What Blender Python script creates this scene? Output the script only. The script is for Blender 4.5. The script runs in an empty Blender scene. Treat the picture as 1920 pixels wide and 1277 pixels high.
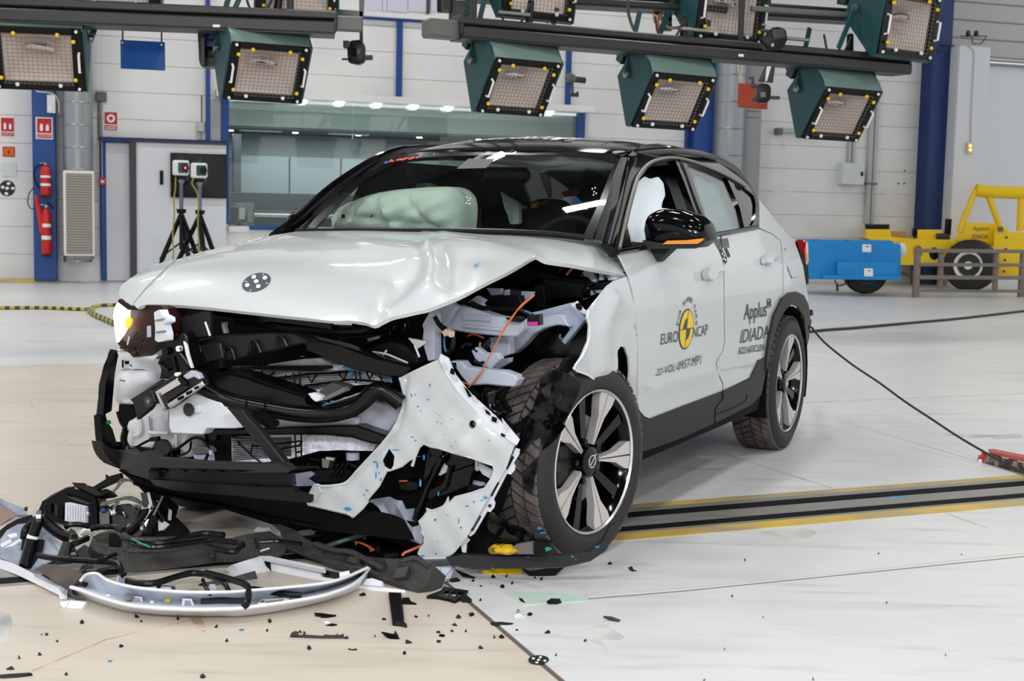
import bpy, bmesh, math, random
import numpy as np
from mathutils import Vector, Matrix
from mathutils.geometry import delaunay_2d_cdt
random.seed(7)
SC = bpy.context.scene
COL = SC.collection
# ------------------------------------------------------------------ camera
W, H = 1920, 1277
F_PX, PITCH, ROLL, EYE_H = 2520.48, 5.7078, 1.2127, 1.2614
_p, _r = math.radians(PITCH), math.radians(ROLL)
FWD = np.array([0, math.cos(_p), -math.sin(_p)])
_up = np.array([0, math.sin(_p), math.cos(_p)])
_rt = np.array([1.0, 0, 0])
RGT = _rt*math.cos(_r) + _up*math.sin(_r)
UPV = -_rt*math.sin(_r) + _up*math.cos(_r)
EYE = np.array([0, 0, EYE_H])
cd = bpy.data.cameras.new('camera')
cd.sensor_width = 36.0
cd.lens = 36.0*F_PX/W
cd.clip_end = 200
cam = bpy.data.objects.new('camera', cd)
cam.matrix_world = Matrix(((RGT[0], UPV[0], -FWD[0], 0), (RGT[1], UPV[1], -FWD[1], 0), (RGT[2], UPV[2], -FWD[2], EYE_H), (0, 0, 0, 1)))
COL.objects.link(cam)
SC.camera = cam
cd.dof.use_dof = True; cd.dof.focus_distance = 5.4; cd.dof.aperture_fstop = 7.1
# ------------------------------------------------------------------ world, lamps of the hall, exposure
wd = bpy.data.worlds.new('hall_air')
SC.world = wd
wd.use_nodes = True
wd.node_tree.nodes['Background'].inputs[0].default_value = (0.96, 0.98, 1.0, 1)
wd.node_tree.nodes['Background'].inputs[1].default_value = 0.86
SC.view_settings.view_transform = 'Standard'
SC.view_settings.look = 'None'
SC.view_settings.gamma = 1
SC.view_settings.use_curve_mapping = False
SC.view_settings.exposure = 0.14
SC.cycles.max_bounces = 8
SC.cycles.transparent_max_bounces = 12
SC.cycles.caustics_reflective = False
SC.cycles.caustics_refractive = False
SC.cycles.use_denoising = True
SC.cycles.sample_clamp_indirect = 6.0
HALL = math.radians(18.8)                      # direction of the back wall
E1 = np.array([math.cos(HALL), math.sin(HALL), 0]); E2 = np.array([-math.sin(HALL), math.cos(HALL), 0])
CEIL = 8.6
for iy in range(-3, 5):
    for ix in range(4):
        ld = bpy.data.lights.new('hall_lamp', 'AREA')
        ld.shape = 'RECTANGLE'; ld.size = 1.1; ld.size_y = 0.3
        ld.energy = 104; ld.color = (1.0, 0.995, 0.985)
        lo = bpy.data.objects.new('hall_lamp', ld)
        q = E1*(-7.5+5.2*ix) + E2*(-3.0+5.2*iy)
        lo.location = (q[0], q[1], CEIL-0.35); lo.rotation_euler = (0, 0, HALL)
        COL.objects.link(lo)

for lx in (-1.9, 1.7):                          # flood lamps of the front rig, behind and above the photographer
    ld = bpy.data.lights.new('front_lamp', 'AREA'); ld.shape = 'RECTANGLE'; ld.size = 1.5; ld.size_y = 0.6; ld.energy = 145; ld.color = (0.93, 0.96, 1.0)
    lo = bpy.data.objects.new('front_lamp', ld); lo.location = (lx, -2.4, 3.7)
    lo.rotation_euler = (Vector((0.3, 5.6, 0.5))-Vector(lo.location)).to_track_quat('-Z', 'Y').to_euler(); COL.objects.link(lo)

# ------------------------------------------------------------------ frames and rays
def ray(px, py):
    return EYE, FWD + RGT*(px-W/2)/F_PX - UPV*(py-H/2)/F_PX
CAR_YAW = math.radians(-116.618)
CF = np.array([math.cos(CAR_YAW), math.sin(CAR_YAW), 0]); CL = np.array([-math.sin(CAR_YAW), math.cos(CAR_YAW), 0])
C0 = np.array([0.6739, 7.5089, 0])
MC = np.array([CF, CL, [0, 0, 1.0]])
def cw(q):                                      # car coordinates (x forward from rear axle, y left, z up) to world
    q = np.asarray(q, float)
    return C0 + q @ MC
def wc(p):
    return (np.asarray(p, float)-C0) @ MC.T
def solve(px, py, Fn, t0=2.2, t1=13.0, n=260, near=.25):
    """first point of the pixel's ray inside the car surface Fn(q) < 0; a ray that just misses takes its nearest point"""
    o, d = ray(px, py); o, d = MC@(o-C0), MC@d
    ts = np.linspace(t0, t1, n); v = Fn(o+d*ts[:, None])
    i = np.nonzero((v[:-1] > 0) & (v[1:] <= 0))[0]
    if len(i):
        i = i[0]; a, b = ts[i], ts[i+1]
        for _ in range(3):
            tt = np.linspace(a, b, 24); w = Fn(o+d*tt[:, None]); k = np.nonzero(w <= 0)[0]; k = max(1, k[0]) if len(k) else 23
            a, b = tt[k-1], tt[k]
        return cw(o+d*b)
    k = int(np.argmin(v))
    if v[k] < near:
        tt = np.linspace(ts[max(0, k-1)], ts[min(n-1, k+1)], 40); w = Fn(o+d*tt[:, None]); return cw(o+d*tt[int(np.argmin(w))])
    return None
def plX(X, b=0.0, c=0.0):                       # car plane x = X + b*y + c*z
    def g(px, py):
        o, d = ray(px, py); o = MC@(o-C0); d = MC@d
        t = (X-o[0]+b*o[1]+c*o[2])/(d[0]-b*d[1]-c*d[2])
        return cw(o+d*t)
    return g
def plYc(Y, b=0.0, c=0.0):                      # car plane y = Y + b*x + c*z
    def g(px, py):
        o, d = ray(px, py); o = MC@(o-C0); d = MC@d
        t = (Y-o[1]+b*o[0]+c*o[2])/(d[1]-b*d[0]-c*d[2])
        return cw(o+d*t)
    return g
def plZ(z):
    def g(px, py):
        o, d = ray(px, py); return o+d*((z-o[2])/d[2])
    return g
def plane(P, N):
    P = np.array(P, float); N = np.array(N, float)
    def g(px, py):
        o, d = ray(px, py); return o+d*(((P-o)@N)/(d@N))
    return g
def dep(Y):                                     # upright plane facing the camera axis at distance Y
    return plane((0, Y, 0), (0, 1, 0))
WALL0 = np.array([-6.95, 19.95, 0])
def wallp(off=0.0):                             # parallel to the back wall, off metres in front of it
    return plane(WALL0-E2*off, E2)
def floorp(px, py, z=0.0):
    return plZ(z)(px, py)

# ------------------------------------------------------------------ materials
def srgb(c):
    return tuple((x/12.92 if x <= 0.04045 else ((x+0.055)/1.055)**2.4) for x in [v/255 for v in c])
MATS = {}
def mat(name, rgb, rough=0.5, metal=0.0, coat=0.0, spec=0.5, noise=None, bump=0.0, bscale=60, trans=0.0, alpha=1.0, emit=None, estr=1.0, ior=1.45):
    m = bpy.data.materials.new(name); m.use_nodes = True
    nt = m.node_tree; b = nt.nodes['Principled BSDF']
    c = srgb(rgb)
    b.inputs['Base Color'].default_value = (*c, 1)
    b.inputs['Roughness'].default_value = rough
    b.inputs['Metallic'].default_value = metal
    b.inputs['Coat Weight'].default_value = coat
    b.inputs['Coat Roughness'].default_value = 0.04
    b.inputs['Specular IOR Level'].default_value = spec
    b.inputs['IOR'].default_value = ior
    b.inputs['Transmission Weight'].default_value = trans
    b.inputs['Alpha'].default_value = alpha
    if emit: b.inputs['Emission Color'].default_value = (*srgb(emit), 1); b.inputs['Emission Strength'].default_value = estr
    tc = None
    def coord():
        nonlocal tc
        if tc is None: tc = nt.nodes.new('ShaderNodeTexCoord')
        return tc.outputs['Object']
    if noise:                                   # (second colour, scale, contrast low, contrast high)
        n = nt.nodes.new('ShaderNodeTexNoise'); n.inputs['Scale'].default_value = noise[1]; n.inputs['Detail'].default_value = 6
        r = nt.nodes.new('ShaderNodeValToRGB'); r.color_ramp.elements[0].position = noise[2]; r.color_ramp.elements[1].position = noise[3]
        r.color_ramp.elements[0].color = (*c, 1); r.color_ramp.elements[1].color = (*srgb(noise[0]), 1)
        nt.links.new(coord(), n.inputs['Vector']); nt.links.new(n.outputs['Fac'], r.inputs['Fac']); nt.links.new(r.outputs['Color'], b.inputs['Base Color'])
    if bump:
        n2 = nt.nodes.new('ShaderNodeTexNoise'); n2.inputs['Scale'].default_value = bscale; n2.inputs['Detail'].default_value = 4
        bp = nt.nodes.new('ShaderNodeBump'); bp.inputs['Strength'].default_value = bump; bp.inputs['Distance'].default_value = 0.01
        nt.links.new(coord(), n2.inputs['Vector']); nt.links.new(n2.outputs['Fac'], bp.inputs['Height']); nt.links.new(bp.outputs['Normal'], b.inputs['Normal'])
    MATS[name] = m
    return m
def glass(name, tint, refl_rough=0.02, f0=.045):
    """thin pane: tinted see-through plus a mirror reflection that grows towards grazing view"""
    m = bpy.data.materials.new(name); m.use_nodes = True; nt = m.node_tree; nt.nodes.clear(); L = nt.links.new
    out = nt.nodes.new('ShaderNodeOutputMaterial'); mx = nt.nodes.new('ShaderNodeMixShader'); lw = nt.nodes.new('ShaderNodeLayerWeight'); lw.inputs[0].default_value = .5
    tr = nt.nodes.new('ShaderNodeBsdfTransparent'); gl = nt.nodes.new('ShaderNodeBsdfGlossy')
    pw = nt.nodes.new('ShaderNodeMath'); pw.operation = 'POWER'; pw.inputs[1].default_value = 5.0
    ma = nt.nodes.new('ShaderNodeMath'); ma.operation = 'MULTIPLY_ADD'; ma.inputs[1].default_value = 1-f0; ma.inputs[2].default_value = f0
    tr.inputs['Color'].default_value = (*srgb(tint), 1); gl.inputs['Roughness'].default_value = refl_rough
    L(lw.outputs['Facing'], pw.inputs[0]); L(pw.outputs[0], ma.inputs[0]); L(ma.outputs[0], mx.inputs[0]); L(tr.outputs[0], mx.inputs[1]); L(gl.outputs[0], mx.inputs[2]); L(mx.outputs[0], out.inputs[0])
    MATS[name] = m
    return m
M = MATS
mat('paint_white', (188, 192, 193), 0.36, coat=0.7)
mat('primer_white', (214, 217, 224), 0.42)
mat('primer_grey', (172, 178, 192), 0.38)
mat('torn_grey', (128, 136, 150), 0.5, noise=((160, 167, 178), 14, .4, .65))
mat('plastic_white', (222, 222, 226), 0.4)
mat('ghost_white', (214, 218, 226), 0.42, noise=((176, 182, 194), 9, .5, .72))
mat('cladding', (40, 40, 41), 0.58, spec=.3, bump=.12, bscale=600)
mat('black_plastic', (9, 9, 12), 0.34, spec=.28)
mat('black_gloss', (6, 6, 8), 0.1, spec=.32)
mat('black_satin', (7, 7, 10), 0.24, spec=.32)
mat('black_matt', (6, 6, 7), 0.8, spec=.2)
mat('grey_plastic', (31, 29, 30), 0.42, spec=.3)
mat('foam', (62, 60, 58), 0.48, bump=.7, bscale=170)
mat('rubber', (34, 33, 33), 0.62, bump=.1, bscale=160)
mat('tread_dusty', (98, 86, 83), 0.85, noise=((70, 62, 60), 16, .4, .65))
mat('alu', (205, 206, 208), 0.3, metal=.75)
mat('alu_foil', (222, 225, 233), 0.36, metal=.2, bump=.9, bscale=55)
mat('steel', (140, 140, 140), 0.35, metal=.9)
mat('chrome', (225, 226, 230), 0.12, metal=1.0)
mat('rim_face', (196, 190, 184), 0.3, metal=.35)
mat('orange_wire', (214, 108, 62), 0.45)
mat('blue_wire', (50, 120, 160), 0.45)
mat('green_plastic', (20, 140, 84), 0.4)
mat('magenta', (180, 40, 140), 0.4)
mat('red_wire', (220, 60, 50), 0.4)
mat('beige_plastic', (216, 200, 170), 0.5)
mat('blue_paint_chip', (36, 142, 196), 0.5)
mat('yellow', (240, 200, 12), 0.4)
mat('yellow_dark', (196, 160, 20), 0.5, noise=((80, 66, 20), 30, .5, .6))
mat('amber', (220, 140, 50), 0.25)
mat('teal', (24, 66, 70), 0.42)
mat('teal_light', (104, 126, 120), 0.4)
mat('rig_dark', (46, 45, 45), 0.42)
mat('rig_grey', (96, 98, 94), 0.45)
mat('reflector', (222, 208, 198), 0.5)
mat('grid_wire', (112, 102, 96), 0.5)
mat('blue_steel', (18, 66, 134), 0.4)
mat('blue_dark', (14, 44, 100), 0.42)
mat('blue_board', (8, 76, 150), 0.45)
mat('blue_cart', (4, 128, 196), 0.5)
mat('red', (196, 32, 30), 0.35)
mat('sign_red', (186, 30, 30), 0.5)
mat('sign_orange', (214, 96, 30), 0.5)
mat('sign_white', (232, 230, 226), 0.55)
mat('orange_board', (176, 66, 40), 0.55)
mat('wall_white', (226, 225, 223), 0.55, noise=((216, 215, 214), 1.3, .4, .7))
mat('wall_grey', (176, 177, 176), 0.5)
mat('door_white', (214, 216, 220), 0.45)
mat('duct', (150, 154, 156), 0.38, metal=.6)
mat('grille_grey', (150, 144, 134), 0.5)
mat('dark_frame', (64, 62, 66), 0.5)
mat('screen_black', (12, 9, 7), 0.12)
mat('lamp_white', (255, 255, 255), 0.5, emit=(255, 255, 250), estr=6)
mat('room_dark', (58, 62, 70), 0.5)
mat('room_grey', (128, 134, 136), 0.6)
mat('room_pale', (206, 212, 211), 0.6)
mat('pcb', (140, 158, 160), 0.5, noise=((50, 60, 64), 9, .45, .6))
mat('wood', (176, 132, 70), 0.55)
mat('fence_steel', (124, 112, 102), 0.5)
mat('rope', (44, 46, 44), 0.6)
mat('tape_rope', (150, 140, 60), 0.6)
mat('headlamp', (255, 255, 255), 0.2, emit=(255, 246, 232), estr=6)
mat('indicator', (255, 150, 40), 0.2, emit=(255, 140, 30), estr=2.2)
mat('led_red', (255, 60, 80), 0.2, emit=(255, 60, 90), estr=3)
mat('led_amber', (255, 190, 90), 0.2, emit=(255, 190, 90), estr=3)
mat('tail_red', (150, 24, 30), 0.12, coat=1.0)
mat('tail_amber', (214, 90, 50), 0.15, coat=1.0)
mat('lamp_brown', (36, 12, 8), 0.4, spec=.1)
mat('airbag', (238, 245, 240), 0.62, bump=.35, bscale=9)
mat('curtain_white', (222, 232, 236), 0.65, bump=.3, bscale=7)
mat('seat_dark', (26, 26, 28), 0.7)
mat('belt_red', (140, 44, 44), 0.6)
mat('dash', (40, 44, 42), 0.6)
mat('decal_black', (26, 27, 29), 0.5)
mat('decal_grey', (52, 58, 64), 0.5)
mat('decal_yellow', (228, 192, 30), 0.5)
mat('white_print', (238, 238, 238), 0.5)
mat('grey_tint', (90, 90, 92), 0.6)
mat('khaki_trim', (120, 114, 102), 0.35, metal=.3)
glass('glass_screen', (236, 242, 238))
glass('glass_side', (222, 230, 228))
glass('glass_dark', (90, 92, 94))
glass('glass_room', (238, 243, 241))
glass('glass_lamp', (236, 236, 236))
mat('paint_blue_barrier', (10, 120, 190), .5)

# ------------------------------------------------------------------ object helpers
FR = {}                                        # frame of each top-level empty: (location, rotation z)
ROOT = {}
def thing(name, label, cat, loc=(0, 0, 0), rz=0.0, group=None, kind=None):
    o = bpy.data.objects.new(name, None); o.empty_display_size = 0.1
    o.location = tuple(loc); o.rotation_euler = (0, 0, rz)
    COL.objects.link(o)
    if label: o['label'] = label
    if cat: o['category'] = cat
    if group: o['group'] = group
    if kind: o['kind'] = kind
    FR[o.name] = (np.array(loc, float), rz); ROOT[o.name] = o.name
    return o
def tag(o, label=None, cat=None, group=None, kind=None):
    if label: o['label'] = label
    if cat: o['category'] = cat
    if group: o['group'] = group
    if kind: o['kind'] = kind
    return o
def mk(name, V, Fc, m, parent=None, smooth=30, label=None):
    """one mesh object from world-space vertices; smooth = crease angle or None for flat"""
    V = np.asarray(V, float).reshape(-1, 3)
    if parent is not None:
        loc, rz = FR[ROOT[parent.name]]
        c, s = math.cos(rz), math.sin(rz); D = V-loc
        V = np.stack([D[:, 0]*c+D[:, 1]*s, -D[:, 0]*s+D[:, 1]*c, D[:, 2]], 1)
        org = np.zeros(3)
    else:
        org = np.array([(V[:, 0].min()+V[:, 0].max())/2, (V[:, 1].min()+V[:, 1].max())/2, V[:, 2].min()]); V = V-org
    me = bpy.data.meshes.new(name); me.from_pydata(V.tolist(), [], [tuple(f) for f in Fc]); me.update()
    if isinstance(m, str): m = MATS[m]
    me.materials.append(m)
    if smooth:
        me.polygons.foreach_set('use_smooth', [True]*len(me.polygons))
        me.set_sharp_from_angle(angle=math.radians(smooth))
    o = bpy.data.objects.new(name, me); COL.objects.link(o)
    if parent is not None:
        o.parent = parent; ROOT[o.name] = ROOT[parent.name]
    else:
        o.location = tuple(org); FR[o.name] = (org, 0.0); ROOT[o.name] = o.name
    if label: o['label'] = label
    return o
def fix(V, Fc):
    """outward normals for a closed shape"""
    bm = bmesh.new(); vs = [bm.verts.new(v) for v in V]
    for f in Fc:
        try: bm.faces.new([vs[i] for i in f])
        except ValueError: pass
    bmesh.ops.recalc_face_normals(bm, faces=bm.faces); bm.verts.index_update()
    r = [v.co[:] for v in bm.verts], [[v.index for v in f.verts] for f in bm.faces]
    bm.free(); return r
class MB:                                       # collects shapes for one mesh
    def __init__(s): s.V = []; s.F = []
    def add(s, V, Fc):
        n = len(s.V); s.V += [tuple(v) for v in V]; s.F += [[i+n for i in f] for f in Fc]; return s
    def box(s, c, sz, ax=None, bev=0.0):
        ax = np.eye(3) if ax is None else np.asarray(ax, float)
        c = np.asarray(c, float); h = np.asarray(sz, float)/2
        if bev <= 0:
            V = [c+ax[0]*h[0]*i+ax[1]*h[1]*j+ax[2]*h[2]*k for i in (-1, 1) for j in (-1, 1) for k in (-1, 1)]
            return s.add(V, fixbox(ax))
        b = min(bev, *(h*0.9)); V = []; idx = {}
        for i in (-1, 1):
            for j in (-1, 1):
                for k in (-1, 1):
                    for a in range(3):
                        e = [h[0]-b, h[1]-b, h[2]-b]; e[a] = h[a]
                        idx[i, j, k, a] = len(V); V.append(c+ax[0]*e[0]*i+ax[1]*e[1]*j+ax[2]*e[2]*k)
        Fc = []
        sg = (-1, 1)
        def key(a, va, p, vp, q, vq, t): d = [0, 0, 0]; d[a] = va; d[p] = vp; d[q] = vq; return idx[d[0], d[1], d[2], t]
        for a in range(3):
            p, q = (a+1) % 3, (a+2) % 3
            for v in sg:
                Fc.append([key(a, v, p, x, q, y, a) for x, y in ((-1, -1), (1, -1), (1, 1), (-1, 1))])
            for vp in sg:
                for vq in sg:
                    Fc.append([key(a, -1, p, vp, q, vq, p), key(a, 1, p, vp, q, vq, p), key(a, 1, p, vp, q, vq, q), key(a, -1, p, vp, q, vq, q)])
        for i in sg:
            for j in sg:
                for k in sg: Fc.append([idx[i, j, k, 0], idx[i, j, k, 1], idx[i, j, k, 2]])
        return s.add(*fix(V, Fc))
    def tube(s, pts, r, n=8, caps=True, closed=False):
        P = [np.asarray(p, float) for p in pts]; m = len(P); V = []; Fc = []
        rr = r if hasattr(r, '__len__') else [r]*m
        t = P[1]-P[0]; t = t/np.linalg.norm(t)
        a = np.cross(t, [0, 0, 1.0]); a = a if np.linalg.norm(a) > 1e-3 else np.cross(t, [1.0, 0, 0]); a /= np.linalg.norm(a)
        for i in range(m):
            if closed: t = P[(i+1) % m]-P[i-1]
            else: t = P[min(i+1, m-1)]-P[max(i-1, 0)]
            t = t/(np.linalg.norm(t)+1e-12)
            a = a-t*(a@t); a = a/(np.linalg.norm(a)+1e-12); b = np.cross(t, a)
            for k in range(n):
                g = 2*math.pi*k/n; V.append(P[i]+(a*math.cos(g)+b*math.sin(g))*rr[i])
        for i in range(m if closed else m-1):
            j = (i+1) % m
            for k in range(n): Fc.append([i*n+k, i*n+(k+1) % n, j*n+(k+1) % n, j*n+k])
        if caps and not closed: Fc.append(list(range(n))[::-1]); Fc.append([(m-1)*n+k for k in range(n)])
        return s.add(V, Fc)
    def disc(s, c, axis, r, h, n=20, r2=None, bev=0.0):
        axis = np.asarray(axis, float); axis = axis/np.linalg.norm(axis); c = np.asarray(c, float); r2 = r if r2 is None else r2
        if bev: return s.tube([c, c+axis*bev, c+axis*(h-bev), c+axis*h], [r-bev, r, r2, r2-bev], n)
        return s.tube([c, c+axis*h], [r, r2], n)
    def prism(s, poly, o, u, v, w, h, bev=0.0):
        """2-D polygon in the plane o,u,v extruded h along w"""
        o, u, v, w = [np.asarray(x, float) for x in (o, u, v, w)]
        A = sum(poly[i][0]*poly[(i+1) % len(poly)][1]-poly[(i+1) % len(poly)][0]*poly[i][1] for i in range(len(poly)))
        if A < 0: poly = poly[::-1]
        n = len(poly); V = [o+u*a+v*b for a, b in poly]+[o+u*a+v*b+w*h for a, b in poly]
        Fc = [list(range(n))[::-1], [n+i for i in range(n)]]+[[i, (i+1) % n, n+(i+1) % n, n+i] for i in range(n)]
        V2, F2 = fix(V, Fc)
        return s.add(V2, F2)
    def build(s, name, m, parent=None, smooth=30, label=None):
        return mk(name, s.V, s.F, m, parent, smooth, label)
def fixbox(ax):
    f = [[0, 1, 3, 2], [4, 6, 7, 5], [0, 4, 5, 1], [2, 3, 7, 6], [0, 2, 6, 4], [1, 5, 7, 3]]
    return f if np.linalg.det(ax) > 0 else [x[::-1] for x in f]
def crv(pts, k=6):
    """Catmull-Rom through points"""
    P = [np.asarray(p, float) for p in pts]
    if len(P) < 3: return P
    P = [2*P[0]-P[1]]+P+[2*P[-1]-P[-2]]; out = []
    for i in range(1, len(P)-2):
        for j in range(k):
            t = j/k; a, b, c, d = P[i-1:i+3]
            out.append(.5*((2*b)+(-a+c)*t+(2*a-5*b+4*c-d)*t*t+(-a+3*b-3*c+d)*t**3))
    out.append(P[-2]); return out
def rnd(poly, r=4, k=4):
    """round the corners of a 2-D polygon by r units"""
    out = []; n = len(poly)
    for i in range(n):
        p, a, b = np.array(poly[i], float), np.array(poly[i-1], float), np.array(poly[(i+1) % n], float)
        la, lb = np.linalg.norm(a-p), np.linalg.norm(b-p); d = min(r, la*.45, lb*.45)
        s, e = p+(a-p)/max(la, 1e-9)*d, p+(b-p)/max(lb, 1e-9)*d
        for j in range(k+1):
            t = j/k; out.append(tuple((1-t)**2*s+2*t*(1-t)*p+t*t*e))
    return out
ZO = {'A': (0, 426, 2.997), 'B': (190, 560, 5.994), 'C': (440, 560, 4.562), 'D': (780, 460, 4.562), 'E': (560, 680, 4.562), 'F': (880, 700, 3.45),
      'G': (0, 880, 4.562), 'H': (400, 940, 4.174), 'I': (180, 640, 4.257), 'J': (440, 780, 4.561), 'K': (720, 820, 5.321), 'P': (200, 420, 4.562),
      'Q': (1110, 250, 4.562), 'R': (1110, 500, 3.548), 'V': (520, 240, 5.322), 'U': (840, 240, 5.322), 'N': (1500, 330, 4.562), 'L': (0, 0, 5.994),
      'S': (0, 180, 3.3625), 'T': (230, 240, 4.912), 'W': (420, 160, 4.562), 'X': (1160, 0, 5.994), 'Y': (640, 0, 5.994), 'Z': (1440, 0, 4.0),
      'a': (0, 0, 2.997), 'b': (640, 0, 2.997), 'c': (1280, 0, 2.997), 'd': (640, 426, 2.997), 'e': (1280, 426, 2.997), 'f': (0, 852, 3.0),
      'g': (640, 852, 3.0), 'h': (1280, 852, 3.0), 'i': (320, 0, 5.994), 'j': (1680, 330, 5.554), '.': (0, 0, 1)}
def z(k, s):
    """points noted on an enlarged view of the photograph, as photograph pixels"""
    x0, y0, sc = ZO[k]
    return [(x0+float(a)/sc, y0+float(b)/sc) for a, b in (t.split(',') for t in s.split())]
def inpoly(x, y, P):
    c = False; j = len(P)-1
    for i in range(len(P)):
        if (P[i][1] > y) != (P[j][1] > y) and x < (P[j][0]-P[i][0])*(y-P[i][1])/(P[j][1]-P[i][1])+P[i][0]: c = not c
        j = i
    return c
def tri2d(poly, holes=(), res=12.0, extra=()):
    pts = []; edges = []
    def ring(R):
        n0 = len(pts); n = 0
        for i in range(len(R)):
            a, b = np.array(R[i], float), np.array(R[(i+1) % len(R)], float); k = max(1, int(np.linalg.norm(b-a)/res))
            for j in range(k): pts.append(tuple(a+(b-a)*j/k)); n += 1
        for i in range(n): edges.append((n0+i, n0+(i+1) % n))
    ring(poly)
    for h in holes: ring(h)
    bp = np.array(pts)
    xs = [p[0] for p in poly]; ys = [p[1] for p in poly]; y = min(ys)+res*.5; row = 0
    while y < max(ys):
        x = min(xs)+(res*.5 if row % 2 else res)
        while x < max(xs):
            if inpoly(x, y, poly) and not any(inpoly(x, y, h) for h in holes) and ((bp-[x, y])**2).sum(1).min() > (res*.45)**2: pts.append((x, y))
            x += res
        y += res*.87; row += 1
    for e in extra: pts.append(e)
    V, E_, Fc, *_ = delaunay_2d_cdt([Vector(p) for p in pts], edges, [], 0, 1e-4)
    out = []
    for f in Fc:
        cx = sum(V[i].x for i in f)/len(f); cy = sum(V[i].y for i in f)/len(f)
        if inpoly(cx, cy, poly) and not any(inpoly(cx, cy, h) for h in holes): out.append(list(f))
    used = sorted({i for f in out for i in f}); mp = {i: k for k, i in enumerate(used)}
    return [(V[i].x, V[i].y) for i in used], [[mp[i] for i in f] for f in out]
def sheet_mesh(poly, surf, th=.003, holes=(), res=12.0, off=0.0, relief=None, extra=()):
    P, Fc = tri2d(poly, holes, res, extra)
    Q = [surf(*p) for p in P]
    ok = [q is not None for q in Q]
    Fc = [f for f in Fc if all(ok[i] for i in f)]
    V = np.array([q if q is not None else (0, 0, 0) for q in Q], float)
    N = np.zeros_like(V); F2 = []
    for f in Fc:
        n = np.cross(V[f[1]]-V[f[0]], V[f[2]]-V[f[0]])
        if n@(EYE-V[f[0]]) < 0: n = -n; f = f[::-1]
        F2.append(f)
        for i in f: N[i] += n
    L = np.linalg.norm(N, axis=1); N = N/np.maximum(L, 1e-12)[:, None]
    d = np.full(len(V), off)
    if relief: d = d+np.array([relief(*p) for p in P])
    V = V+N*d[:, None]
    cnt = {}
    for f in F2:
        for i in range(3): a, b = f[i], f[(i+1) % 3]; cnt[(a, b)] = 1
    n = len(V); B = V-N*th if not callable(th) else V-N*np.array([th(*p) for p in P])[:, None]
    F3 = [list(f) for f in F2]+[[i+n for i in f[::-1]] for f in F2]
    F3 += [[b, a, a+n, b+n] for a, b in cnt if (b, a) not in cnt]
    return np.vstack([V, B]), F3
def sheet(name, poly, surf, m, parent, th=.003, holes=(), res=12.0, off=0.0, relief=None, smooth=35, label=None, extra=()):
    V, Fc = sheet_mesh(poly, surf, th, holes, res, off, relief, extra)
    return mk(name, V, Fc, m, parent, smooth, label)
def slab(name, poly, surf, m, parent, depth, back=None, bev=2.0, smooth=35, label=None, res=40, relief=None):
    """traced face with chamfered rim, extruded by depth along back (world vector)"""
    back = -CF if back is None else np.asarray(back, float)
    A = sum(poly[i][0]*poly[(i+1) % len(poly)][1]-poly[(i+1) % len(poly)][0]*poly[i][1] for i in range(len(poly)))
    if A < 0: poly = poly[::-1]
    n = len(poly); c = np.mean(poly, axis=0)
    ins = []
    for i in range(n):
        p, a, b = np.array(poly[i]), np.array(poly[i-1]), np.array(poly[(i+1) % n])
        e1, e2 = p-a, b-p; n1 = np.array([-e1[1], e1[0]])/max(np.linalg.norm(e1), 1e-6); n2 = np.array([-e2[1], e2[0]])/max(np.linalg.norm(e2), 1e-6)
        k = n1+n2; k = k/max(np.linalg.norm(k), .5); ins.append(tuple(p+k*bev))
    V = [surf(*p) for p in ins]; R1 = [surf(*p)+back*min(depth*.3, bev*.0022) for p in poly]; R2 = [surf(*p)+back*depth for p in poly]
    T, Tf = tri2d(ins, (), res); TV = [surf(*p) for p in T]
    Fc = []
    base = len(V); V = V+R1+R2
    for i in range(n):
        j = (i+1) % n
        Fc += [[i, j, n+j, n+i], [n+i, n+j, 2*n+j, 2*n+i]]
    Fc.append([2*n+i for i in range(n)][::-1])
    k0 = len(V); V = V+TV; Fc += [[k0+i for i in f] for f in Tf]
    bm = bmesh.new(); vs = [bm.verts.new(tuple(v)) for v in V]
    for f in Fc:
        try: bm.faces.new([vs[i] for i in f])
        except ValueError: pass
    bmesh.ops.remove_doubles(bm, verts=bm.verts, dist=2e-4)
    bmesh.ops.recalc_face_normals(bm, faces=bm.faces); bm.verts.index_update()
    r = [v.co[:] for v in bm.verts], [[v.index for v in f.verts] for f in bm.faces]; bm.free()
    return mk(name, r[0], r[1], m, parent, smooth, label)
def wire(name, pts, surf, r, m, parent, k=5, n=6, label=None, ds=None):
    """cable or tube through photograph points; surf gives the depth (one for all or a list)"""
    P = [(surf[i] if isinstance(surf, (list, tuple)) else surf)(*p) for i, p in enumerate(pts)]
    return MB().tube(crv(P, k) if k > 1 else P, r, n).build(name, m, parent, label=label)
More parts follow.
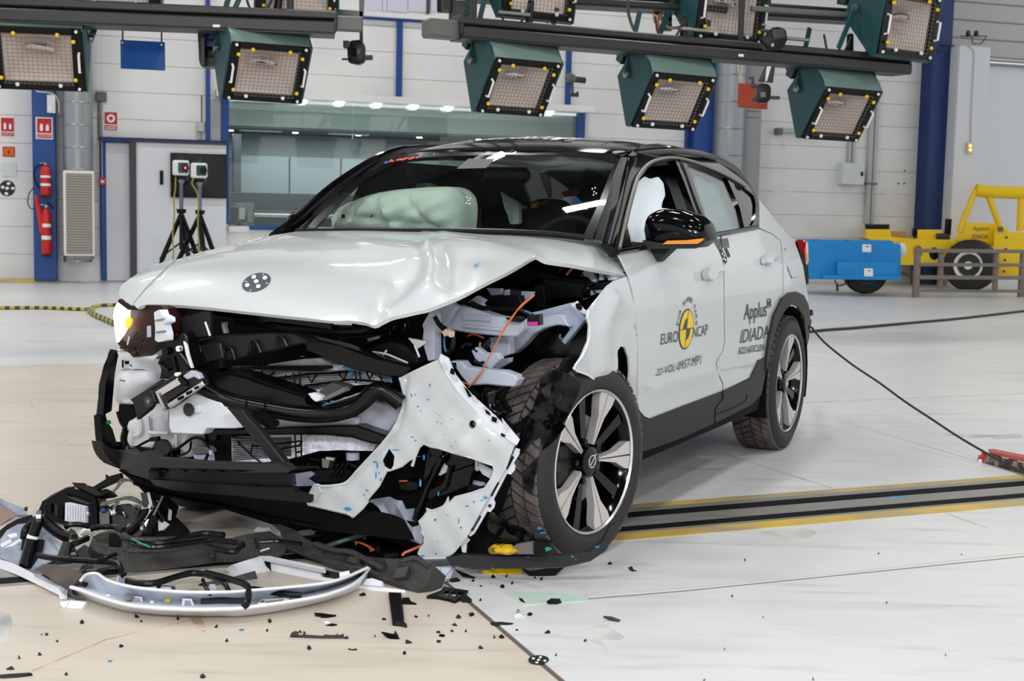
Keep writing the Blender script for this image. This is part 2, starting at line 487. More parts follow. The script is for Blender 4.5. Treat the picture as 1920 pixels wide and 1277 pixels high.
def letters(name, body, quad, surf, m, parent, off=.0012, shear=0.0, bold=0.0, space=1.0, th=.0006):
    """flat print: body fitted into quad (top-left, top-right, bottom-right, bottom-left in photograph pixels) and laid onto surf"""
    cu = bpy.data.curves.new('t', 'FONT'); cu.body = body; cu.shear = shear; cu.offset = bold; cu.space_character = space; cu.resolution_u = 3
    ob = bpy.data.objects.new('t', cu); COL.objects.link(ob); dg = bpy.context.evaluated_depsgraph_get()
    me = bpy.data.meshes.new_from_object(ob.evaluated_get(dg)); V = np.array([v.co[:] for v in me.vertices]); Fc = [list(p.vertices) for p in me.polygons]
    bpy.data.objects.remove(ob); bpy.data.curves.remove(cu); bpy.data.meshes.remove(me)
    lo, hi = V.min(0), V.max(0); q = [np.array(p, float) for p in quad]; out = []; nn = []
    def at(u, v): return tuple((q[0]*(1-u)+q[1]*u)*v+(q[3]*(1-u)+q[2]*u)*(1-v))
    def nrm(p):
        a, b, c = surf(*p), surf(p[0]+1.5, p[1]), surf(p[0], p[1]+1.5)
        if a is None or b is None or c is None: return None
        n = np.cross(b-a, c-a); n = n/np.linalg.norm(n)
        return n if n@(EYE-a) > 0 else -n
    for v in V:
        p = at((v[0]-lo[0])/(hi[0]-lo[0]), (v[1]-lo[1])/(hi[1]-lo[1])); s = surf(*p); n = nrm(p)
        out.append(s+n*off)
    return mk(name, out, Fc, m, parent, None)
def quadpx(a, b, c, d): return [a, b, c, d]
def ell(cx, cy, rx, ry, n=24, rot=0.0):
    c, s = math.cos(rot), math.sin(rot)
    return [(cx+rx*math.cos(t)*c-ry*math.sin(t)*s, cy+rx*math.cos(t)*s+ry*math.sin(t)*c) for t in [2*math.pi*i/n for i in range(n)]]
def rect(x0, y0, x1, y1): return [(x0, y0), (x1, y0), (x1, y1), (x0, y1)]
AXW = np.array([E1, -E2, [0, 0, 1.0]])         # along the wall, out of the wall, up
def wbox(x0, y0, x1, y1, off, d, bev=.01, mb=None):
    """box on the back wall covering the photograph rectangle at its front face; off = gap to the wall plane, d = depth"""
    g = wallp(off+d); a, b, c_ = g(x0, (y0+y1)/2), g(x1, (y0+y1)/2), g((x0+x1)/2, y0); e = g((x0+x1)/2, y1)
    mid = (a+b)/2; mid = np.array([mid[0], mid[1], (c_[2]+e[2])/2])
    mb = mb or MB()
    return mb.box(mid+E2*d/2, (abs((b-a)@E1), d, abs(c_[2]-e[2])), AXW, bev)
# ================================================================== the hall
def wearmat():
    m = bpy.data.materials.new('floor_white'); m.use_nodes = True; nt = m.node_tree; b = nt.nodes['Principled BSDF']
    tc = nt.nodes.new('ShaderNodeTexCoord'); L = nt.links.new
    def mapping(rot, sc):
        mp = nt.nodes.new('ShaderNodeMapping'); mp.inputs['Rotation'].default_value = (0, 0, rot); mp.inputs['Scale'].default_value = sc
        L(tc.outputs['Object'], mp.inputs[0]); return mp.outputs[0]
    def noise(vec, s, d, lo, hi, c0, c1):
        n = nt.nodes.new('ShaderNodeTexNoise'); n.inputs['Scale'].default_value = s; n.inputs['Detail'].default_value = d; L(vec, n.inputs['Vector'])
        r = nt.nodes.new('ShaderNodeValToRGB'); e = r.color_ramp.elements; e[0].position = lo; e[1].position = hi; e[0].color = c0; e[1].color = c1
        L(n.outputs['Fac'], r.inputs['Fac']); return r.outputs['Color']
    def mixc(a, c, fac, mode='MULTIPLY'):
        x = nt.nodes.new('ShaderNodeMix'); x.data_type = 'RGBA'; x.blend_type = mode; x.inputs[0].default_value = fac
        L(a, x.inputs[6]); L(c, x.inputs[7]); return x.outputs[2]
    base = noise(mapping(0, (1, 1, 1)), .35, 5, .35, .7, (*srgb((205, 206, 207)), 1), (*srgb((221, 221, 218)), 1))
    w1 = noise(mapping(.4, (.55, 3.2, 1)), 1.6, 9, .56, .72, (1, 1, 1, 1), (.87, .86, .84, 1))
    w2 = noise(mapping(.35, (.8, 8, 1)), 2.0, 10, .57, .76, (1, 1, 1, 1), (.62, .61, .59, 1))
    w3 = noise(mapping(1.2, (1, 16, 1)), 3.1, 8, .62, .70, (1, 1, 1, 1), (.68, .67, .66, 1))
    c = mixc(base, w1, 1.0); c = mixc(c, w2, .62); c = mixc(c, w3, .28)
    L(c, b.inputs['Base Color'])
    b.inputs['Roughness'].default_value = .34; b.inputs['Specular IOR Level'].default_value = .4
    bp = nt.nodes.new('ShaderNodeBump'); bp.inputs['Strength'].default_value = .12; bp.inputs['Distance'].default_value = .01
    n2 = nt.nodes.new('ShaderNodeTexNoise'); n2.inputs['Scale'].default_value = 5; n2.inputs['Detail'].default_value = 8; L(mapping(.3, (1, 3, 1)), n2.inputs['Vector'])
    L(n2.outputs['Fac'], bp.inputs['Height']); L(bp.outputs['Normal'], b.inputs['Normal'])
    MATS['floor_white'] = m
    m2 = m.copy(); m2.name = 'floor_beige'; MATS['floor_beige'] = m2
    for n in m2.node_tree.nodes:
        if n.type == 'VALTORGB':
            e = n.color_ramp.elements
            if abs(e[0].position-.35) < .01: e[0].color = (*srgb((196, 186, 173)), 1); e[1].color = (*srgb((214, 204, 188)), 1)
    m3 = m.copy(); m3.name = 'rail_plate'; MATS['rail_plate'] = m3
    for n in m3.node_tree.nodes:
        if n.type == 'VALTORGB':
            e = n.color_ramp.elements
            if abs(e[0].position-.35) < .01: e[0].color = (*srgb((120, 118, 114)), 1); e[1].color = (*srgb((160, 158, 152)), 1)
    m4 = m.copy(); m4.name = 'yellow_line'; MATS['yellow_line'] = m4
    for n in m4.node_tree.nodes:
        if n.type == 'VALTORGB':
            e = n.color_ramp.elements
            if abs(e[0].position-.35) < .01: e[0].position = .42; e[1].position = .64; e[0].color = (*srgb((166, 154, 118)), 1); e[1].color = (*srgb((220, 180, 60)), 1)
        if n.type == 'TEX_NOISE' and abs(n.inputs['Scale'].default_value-.35) < .01: n.inputs['Scale'].default_value = 1.6
wearmat()
fl = mk('floor', [(-18, -8, 0), (18, -8, 0), (18, 32, 0), (-18, 32, 0)], [[0, 1, 2, 3]], 'floor_white', smooth=None); fl['kind'] = 'structure'
def flat(name, pts, m, z0, z1, parent=None):
    """floor plate from world corner points"""
    o = MB().prism([(p[0], p[1]) for p in pts], (0, 0, z0), (1, 0, 0), (0, 1, 0), (0, 0, 1), z1-z0).build(name, m, parent, None)
    return o
def fpx(*pp): return [floorp(*p) for p in pp]
def ext(a, b, t): a = np.array(a); b = np.array(b); return a+(b-a)*t
# rails in the floor: lines read off the photograph, carried on under the car
rail_at = [(262, 118), (286, 138), (302, 153), (335, 183), (380, 222), (410, 246), (424, 253), (458, 287)]
RL = []
for a, b in rail_at:
    A = floorp(1280, 852+a/3); B = floorp(1920, 852+b/3); RL.append((A, B))
dirR = np.mean([(b-a)/np.linalg.norm(b-a) for a, b in RL], axis=0); dirR /= np.linalg.norm(dirR)
nR = np.array([-dirR[1], dirR[0], 0]); RO = RL[3][0]
offs = sorted([np.mean([(a-RO)@nR, (b-RO)@nR]) for a, b in RL], reverse=True)
def rq(o1, o2, s0, s1): return [RO+dirR*s0+nR*o1, RO+dirR*s1+nR*o1, RO+dirR*s1+nR*o2, RO+dirR*s0+nR*o2]
tr = thing('trim_1', None, None, (0, 0, 0), 0, kind='structure')
flat('yellow_stripe', rq(offs[0], offs[1], -1.0, 2.08), 'yellow_line', 0, .003, tr)
flat('yellow_stripe', rq(offs[0], offs[1], 2.13, 9), 'yellow_line', 0, .003, tr)
flat('yellow_stripe', rq(offs[6], offs[7], -1.0, 2.55), 'yellow_line', 0, .003, tr)
flat('yellow_stripe', rq(offs[6], offs[7], 2.62, 9), 'yellow_line', 0, .003, tr)
for s0, s1 in ((-6, -2.4), (-2.395, 1.98), (1.985, 9)):
    flat('steel_plate', rq(offs[1], offs[2], s0, s1), 'rail_plate', 0, .004, tr)
    flat('steel_plate', rq(offs[3], offs[4], s0+.4, s1+.4), 'rail_plate', 0, .004, tr)
    flat('steel_plate', rq(offs[5], offs[6], s0, s1), 'rail_plate', 0, .003, tr)
flat('rail', rq(offs[2], offs[3], -6, 9), 'black_matt', 0, .002, tr)
flat('rail', rq(offs[4], offs[5], -6, 9), 'black_matt', 0, .002, tr)
# beige slab, its pale kerb strip, seams and worn patches
dB = floorp(1046, 1277)-floorp(886, 1140); dB /= np.linalg.norm(dB); dF = np.array([dirR[0], dirR[1], 0])
cnr = floorp(886, 1140); far = floorp(215, 681)
nB = np.array([-dB[1], dB[0], 0])
tF = ((far-cnr)@np.array([-dF[1], dF[0], 0]))/(dB@np.array([-dF[1], dF[0], 0]))
K = cnr+dB*tF
flat('slab', [cnr+dB*3.2, K, K-dF*12, K-dF*12+dB*(3.2-tF)], 'floor_beige', -.04, .0015, fl)
wdt = .016
flat('joint_strip', [cnr+dB*3.2, cnr-dB*.6, cnr-dB*.6+dF*wdt, cnr+dB*3.2+dF*wdt], mat('joint_brown', (96, 84, 74), .8), 0, .0011, fl)
flat('joint_strip', [cnr+dB*3.2+dF*wdt, cnr-dB*.2+dF*wdt, cnr-dB*.2+dF*.15, cnr+dB*3.2+dF*.15], 'floor_white', 0, .004, fl)
mat('seam', (120, 118, 112), .7); mat('seam_pale', (196, 195, 190), .5); mat('stain_green', (176, 206, 190), .4, noise=((206, 212, 206), 6, .4, .6))
mat('stain_grey', (150, 148, 145), .5, noise=((204, 204, 200), 5, .35, .62)); mat('stain_brown', (168, 144, 118), .6, noise=((206, 192, 172), 9, .45, .6))
def seam(name, px, w, m, z1=.0016):
    P = [floorp(*p) for p in px]; mb = MB()
    for a, b in zip(P, P[1:]):
        d = (b-a)/np.linalg.norm(b-a); n = np.array([-d[1], d[0], 0])*w/2
        mb.prism([(a+n)[:2], (b+n)[:2], (b-n)[:2], (a-n)[:2]], (0, 0, 0), (1, 0, 0), (0, 1, 0), (0, 0, 1), z1)
    return mb.build(name, m, fl, None)
seam('seam', [(905, 1140), (1280, 1109), (1920, 1044)], .006, 'seam')
seam('seam_filler', [(900, 1132), (1280, 1104), (1600, 1072), (1920, 1038)], .016, 'seam_pale', .0012)
seam('seam', [(1508, 755), (1920, 738)], .01, 'stain_brown', .0012)
seam('seam', [(1500, 796), (1700, 806)], .012, 'stain_grey', .0012)
seam('seam', [(1360, 852), (1580, 922)], .008, 'stain_grey', .0012)
seam('seam', [(1760, 958), (1850, 990)], .006, 'stain_brown', .0012)
seam('scratch', [(60, 1260), (200, 1200), (420, 1150)], .006, 'stain_brown', .0021)
seam('scratch', [(105, 812), (150, 850), (180, 880)], .004, 'stain_grey', .0021)
seam('scratch', [(55, 740), (62, 765), (80, 785)], .004, 'stain_grey', .0021)
def stain(name, px, m, z1=.0008, r=10):
    P = [floorp(*p)[:2] for p in rnd(px, r, 3)]
    return MB().prism(P, (0, 0, 0), (1, 0, 0), (0, 1, 0), (0, 0, 1), z1).build(name, m, fl, None)
stain('stain', z('g', '765,785 1000,775 1300,785 1400,800 1380,825 1150,840 880,865 830,860'), 'stain_green', .0019)
stain('stain', [(0, 1150), (18, 1152), (24, 1170), (16, 1190), (18, 1203), (0, 1206)], 'stain_grey', .0022, 4)
stain('stain', [(355, 1160), (378, 1160), (388, 1180), (382, 1188), (366, 1174)], 'stain_brown', .0022, 3)
stain('stain', z('h', '420,440 560,420 700,420 770,440 690,480 520,495'), 'stain_grey', .0009)
stain('stain', z('e', '1450,1160 1700,1170 1900,1160 1918,1185 1700,1195 1550,1180'), 'stain_grey', .0009)
stain('stain', z('g', '1330,1000 1480,950 1600,1030 1560,1050 1450,1040 1520,1120 1420,1060'), 'stain_grey', .0009)
stain('stain', [(0, 1000+0), (1, 1000), (1, 1001)], 'stain_grey', .0001, .1) if False else None

# ---- back wall of horizontal panels
def wsz(px, py, off=0.0):
    q = wallp(off)(px, py); return (q-WALL0)@E1, q[2]
wl = thing('wall_back', None, None, (0, 0, 0), 0, kind='structure')
win = [wsz(428, 300)[0], wsz(1088, 300)[0], wsz(440, 424)[1], wsz(640, 190)[1]]          # window opening s0 s1 z0 z1
cols_px = [82, 410, 749, 1310, 1765]
cuts = [-9.0, wsz(82, 300)[0], wsz(192, 300)[0], win[0], wsz(749, 100)[0], win[1], wsz(1310, 200)[0], wsz(1425, 300)[0], wsz(1765, 200)[0]]
mat('backing_grey', (206, 206, 205), .6)
ROWS = [i*.405 for i in range(22)]
def wquad(s0, s1, z0, z1, o0, o1):
    c = WALL0+E1*(s0+s1)/2-E2*(o0+o1)/2; c = np.array([c[0], c[1], (z0+z1)/2])
    return c, (s1-s0, abs(o1-o0), z1-z0)
for i, z0 in enumerate(ROWS):
    z1 = z0+.405
    for s0, s1 in zip(cuts, cuts[1:]):
        if s0 >= win[0]-.01 and s1 <= win[1]+.01:
            if z1 <= win[2]+.05 or z0 >= win[3]-.1: pass
            elif z0 < win[2] < z1: z1 = win[2]
            elif z0 < win[3] < z1: z0 = win[3]
            else: continue
        c, sz = wquad(s0, s1, z0+.0025, z1-.0025, -.02, 0)
        MB().box(c, sz, AXW, .004).build('panel', 'wall_white', wl)
        z1 = ROWS[i]+.405; z0 = ROWS[i]
c, sz = wquad(-9, win[0], 0, 8.9, -.10, -.025); MB().box(c, sz, AXW).build('backing', 'backing_grey', wl)
c, sz = wquad(win[1], cuts[-1], 0, 8.9, -.10, -.025); MB().box(c, sz, AXW).build('backing', 'backing_grey', wl)
c, sz = wquad(win[0], win[1], win[3], 8.9, -.10, -.025); MB().box(c, sz, AXW).build('backing', 'backing_grey', wl)
c, sz = wquad(win[0], win[1], 0, win[2], -.10, -.025); MB().box(c, sz, AXW).build('backing', 'backing_grey', wl)
# right-hand wall beyond the blue column: smooth white with a shutter box above
wr = thing('wall_right', None, None, (0, 0, 0), 0, kind='structure')
zt = wsz(1880, 118)[1]
c, sz = wquad(cuts[-1], 27, 0, zt, -.42, -.32); MB().box(c, sz, AXW).build('smooth_panel', 'door_white', wr)
for k in range(9):
    c, sz = wquad(cuts[-1], 27, zt+.12+k*.33, zt+.44+k*.33, -.42, -.28); MB().box(c, sz, AXW, .02).build('shutter_slat', 'wall_grey', wr)
for k in (0, 1):
    c, sz = wquad(cuts[-1]+.3, 27, zt-.02+k*.07, zt+.02+k*.07, -.33, -.22); MB().box(c, sz, AXW, .01).build('guide_rail', 'steel', wr)
# blue columns and trims
def column(name, x0, x1, y0, y1, off, d, m='blue_steel', flange=True):
    mb = wbox(x0, y0, x1, y1, off, d, .015)
    o = mb.build(name, m); o['kind'] = 'structure'; return o
column('trim_2', 60, 105, -60, 527, .0, .30)
column('trim_3', 1743, 1778, -60, 540, .0, .34, 'blue_dark')
column('trim_4', 1303, 1336, 60, 540, .0, .28)
column('trim_5', 1286, 1305, 60, 540, .0, .10, 'blue_dark')
column('trim_6', 744, 755, 36, 186, .0, .06)
column('trim_7', 188, 199, 258, 526, .0, .06)
column('trim_8', 1062, 1072, 80, 200, .0, .06)
def strip(name, a, b, hpx, off, d, m, kind='structure'):
    g = wallp(off+d); A, B = g(*a), g(*b); A2 = g(a[0], a[1]+hpx); zz = (A[2]+A2[2])/2; hh = abs(A[2]-A2[2])
    s0, s1 = (A-WALL0)@E1, (B-WALL0)@E1
    c, sz = wquad(s0, s1, zz-hh/2, zz+hh/2, off, off+d)
    o = MB().box(c, sz, AXW, .008).build(name, m)
    if kind: o['kind'] = kind
    return o
strip('trim_9', (187, 256), (427, 268), 9, 0, .12, 'blue_dark')
strip('trim_10', (676, 29), (1060, 45), 6, 0, .05, 'blue_steel')
strip('trim_11', (676, 20), (1060, 36), 9, 0, .12, 'wall_white')
strip('trim_12', (1690, 105), (1745, 107), 7, 0, .05, 'blue_dark')
strip('trim_13', (60, 18), (520, 24), 8, 0, .05, 'wall_grey')
# upper glazing of the gallery above the white band
for x0, x1 in ((684, 716), (718, 725), (727, 764), (766, 800), (808, 818)):
    mb = wbox(x0, -30, x1, 22, .0, .02, .003); o = mb.build('window_2' if x0 == 684 else 'window_2', mat('gallery_%d' % x0, (206, 206, 220), .3)); o['kind'] = 'structure'
mb = wbox(801, -30, 806, 26, 0, .05, .005); tag(mb.build('window_2', 'dark_frame'), kind='structure')
tag(strip('trim_14', (0, 524), (110, 527), 6, 0, .25, 'yellow_line'), kind='structure')
# ---- control-room window
mat('cupboard_grey', (122, 130, 134), .5)
w1 = thing('window_1', None, None, (0, 0, 0), 0, kind='structure')
Wd = win[1]-win[0]
def wall_local(s, o, zz): q = WALL0+E1*s-E2*o; return np.array([q[0], q[1], zz])
def wb(name, s0, s1, z0, z1, o0, o1, m, parent, bev=.006):
    c, sz = wquad(s0, s1, z0, z1, o0, o1); return MB().box(c, sz, AXW, bev).build(name, m, parent)
for k in range(3):
    a = win[0]+Wd*k/3; wb('pane', a+.004, a+Wd/3-.004, win[2], win[3]-.02, -.01, 0, 'glass_room', w1, 0)
wb('header', win[0]-.2, win[1]+.12, win[3]-.02, win[3]+.09, 0, .30, 'wall_white', w1)
wb('sill', win[0], win[1], win[2]-.09, win[2], -.2, .04, 'wall_white', w1)
wb('frame_post', win[0]-.11, win[0], 0.9, win[3]+.02, 0, .10, 'blue_steel', w1)
wb('frame_post', win[0]-.34, win[0]-.28, 0.9, 5.2, 0, .10, 'blue_steel', w1)
wb('frame_panel', win[0]-.28, win[0]-.11, 0.9, win[3]-.06, 0, .03, 'wall_grey', w1)
s_bp = wsz(1086, 235)[0]
wb('frame_post', s_bp-.06, s_bp+.06, .9, win[3]-.02, 0, .12, 'blue_steel', w1)
for px, py in ((567, 189), (637, 192), (707, 195), (776, 199), (841, 202), (1030, 211)):
    q = wallp(.12)(px, py)
    MB().tube([(q[0], q[1], win[3]-.02), (q[0], q[1], win[3]-.06), (q[0], q[1], win[3]-.085)], [.07, .065, .03], 14).build('downlight', 'lamp_white', w1)
# the room seen through it
rm = thing('wall_far', None, None, (0, 0, 0), 0, kind='structure'); rm2 = thing('trim_17', None, None, (0, 0, 0), 0, kind='structure')
D = 3.2
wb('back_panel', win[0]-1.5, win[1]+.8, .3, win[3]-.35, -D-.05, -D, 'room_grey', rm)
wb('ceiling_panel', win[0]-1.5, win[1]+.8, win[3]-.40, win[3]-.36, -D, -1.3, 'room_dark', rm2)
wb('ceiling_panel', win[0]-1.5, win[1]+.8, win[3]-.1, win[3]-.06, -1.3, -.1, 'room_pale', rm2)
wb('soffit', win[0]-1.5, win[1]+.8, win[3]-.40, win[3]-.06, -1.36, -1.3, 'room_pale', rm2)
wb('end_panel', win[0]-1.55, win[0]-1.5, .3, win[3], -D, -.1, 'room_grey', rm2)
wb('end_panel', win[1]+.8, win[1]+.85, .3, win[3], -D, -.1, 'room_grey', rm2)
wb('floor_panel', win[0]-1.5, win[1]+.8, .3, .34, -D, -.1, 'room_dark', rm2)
for k in range(4):
    s0 = win[0]+.5+k*.92
    wb('cupboard', s0, s0+.90, 1.35, 2.05, -D, -D+.35, 'cupboard_grey', rm, .01)
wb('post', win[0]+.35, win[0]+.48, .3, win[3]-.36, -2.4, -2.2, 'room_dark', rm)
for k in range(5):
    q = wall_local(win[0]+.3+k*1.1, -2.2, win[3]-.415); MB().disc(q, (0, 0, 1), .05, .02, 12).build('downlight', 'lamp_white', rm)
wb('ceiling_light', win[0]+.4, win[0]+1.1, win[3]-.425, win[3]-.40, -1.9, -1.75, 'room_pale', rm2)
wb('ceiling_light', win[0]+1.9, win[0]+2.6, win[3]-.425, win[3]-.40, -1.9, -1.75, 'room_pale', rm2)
t = thing('control_bench', 'long dark control bench behind the big window', 'bench', wall_local(win[0]+1.2, -1.2, .34))
wb('cabinet', win[0]-.6, win[1]-.6, .34, 1.00, -1.6, -.8, 'room_dark', t)
wb('worktop', win[0]-.7, win[1]-.5, 1.00, 1.05, -1.65, -.7, 'room_pale', t)
wb('backboard', win[0]-.7, win[1]-.5, 1.12, 1.40, -2.2, -2.1, mat('bench_back', (46, 48, 56), .5), t)
wb('upright', win[0]+.2, win[0]+.28, 1.05, 1.40, -2.1, -2.0, 'room_dark', t)
wb('upright', win[1]-1.2, win[1]-1.12, 1.05, 1.40, -2.1, -2.0, 'room_dark', t)
t = thing('equipment_rack', 'pale electronics rack standing at left end of control bench', 'rack', wall_local(win[0]+.2, -.4, .34))
wb('case', win[0]+.04, win[0]+.44, .34, win[2]+.36, -.55, -.3, 'pcb', t)
for k in range(3): wb('module', win[0]+.07+k*.125, win[0]+.17+k*.125, win[2]+.05+.05*(k % 2), win[2]+.28, -.30, -.27, ['room_dark', 'room_pale', 'steel'][k], t)
tag(wb('desk_rail', wsz(466, 420)[0], wsz(560, 425)[0], win[2]-.05, win[2]+.02, .06, .12, 'blue_steel', None, .01), 'bright blue rail under the control room window behind car', 'rail')
# ceiling out of the frame, with its beams, seen only in reflections
cl = thing('ceiling', None, None, (0, 0, 0), 0, kind='structure')
MB().box(E2*8+np.array([0, 0, CEIL+.05]), (34, 40, .1), np.array([E1, E2, [0, 0, 1.]])).build('deck', mat('deck', (58, 57, 56), .7), cl, None)
for k in range(9):
    q = E2*(-8+4.2*k); MB().box(np.array([q[0], q[1], CEIL-.3]), (34, .16, .6), np.array([E1, E2, [0, 0, 1.]])).build('beam', 'rig_dark', cl, None)
for k in range(7):
    q = E1*(-13+4.2*k)+E2*8; MB().box(np.array([q[0], q[1], CEIL-.1]), (.12, 40, .2), np.array([E1, E2, [0, 0, 1.]])).build('purlin', 'rig_grey', cl, None)

# ---- doors left: white leaf, dark frame post, sliding panel carrying the screen
d1 = thing('door_1', None, None, (0, 0, 0), 0, kind='structure')
wbox(199, 268, 243, 526, 0, .03, .004).build('door_leaf', 'door_white', d1)
d2 = thing('door_2', None, None, (0, 0, 0), 0, kind='structure')
wbox(255, 268, 424, 526, .10, .05, .004).build('door_leaf', 'door_white', d2)
wbox(245, 262, 256, 526, .10, .09, .004).build('door_frame', 'dark_frame', d2)
o = strip('door_frame', (245, 262), (426, 272), 4, .10, .09, 'dark_frame', None); o.parent = d2
wbox(300, 320, 306, 346, .15, .03, .004).build('door_handle', 'black_plastic', d2)
t = thing('wall_screen', 'black flat television screen on the sliding door', 'screen', wallp(.2)(372, 371))
wbox(320, 288, 425, 371, .16, .05, .006).build('bezel', 'black_gloss', t)
wbox(322, 290, 423, 369, .205, .006, .001).build('display', 'screen_black', t)

# ---- things on the left wall
def onwall(name, label, cat, x0, y0, x1, y1, m, off=0.0, d=.012, bev=.003, group=None):
    return tag(wbox(x0, y0, x1, y1, off, d, bev).build(name, m), label, cat, group)
def sign(name, label, x0, y0, x1, y1, off, body, kids):
    q = wallp(off)( (x0+x1)/2, y1); t = thing(name, label, 'sign', q)
    wbox(x0, y0, x1, y1, off, .008, .002).build('plate', body, t)
    for nm, m, a in kids: wbox(x0+(x1-x0)*a[0], y0+(y1-y0)*a[1], x0+(x1-x0)*a[2], y0+(y1-y0)*a[3], off+.008, .003, .001).build(nm, m, t)
    return t
ext_sym = [('picture_field', 'sign_red', (.07, .05, .93, .72)), ('text_field', 'sign_red', (.07, .77, .93, .95))]
def extinguisher_symbols(t, x0, y0, x1, y1, off):
    w, h = x1-x0, y1-y0; g = wallp(off)
    for cx, hh in ((.33, .26), (.68, .22)):
        sheet('symbol', rnd([(x0+w*(cx-.09), y0+h*.62), (x0+w*(cx+.09), y0+h*.62), (x0+w*(cx+.09), y0+h*(.62-hh)), (x0+w*cx, y0+h*(.52-hh)), (x0+w*(cx-.09), y0+h*(.62-hh))], 1.5, 2), g, 'sign_white', t, .002, res=20)
    letters('lettering', 'EXTINTOR', [(x0+w*.12, y0+h*.81), (x0+w*.88, y0+h*.81), (x0+w*.88, y0+h*.91), (x0+w*.12, y0+h*.91)], g, 'sign_white', t)
t = sign('fire_sign', 'red and white extinguisher sign on the white wall', 0, 219, 28, 257, 0, 'sign_white', ext_sym); extinguisher_symbols(t, 0, 219, 28, 257, .0125)
t = sign('fire_sign', 'red and white extinguisher sign on the blue column', 67, 220, 99, 261, .3, 'sign_white', ext_sym); extinguisher_symbols(t, 67, 220, 99, 261, .3125)
t = sign('alarm_sign', 'red fire alarm button sign above the white door', 195, 209, 221, 245, 0, 'sign_white', [('picture_field', 'sign_red', (.05, .04, .95, .66)), ('text_field', 'sign_red', (.05, .72, .95, .97))])
sheet('symbol', ell(208, 222, 8, 8), wallp(.013), 'sign_white', t, .002, [ell(208, 222, 3.6, 3.6, 16)], res=20)
for y in (237, 240.6): sheet('print_line', rect(198, y, 218, y+1.6), wallp(.0125), 'sign_white', t, .001, res=40)
sign('warning_sign', 'small orange hazard sign on white wall above grey plate', 5, 275, 28, 294, 0, 'sign_red', [('picture_field', 'sign_orange', (.08, .1, .92, .9)), ('symbol', 'decal_black', (.4, .35, .6, .7))])
onwall('blank_plate', 'plain grey plate on white wall over the dotted disc', 'plate', 4, 305, 31, 331, 'room_pale')
t = thing('target_disc', 'black target disc with five white dots on white wall', 'target', wallp(0)(14, 367))
sheet('disc', ell(13.5, 353, 15, 15), wallp(.006), 'decal_black', t, .006, res=30)
for a, b in ((13.5, 353), (5, 351), (16, 344), (24, 353), (12, 363)): sheet('dot', ell(a, b, 3.6, 3.0, 12), wallp(.0085), 'sign_white', t, .002, res=30)
def extinguisher(label, x0, x1, ytop, ybot, hose):
    g = wallp(.42); a = g((x0+x1)/2, ybot); b = g((x0+x1)/2, ytop); r = np.linalg.norm(g(x1, ybot)-g(x0, ybot))/2; c = np.array([a[0], a[1], 0])
    t = thing('fire_extinguisher', label, 'extinguisher', a)
    z0, z1 = a[2], b[2]; h = z1-z0
    MB().tube([c+[0, 0, z0], c+[0, 0, z0+.015], c+[0, 0, z0+h*.78], c+[0, 0, z0+h*.88], c+[0, 0, z0+h*.93]], [r*.9, r, r, r*.7, r*.3], 18).build('bottle', 'red', t)
    MB().tube([c+[0, 0, z0+h*.30], c+[0, 0, z0+h*.62]], [r*1.01]*2, 18, False).build('label', 'sign_white', t)
    MB().tube([c+[0, 0, z0+h*.38], c+[0, 0, z0+h*.55]], [r*1.02]*2, 18, False).build('label_print', 'sign_red', t)
    MB().box(c+[0, 0, z0+h*.97], (.05, .05, h*.08), AXW, .008).box(c+[-.03, 0, z0+h*1.0], (.1, .02, .02), AXW, .004).build('valve', 'steel', t)
    MB().tube(crv([g(*p) for p in hose], 5), .012, 6).build('hose', 'red' if hose[0][0] < 66 else 'black_plastic', t)
    MB().box(c+E2*.06+[0, 0, z0+h*.5], (r*1.4, .14, .03), AXW).box(c+[0, 0, z0-.01], (r*1.8, .2, .02), AXW, .004).build('bracket', 'black_plastic', t)
    return t
extinguisher('upper red fire extinguisher on the blue column', 76, 96, 306, 367, [(84, 309), (74, 309), (66, 316), (64, 330), (68, 344), (73, 353)])
t = extinguisher('lower red fire extinguisher on column with red horn', 78, 97, 384, 477, [(86, 386), (92, 382), (100, 392)])
g = wallp(.42)
MB().tube([g(67, 366), g(72, 390), g(81, 436)], [.022, .04, .05], 10).build('horn', 'red', t)
MB().tube(crv([g(68, 390), g(58, 391), g(52, 380), g(55, 362), g(64, 352)], 5), .008, 6).build('cable_loop', 'black_plastic', t)
# spiral duct with its intake grille
def cyl(name, x0, x1, y0, y1, off, m, parent=None, rings=0.0, n=28):
    g = wallp(off); a, b = g(x0, (y0+y1)/2), g(x1, (y0+y1)/2); c = (a+b)/2; r = np.linalg.norm(b-a)/2
    zt_, zb = g((x0+x1)/2, y0)[2], g((x0+x1)/2, y1)[2]; P = []; R = []
    if rings:
        k = int((zt_-zb)/rings)
        for i in range(k):
            z0 = zb+(zt_-zb)*i/k; P += [z0, z0+.012, z0+.024]; R += [r, r+.007, r]
        P.append(zt_); R.append(r)
    else: P = [zb, zt_]; R = [r, r]
    return MB().tube([(c[0], c[1], q) for q in P], R, n).build(name, m, parent), c, r
t = thing('air_duct', 'round grey spiral duct with a tall intake grille by door', 'duct', wallp(.5)(147, 492))
_, c, r = cyl('pipe', 117, 174, -60, 486, .35, 'duct', t, .30)
cyl('pipe_foot', 119, 173, 480, 491, .35, 'steel', t)
wbox(119, 320, 177, 480, .62, .08, .01).build('grille_frame', 'wall_white', t)
gb = wbox(124, 325, 173, 476, .66, .05, .002); gb.build('grille_back', 'grille_grey', t)
for k in range(30):
    y = 327+k*4.95; wbox(124.5, y, 172.5, y+3.0, .71, .012, .001).build('slat', 'grille_grey', t)
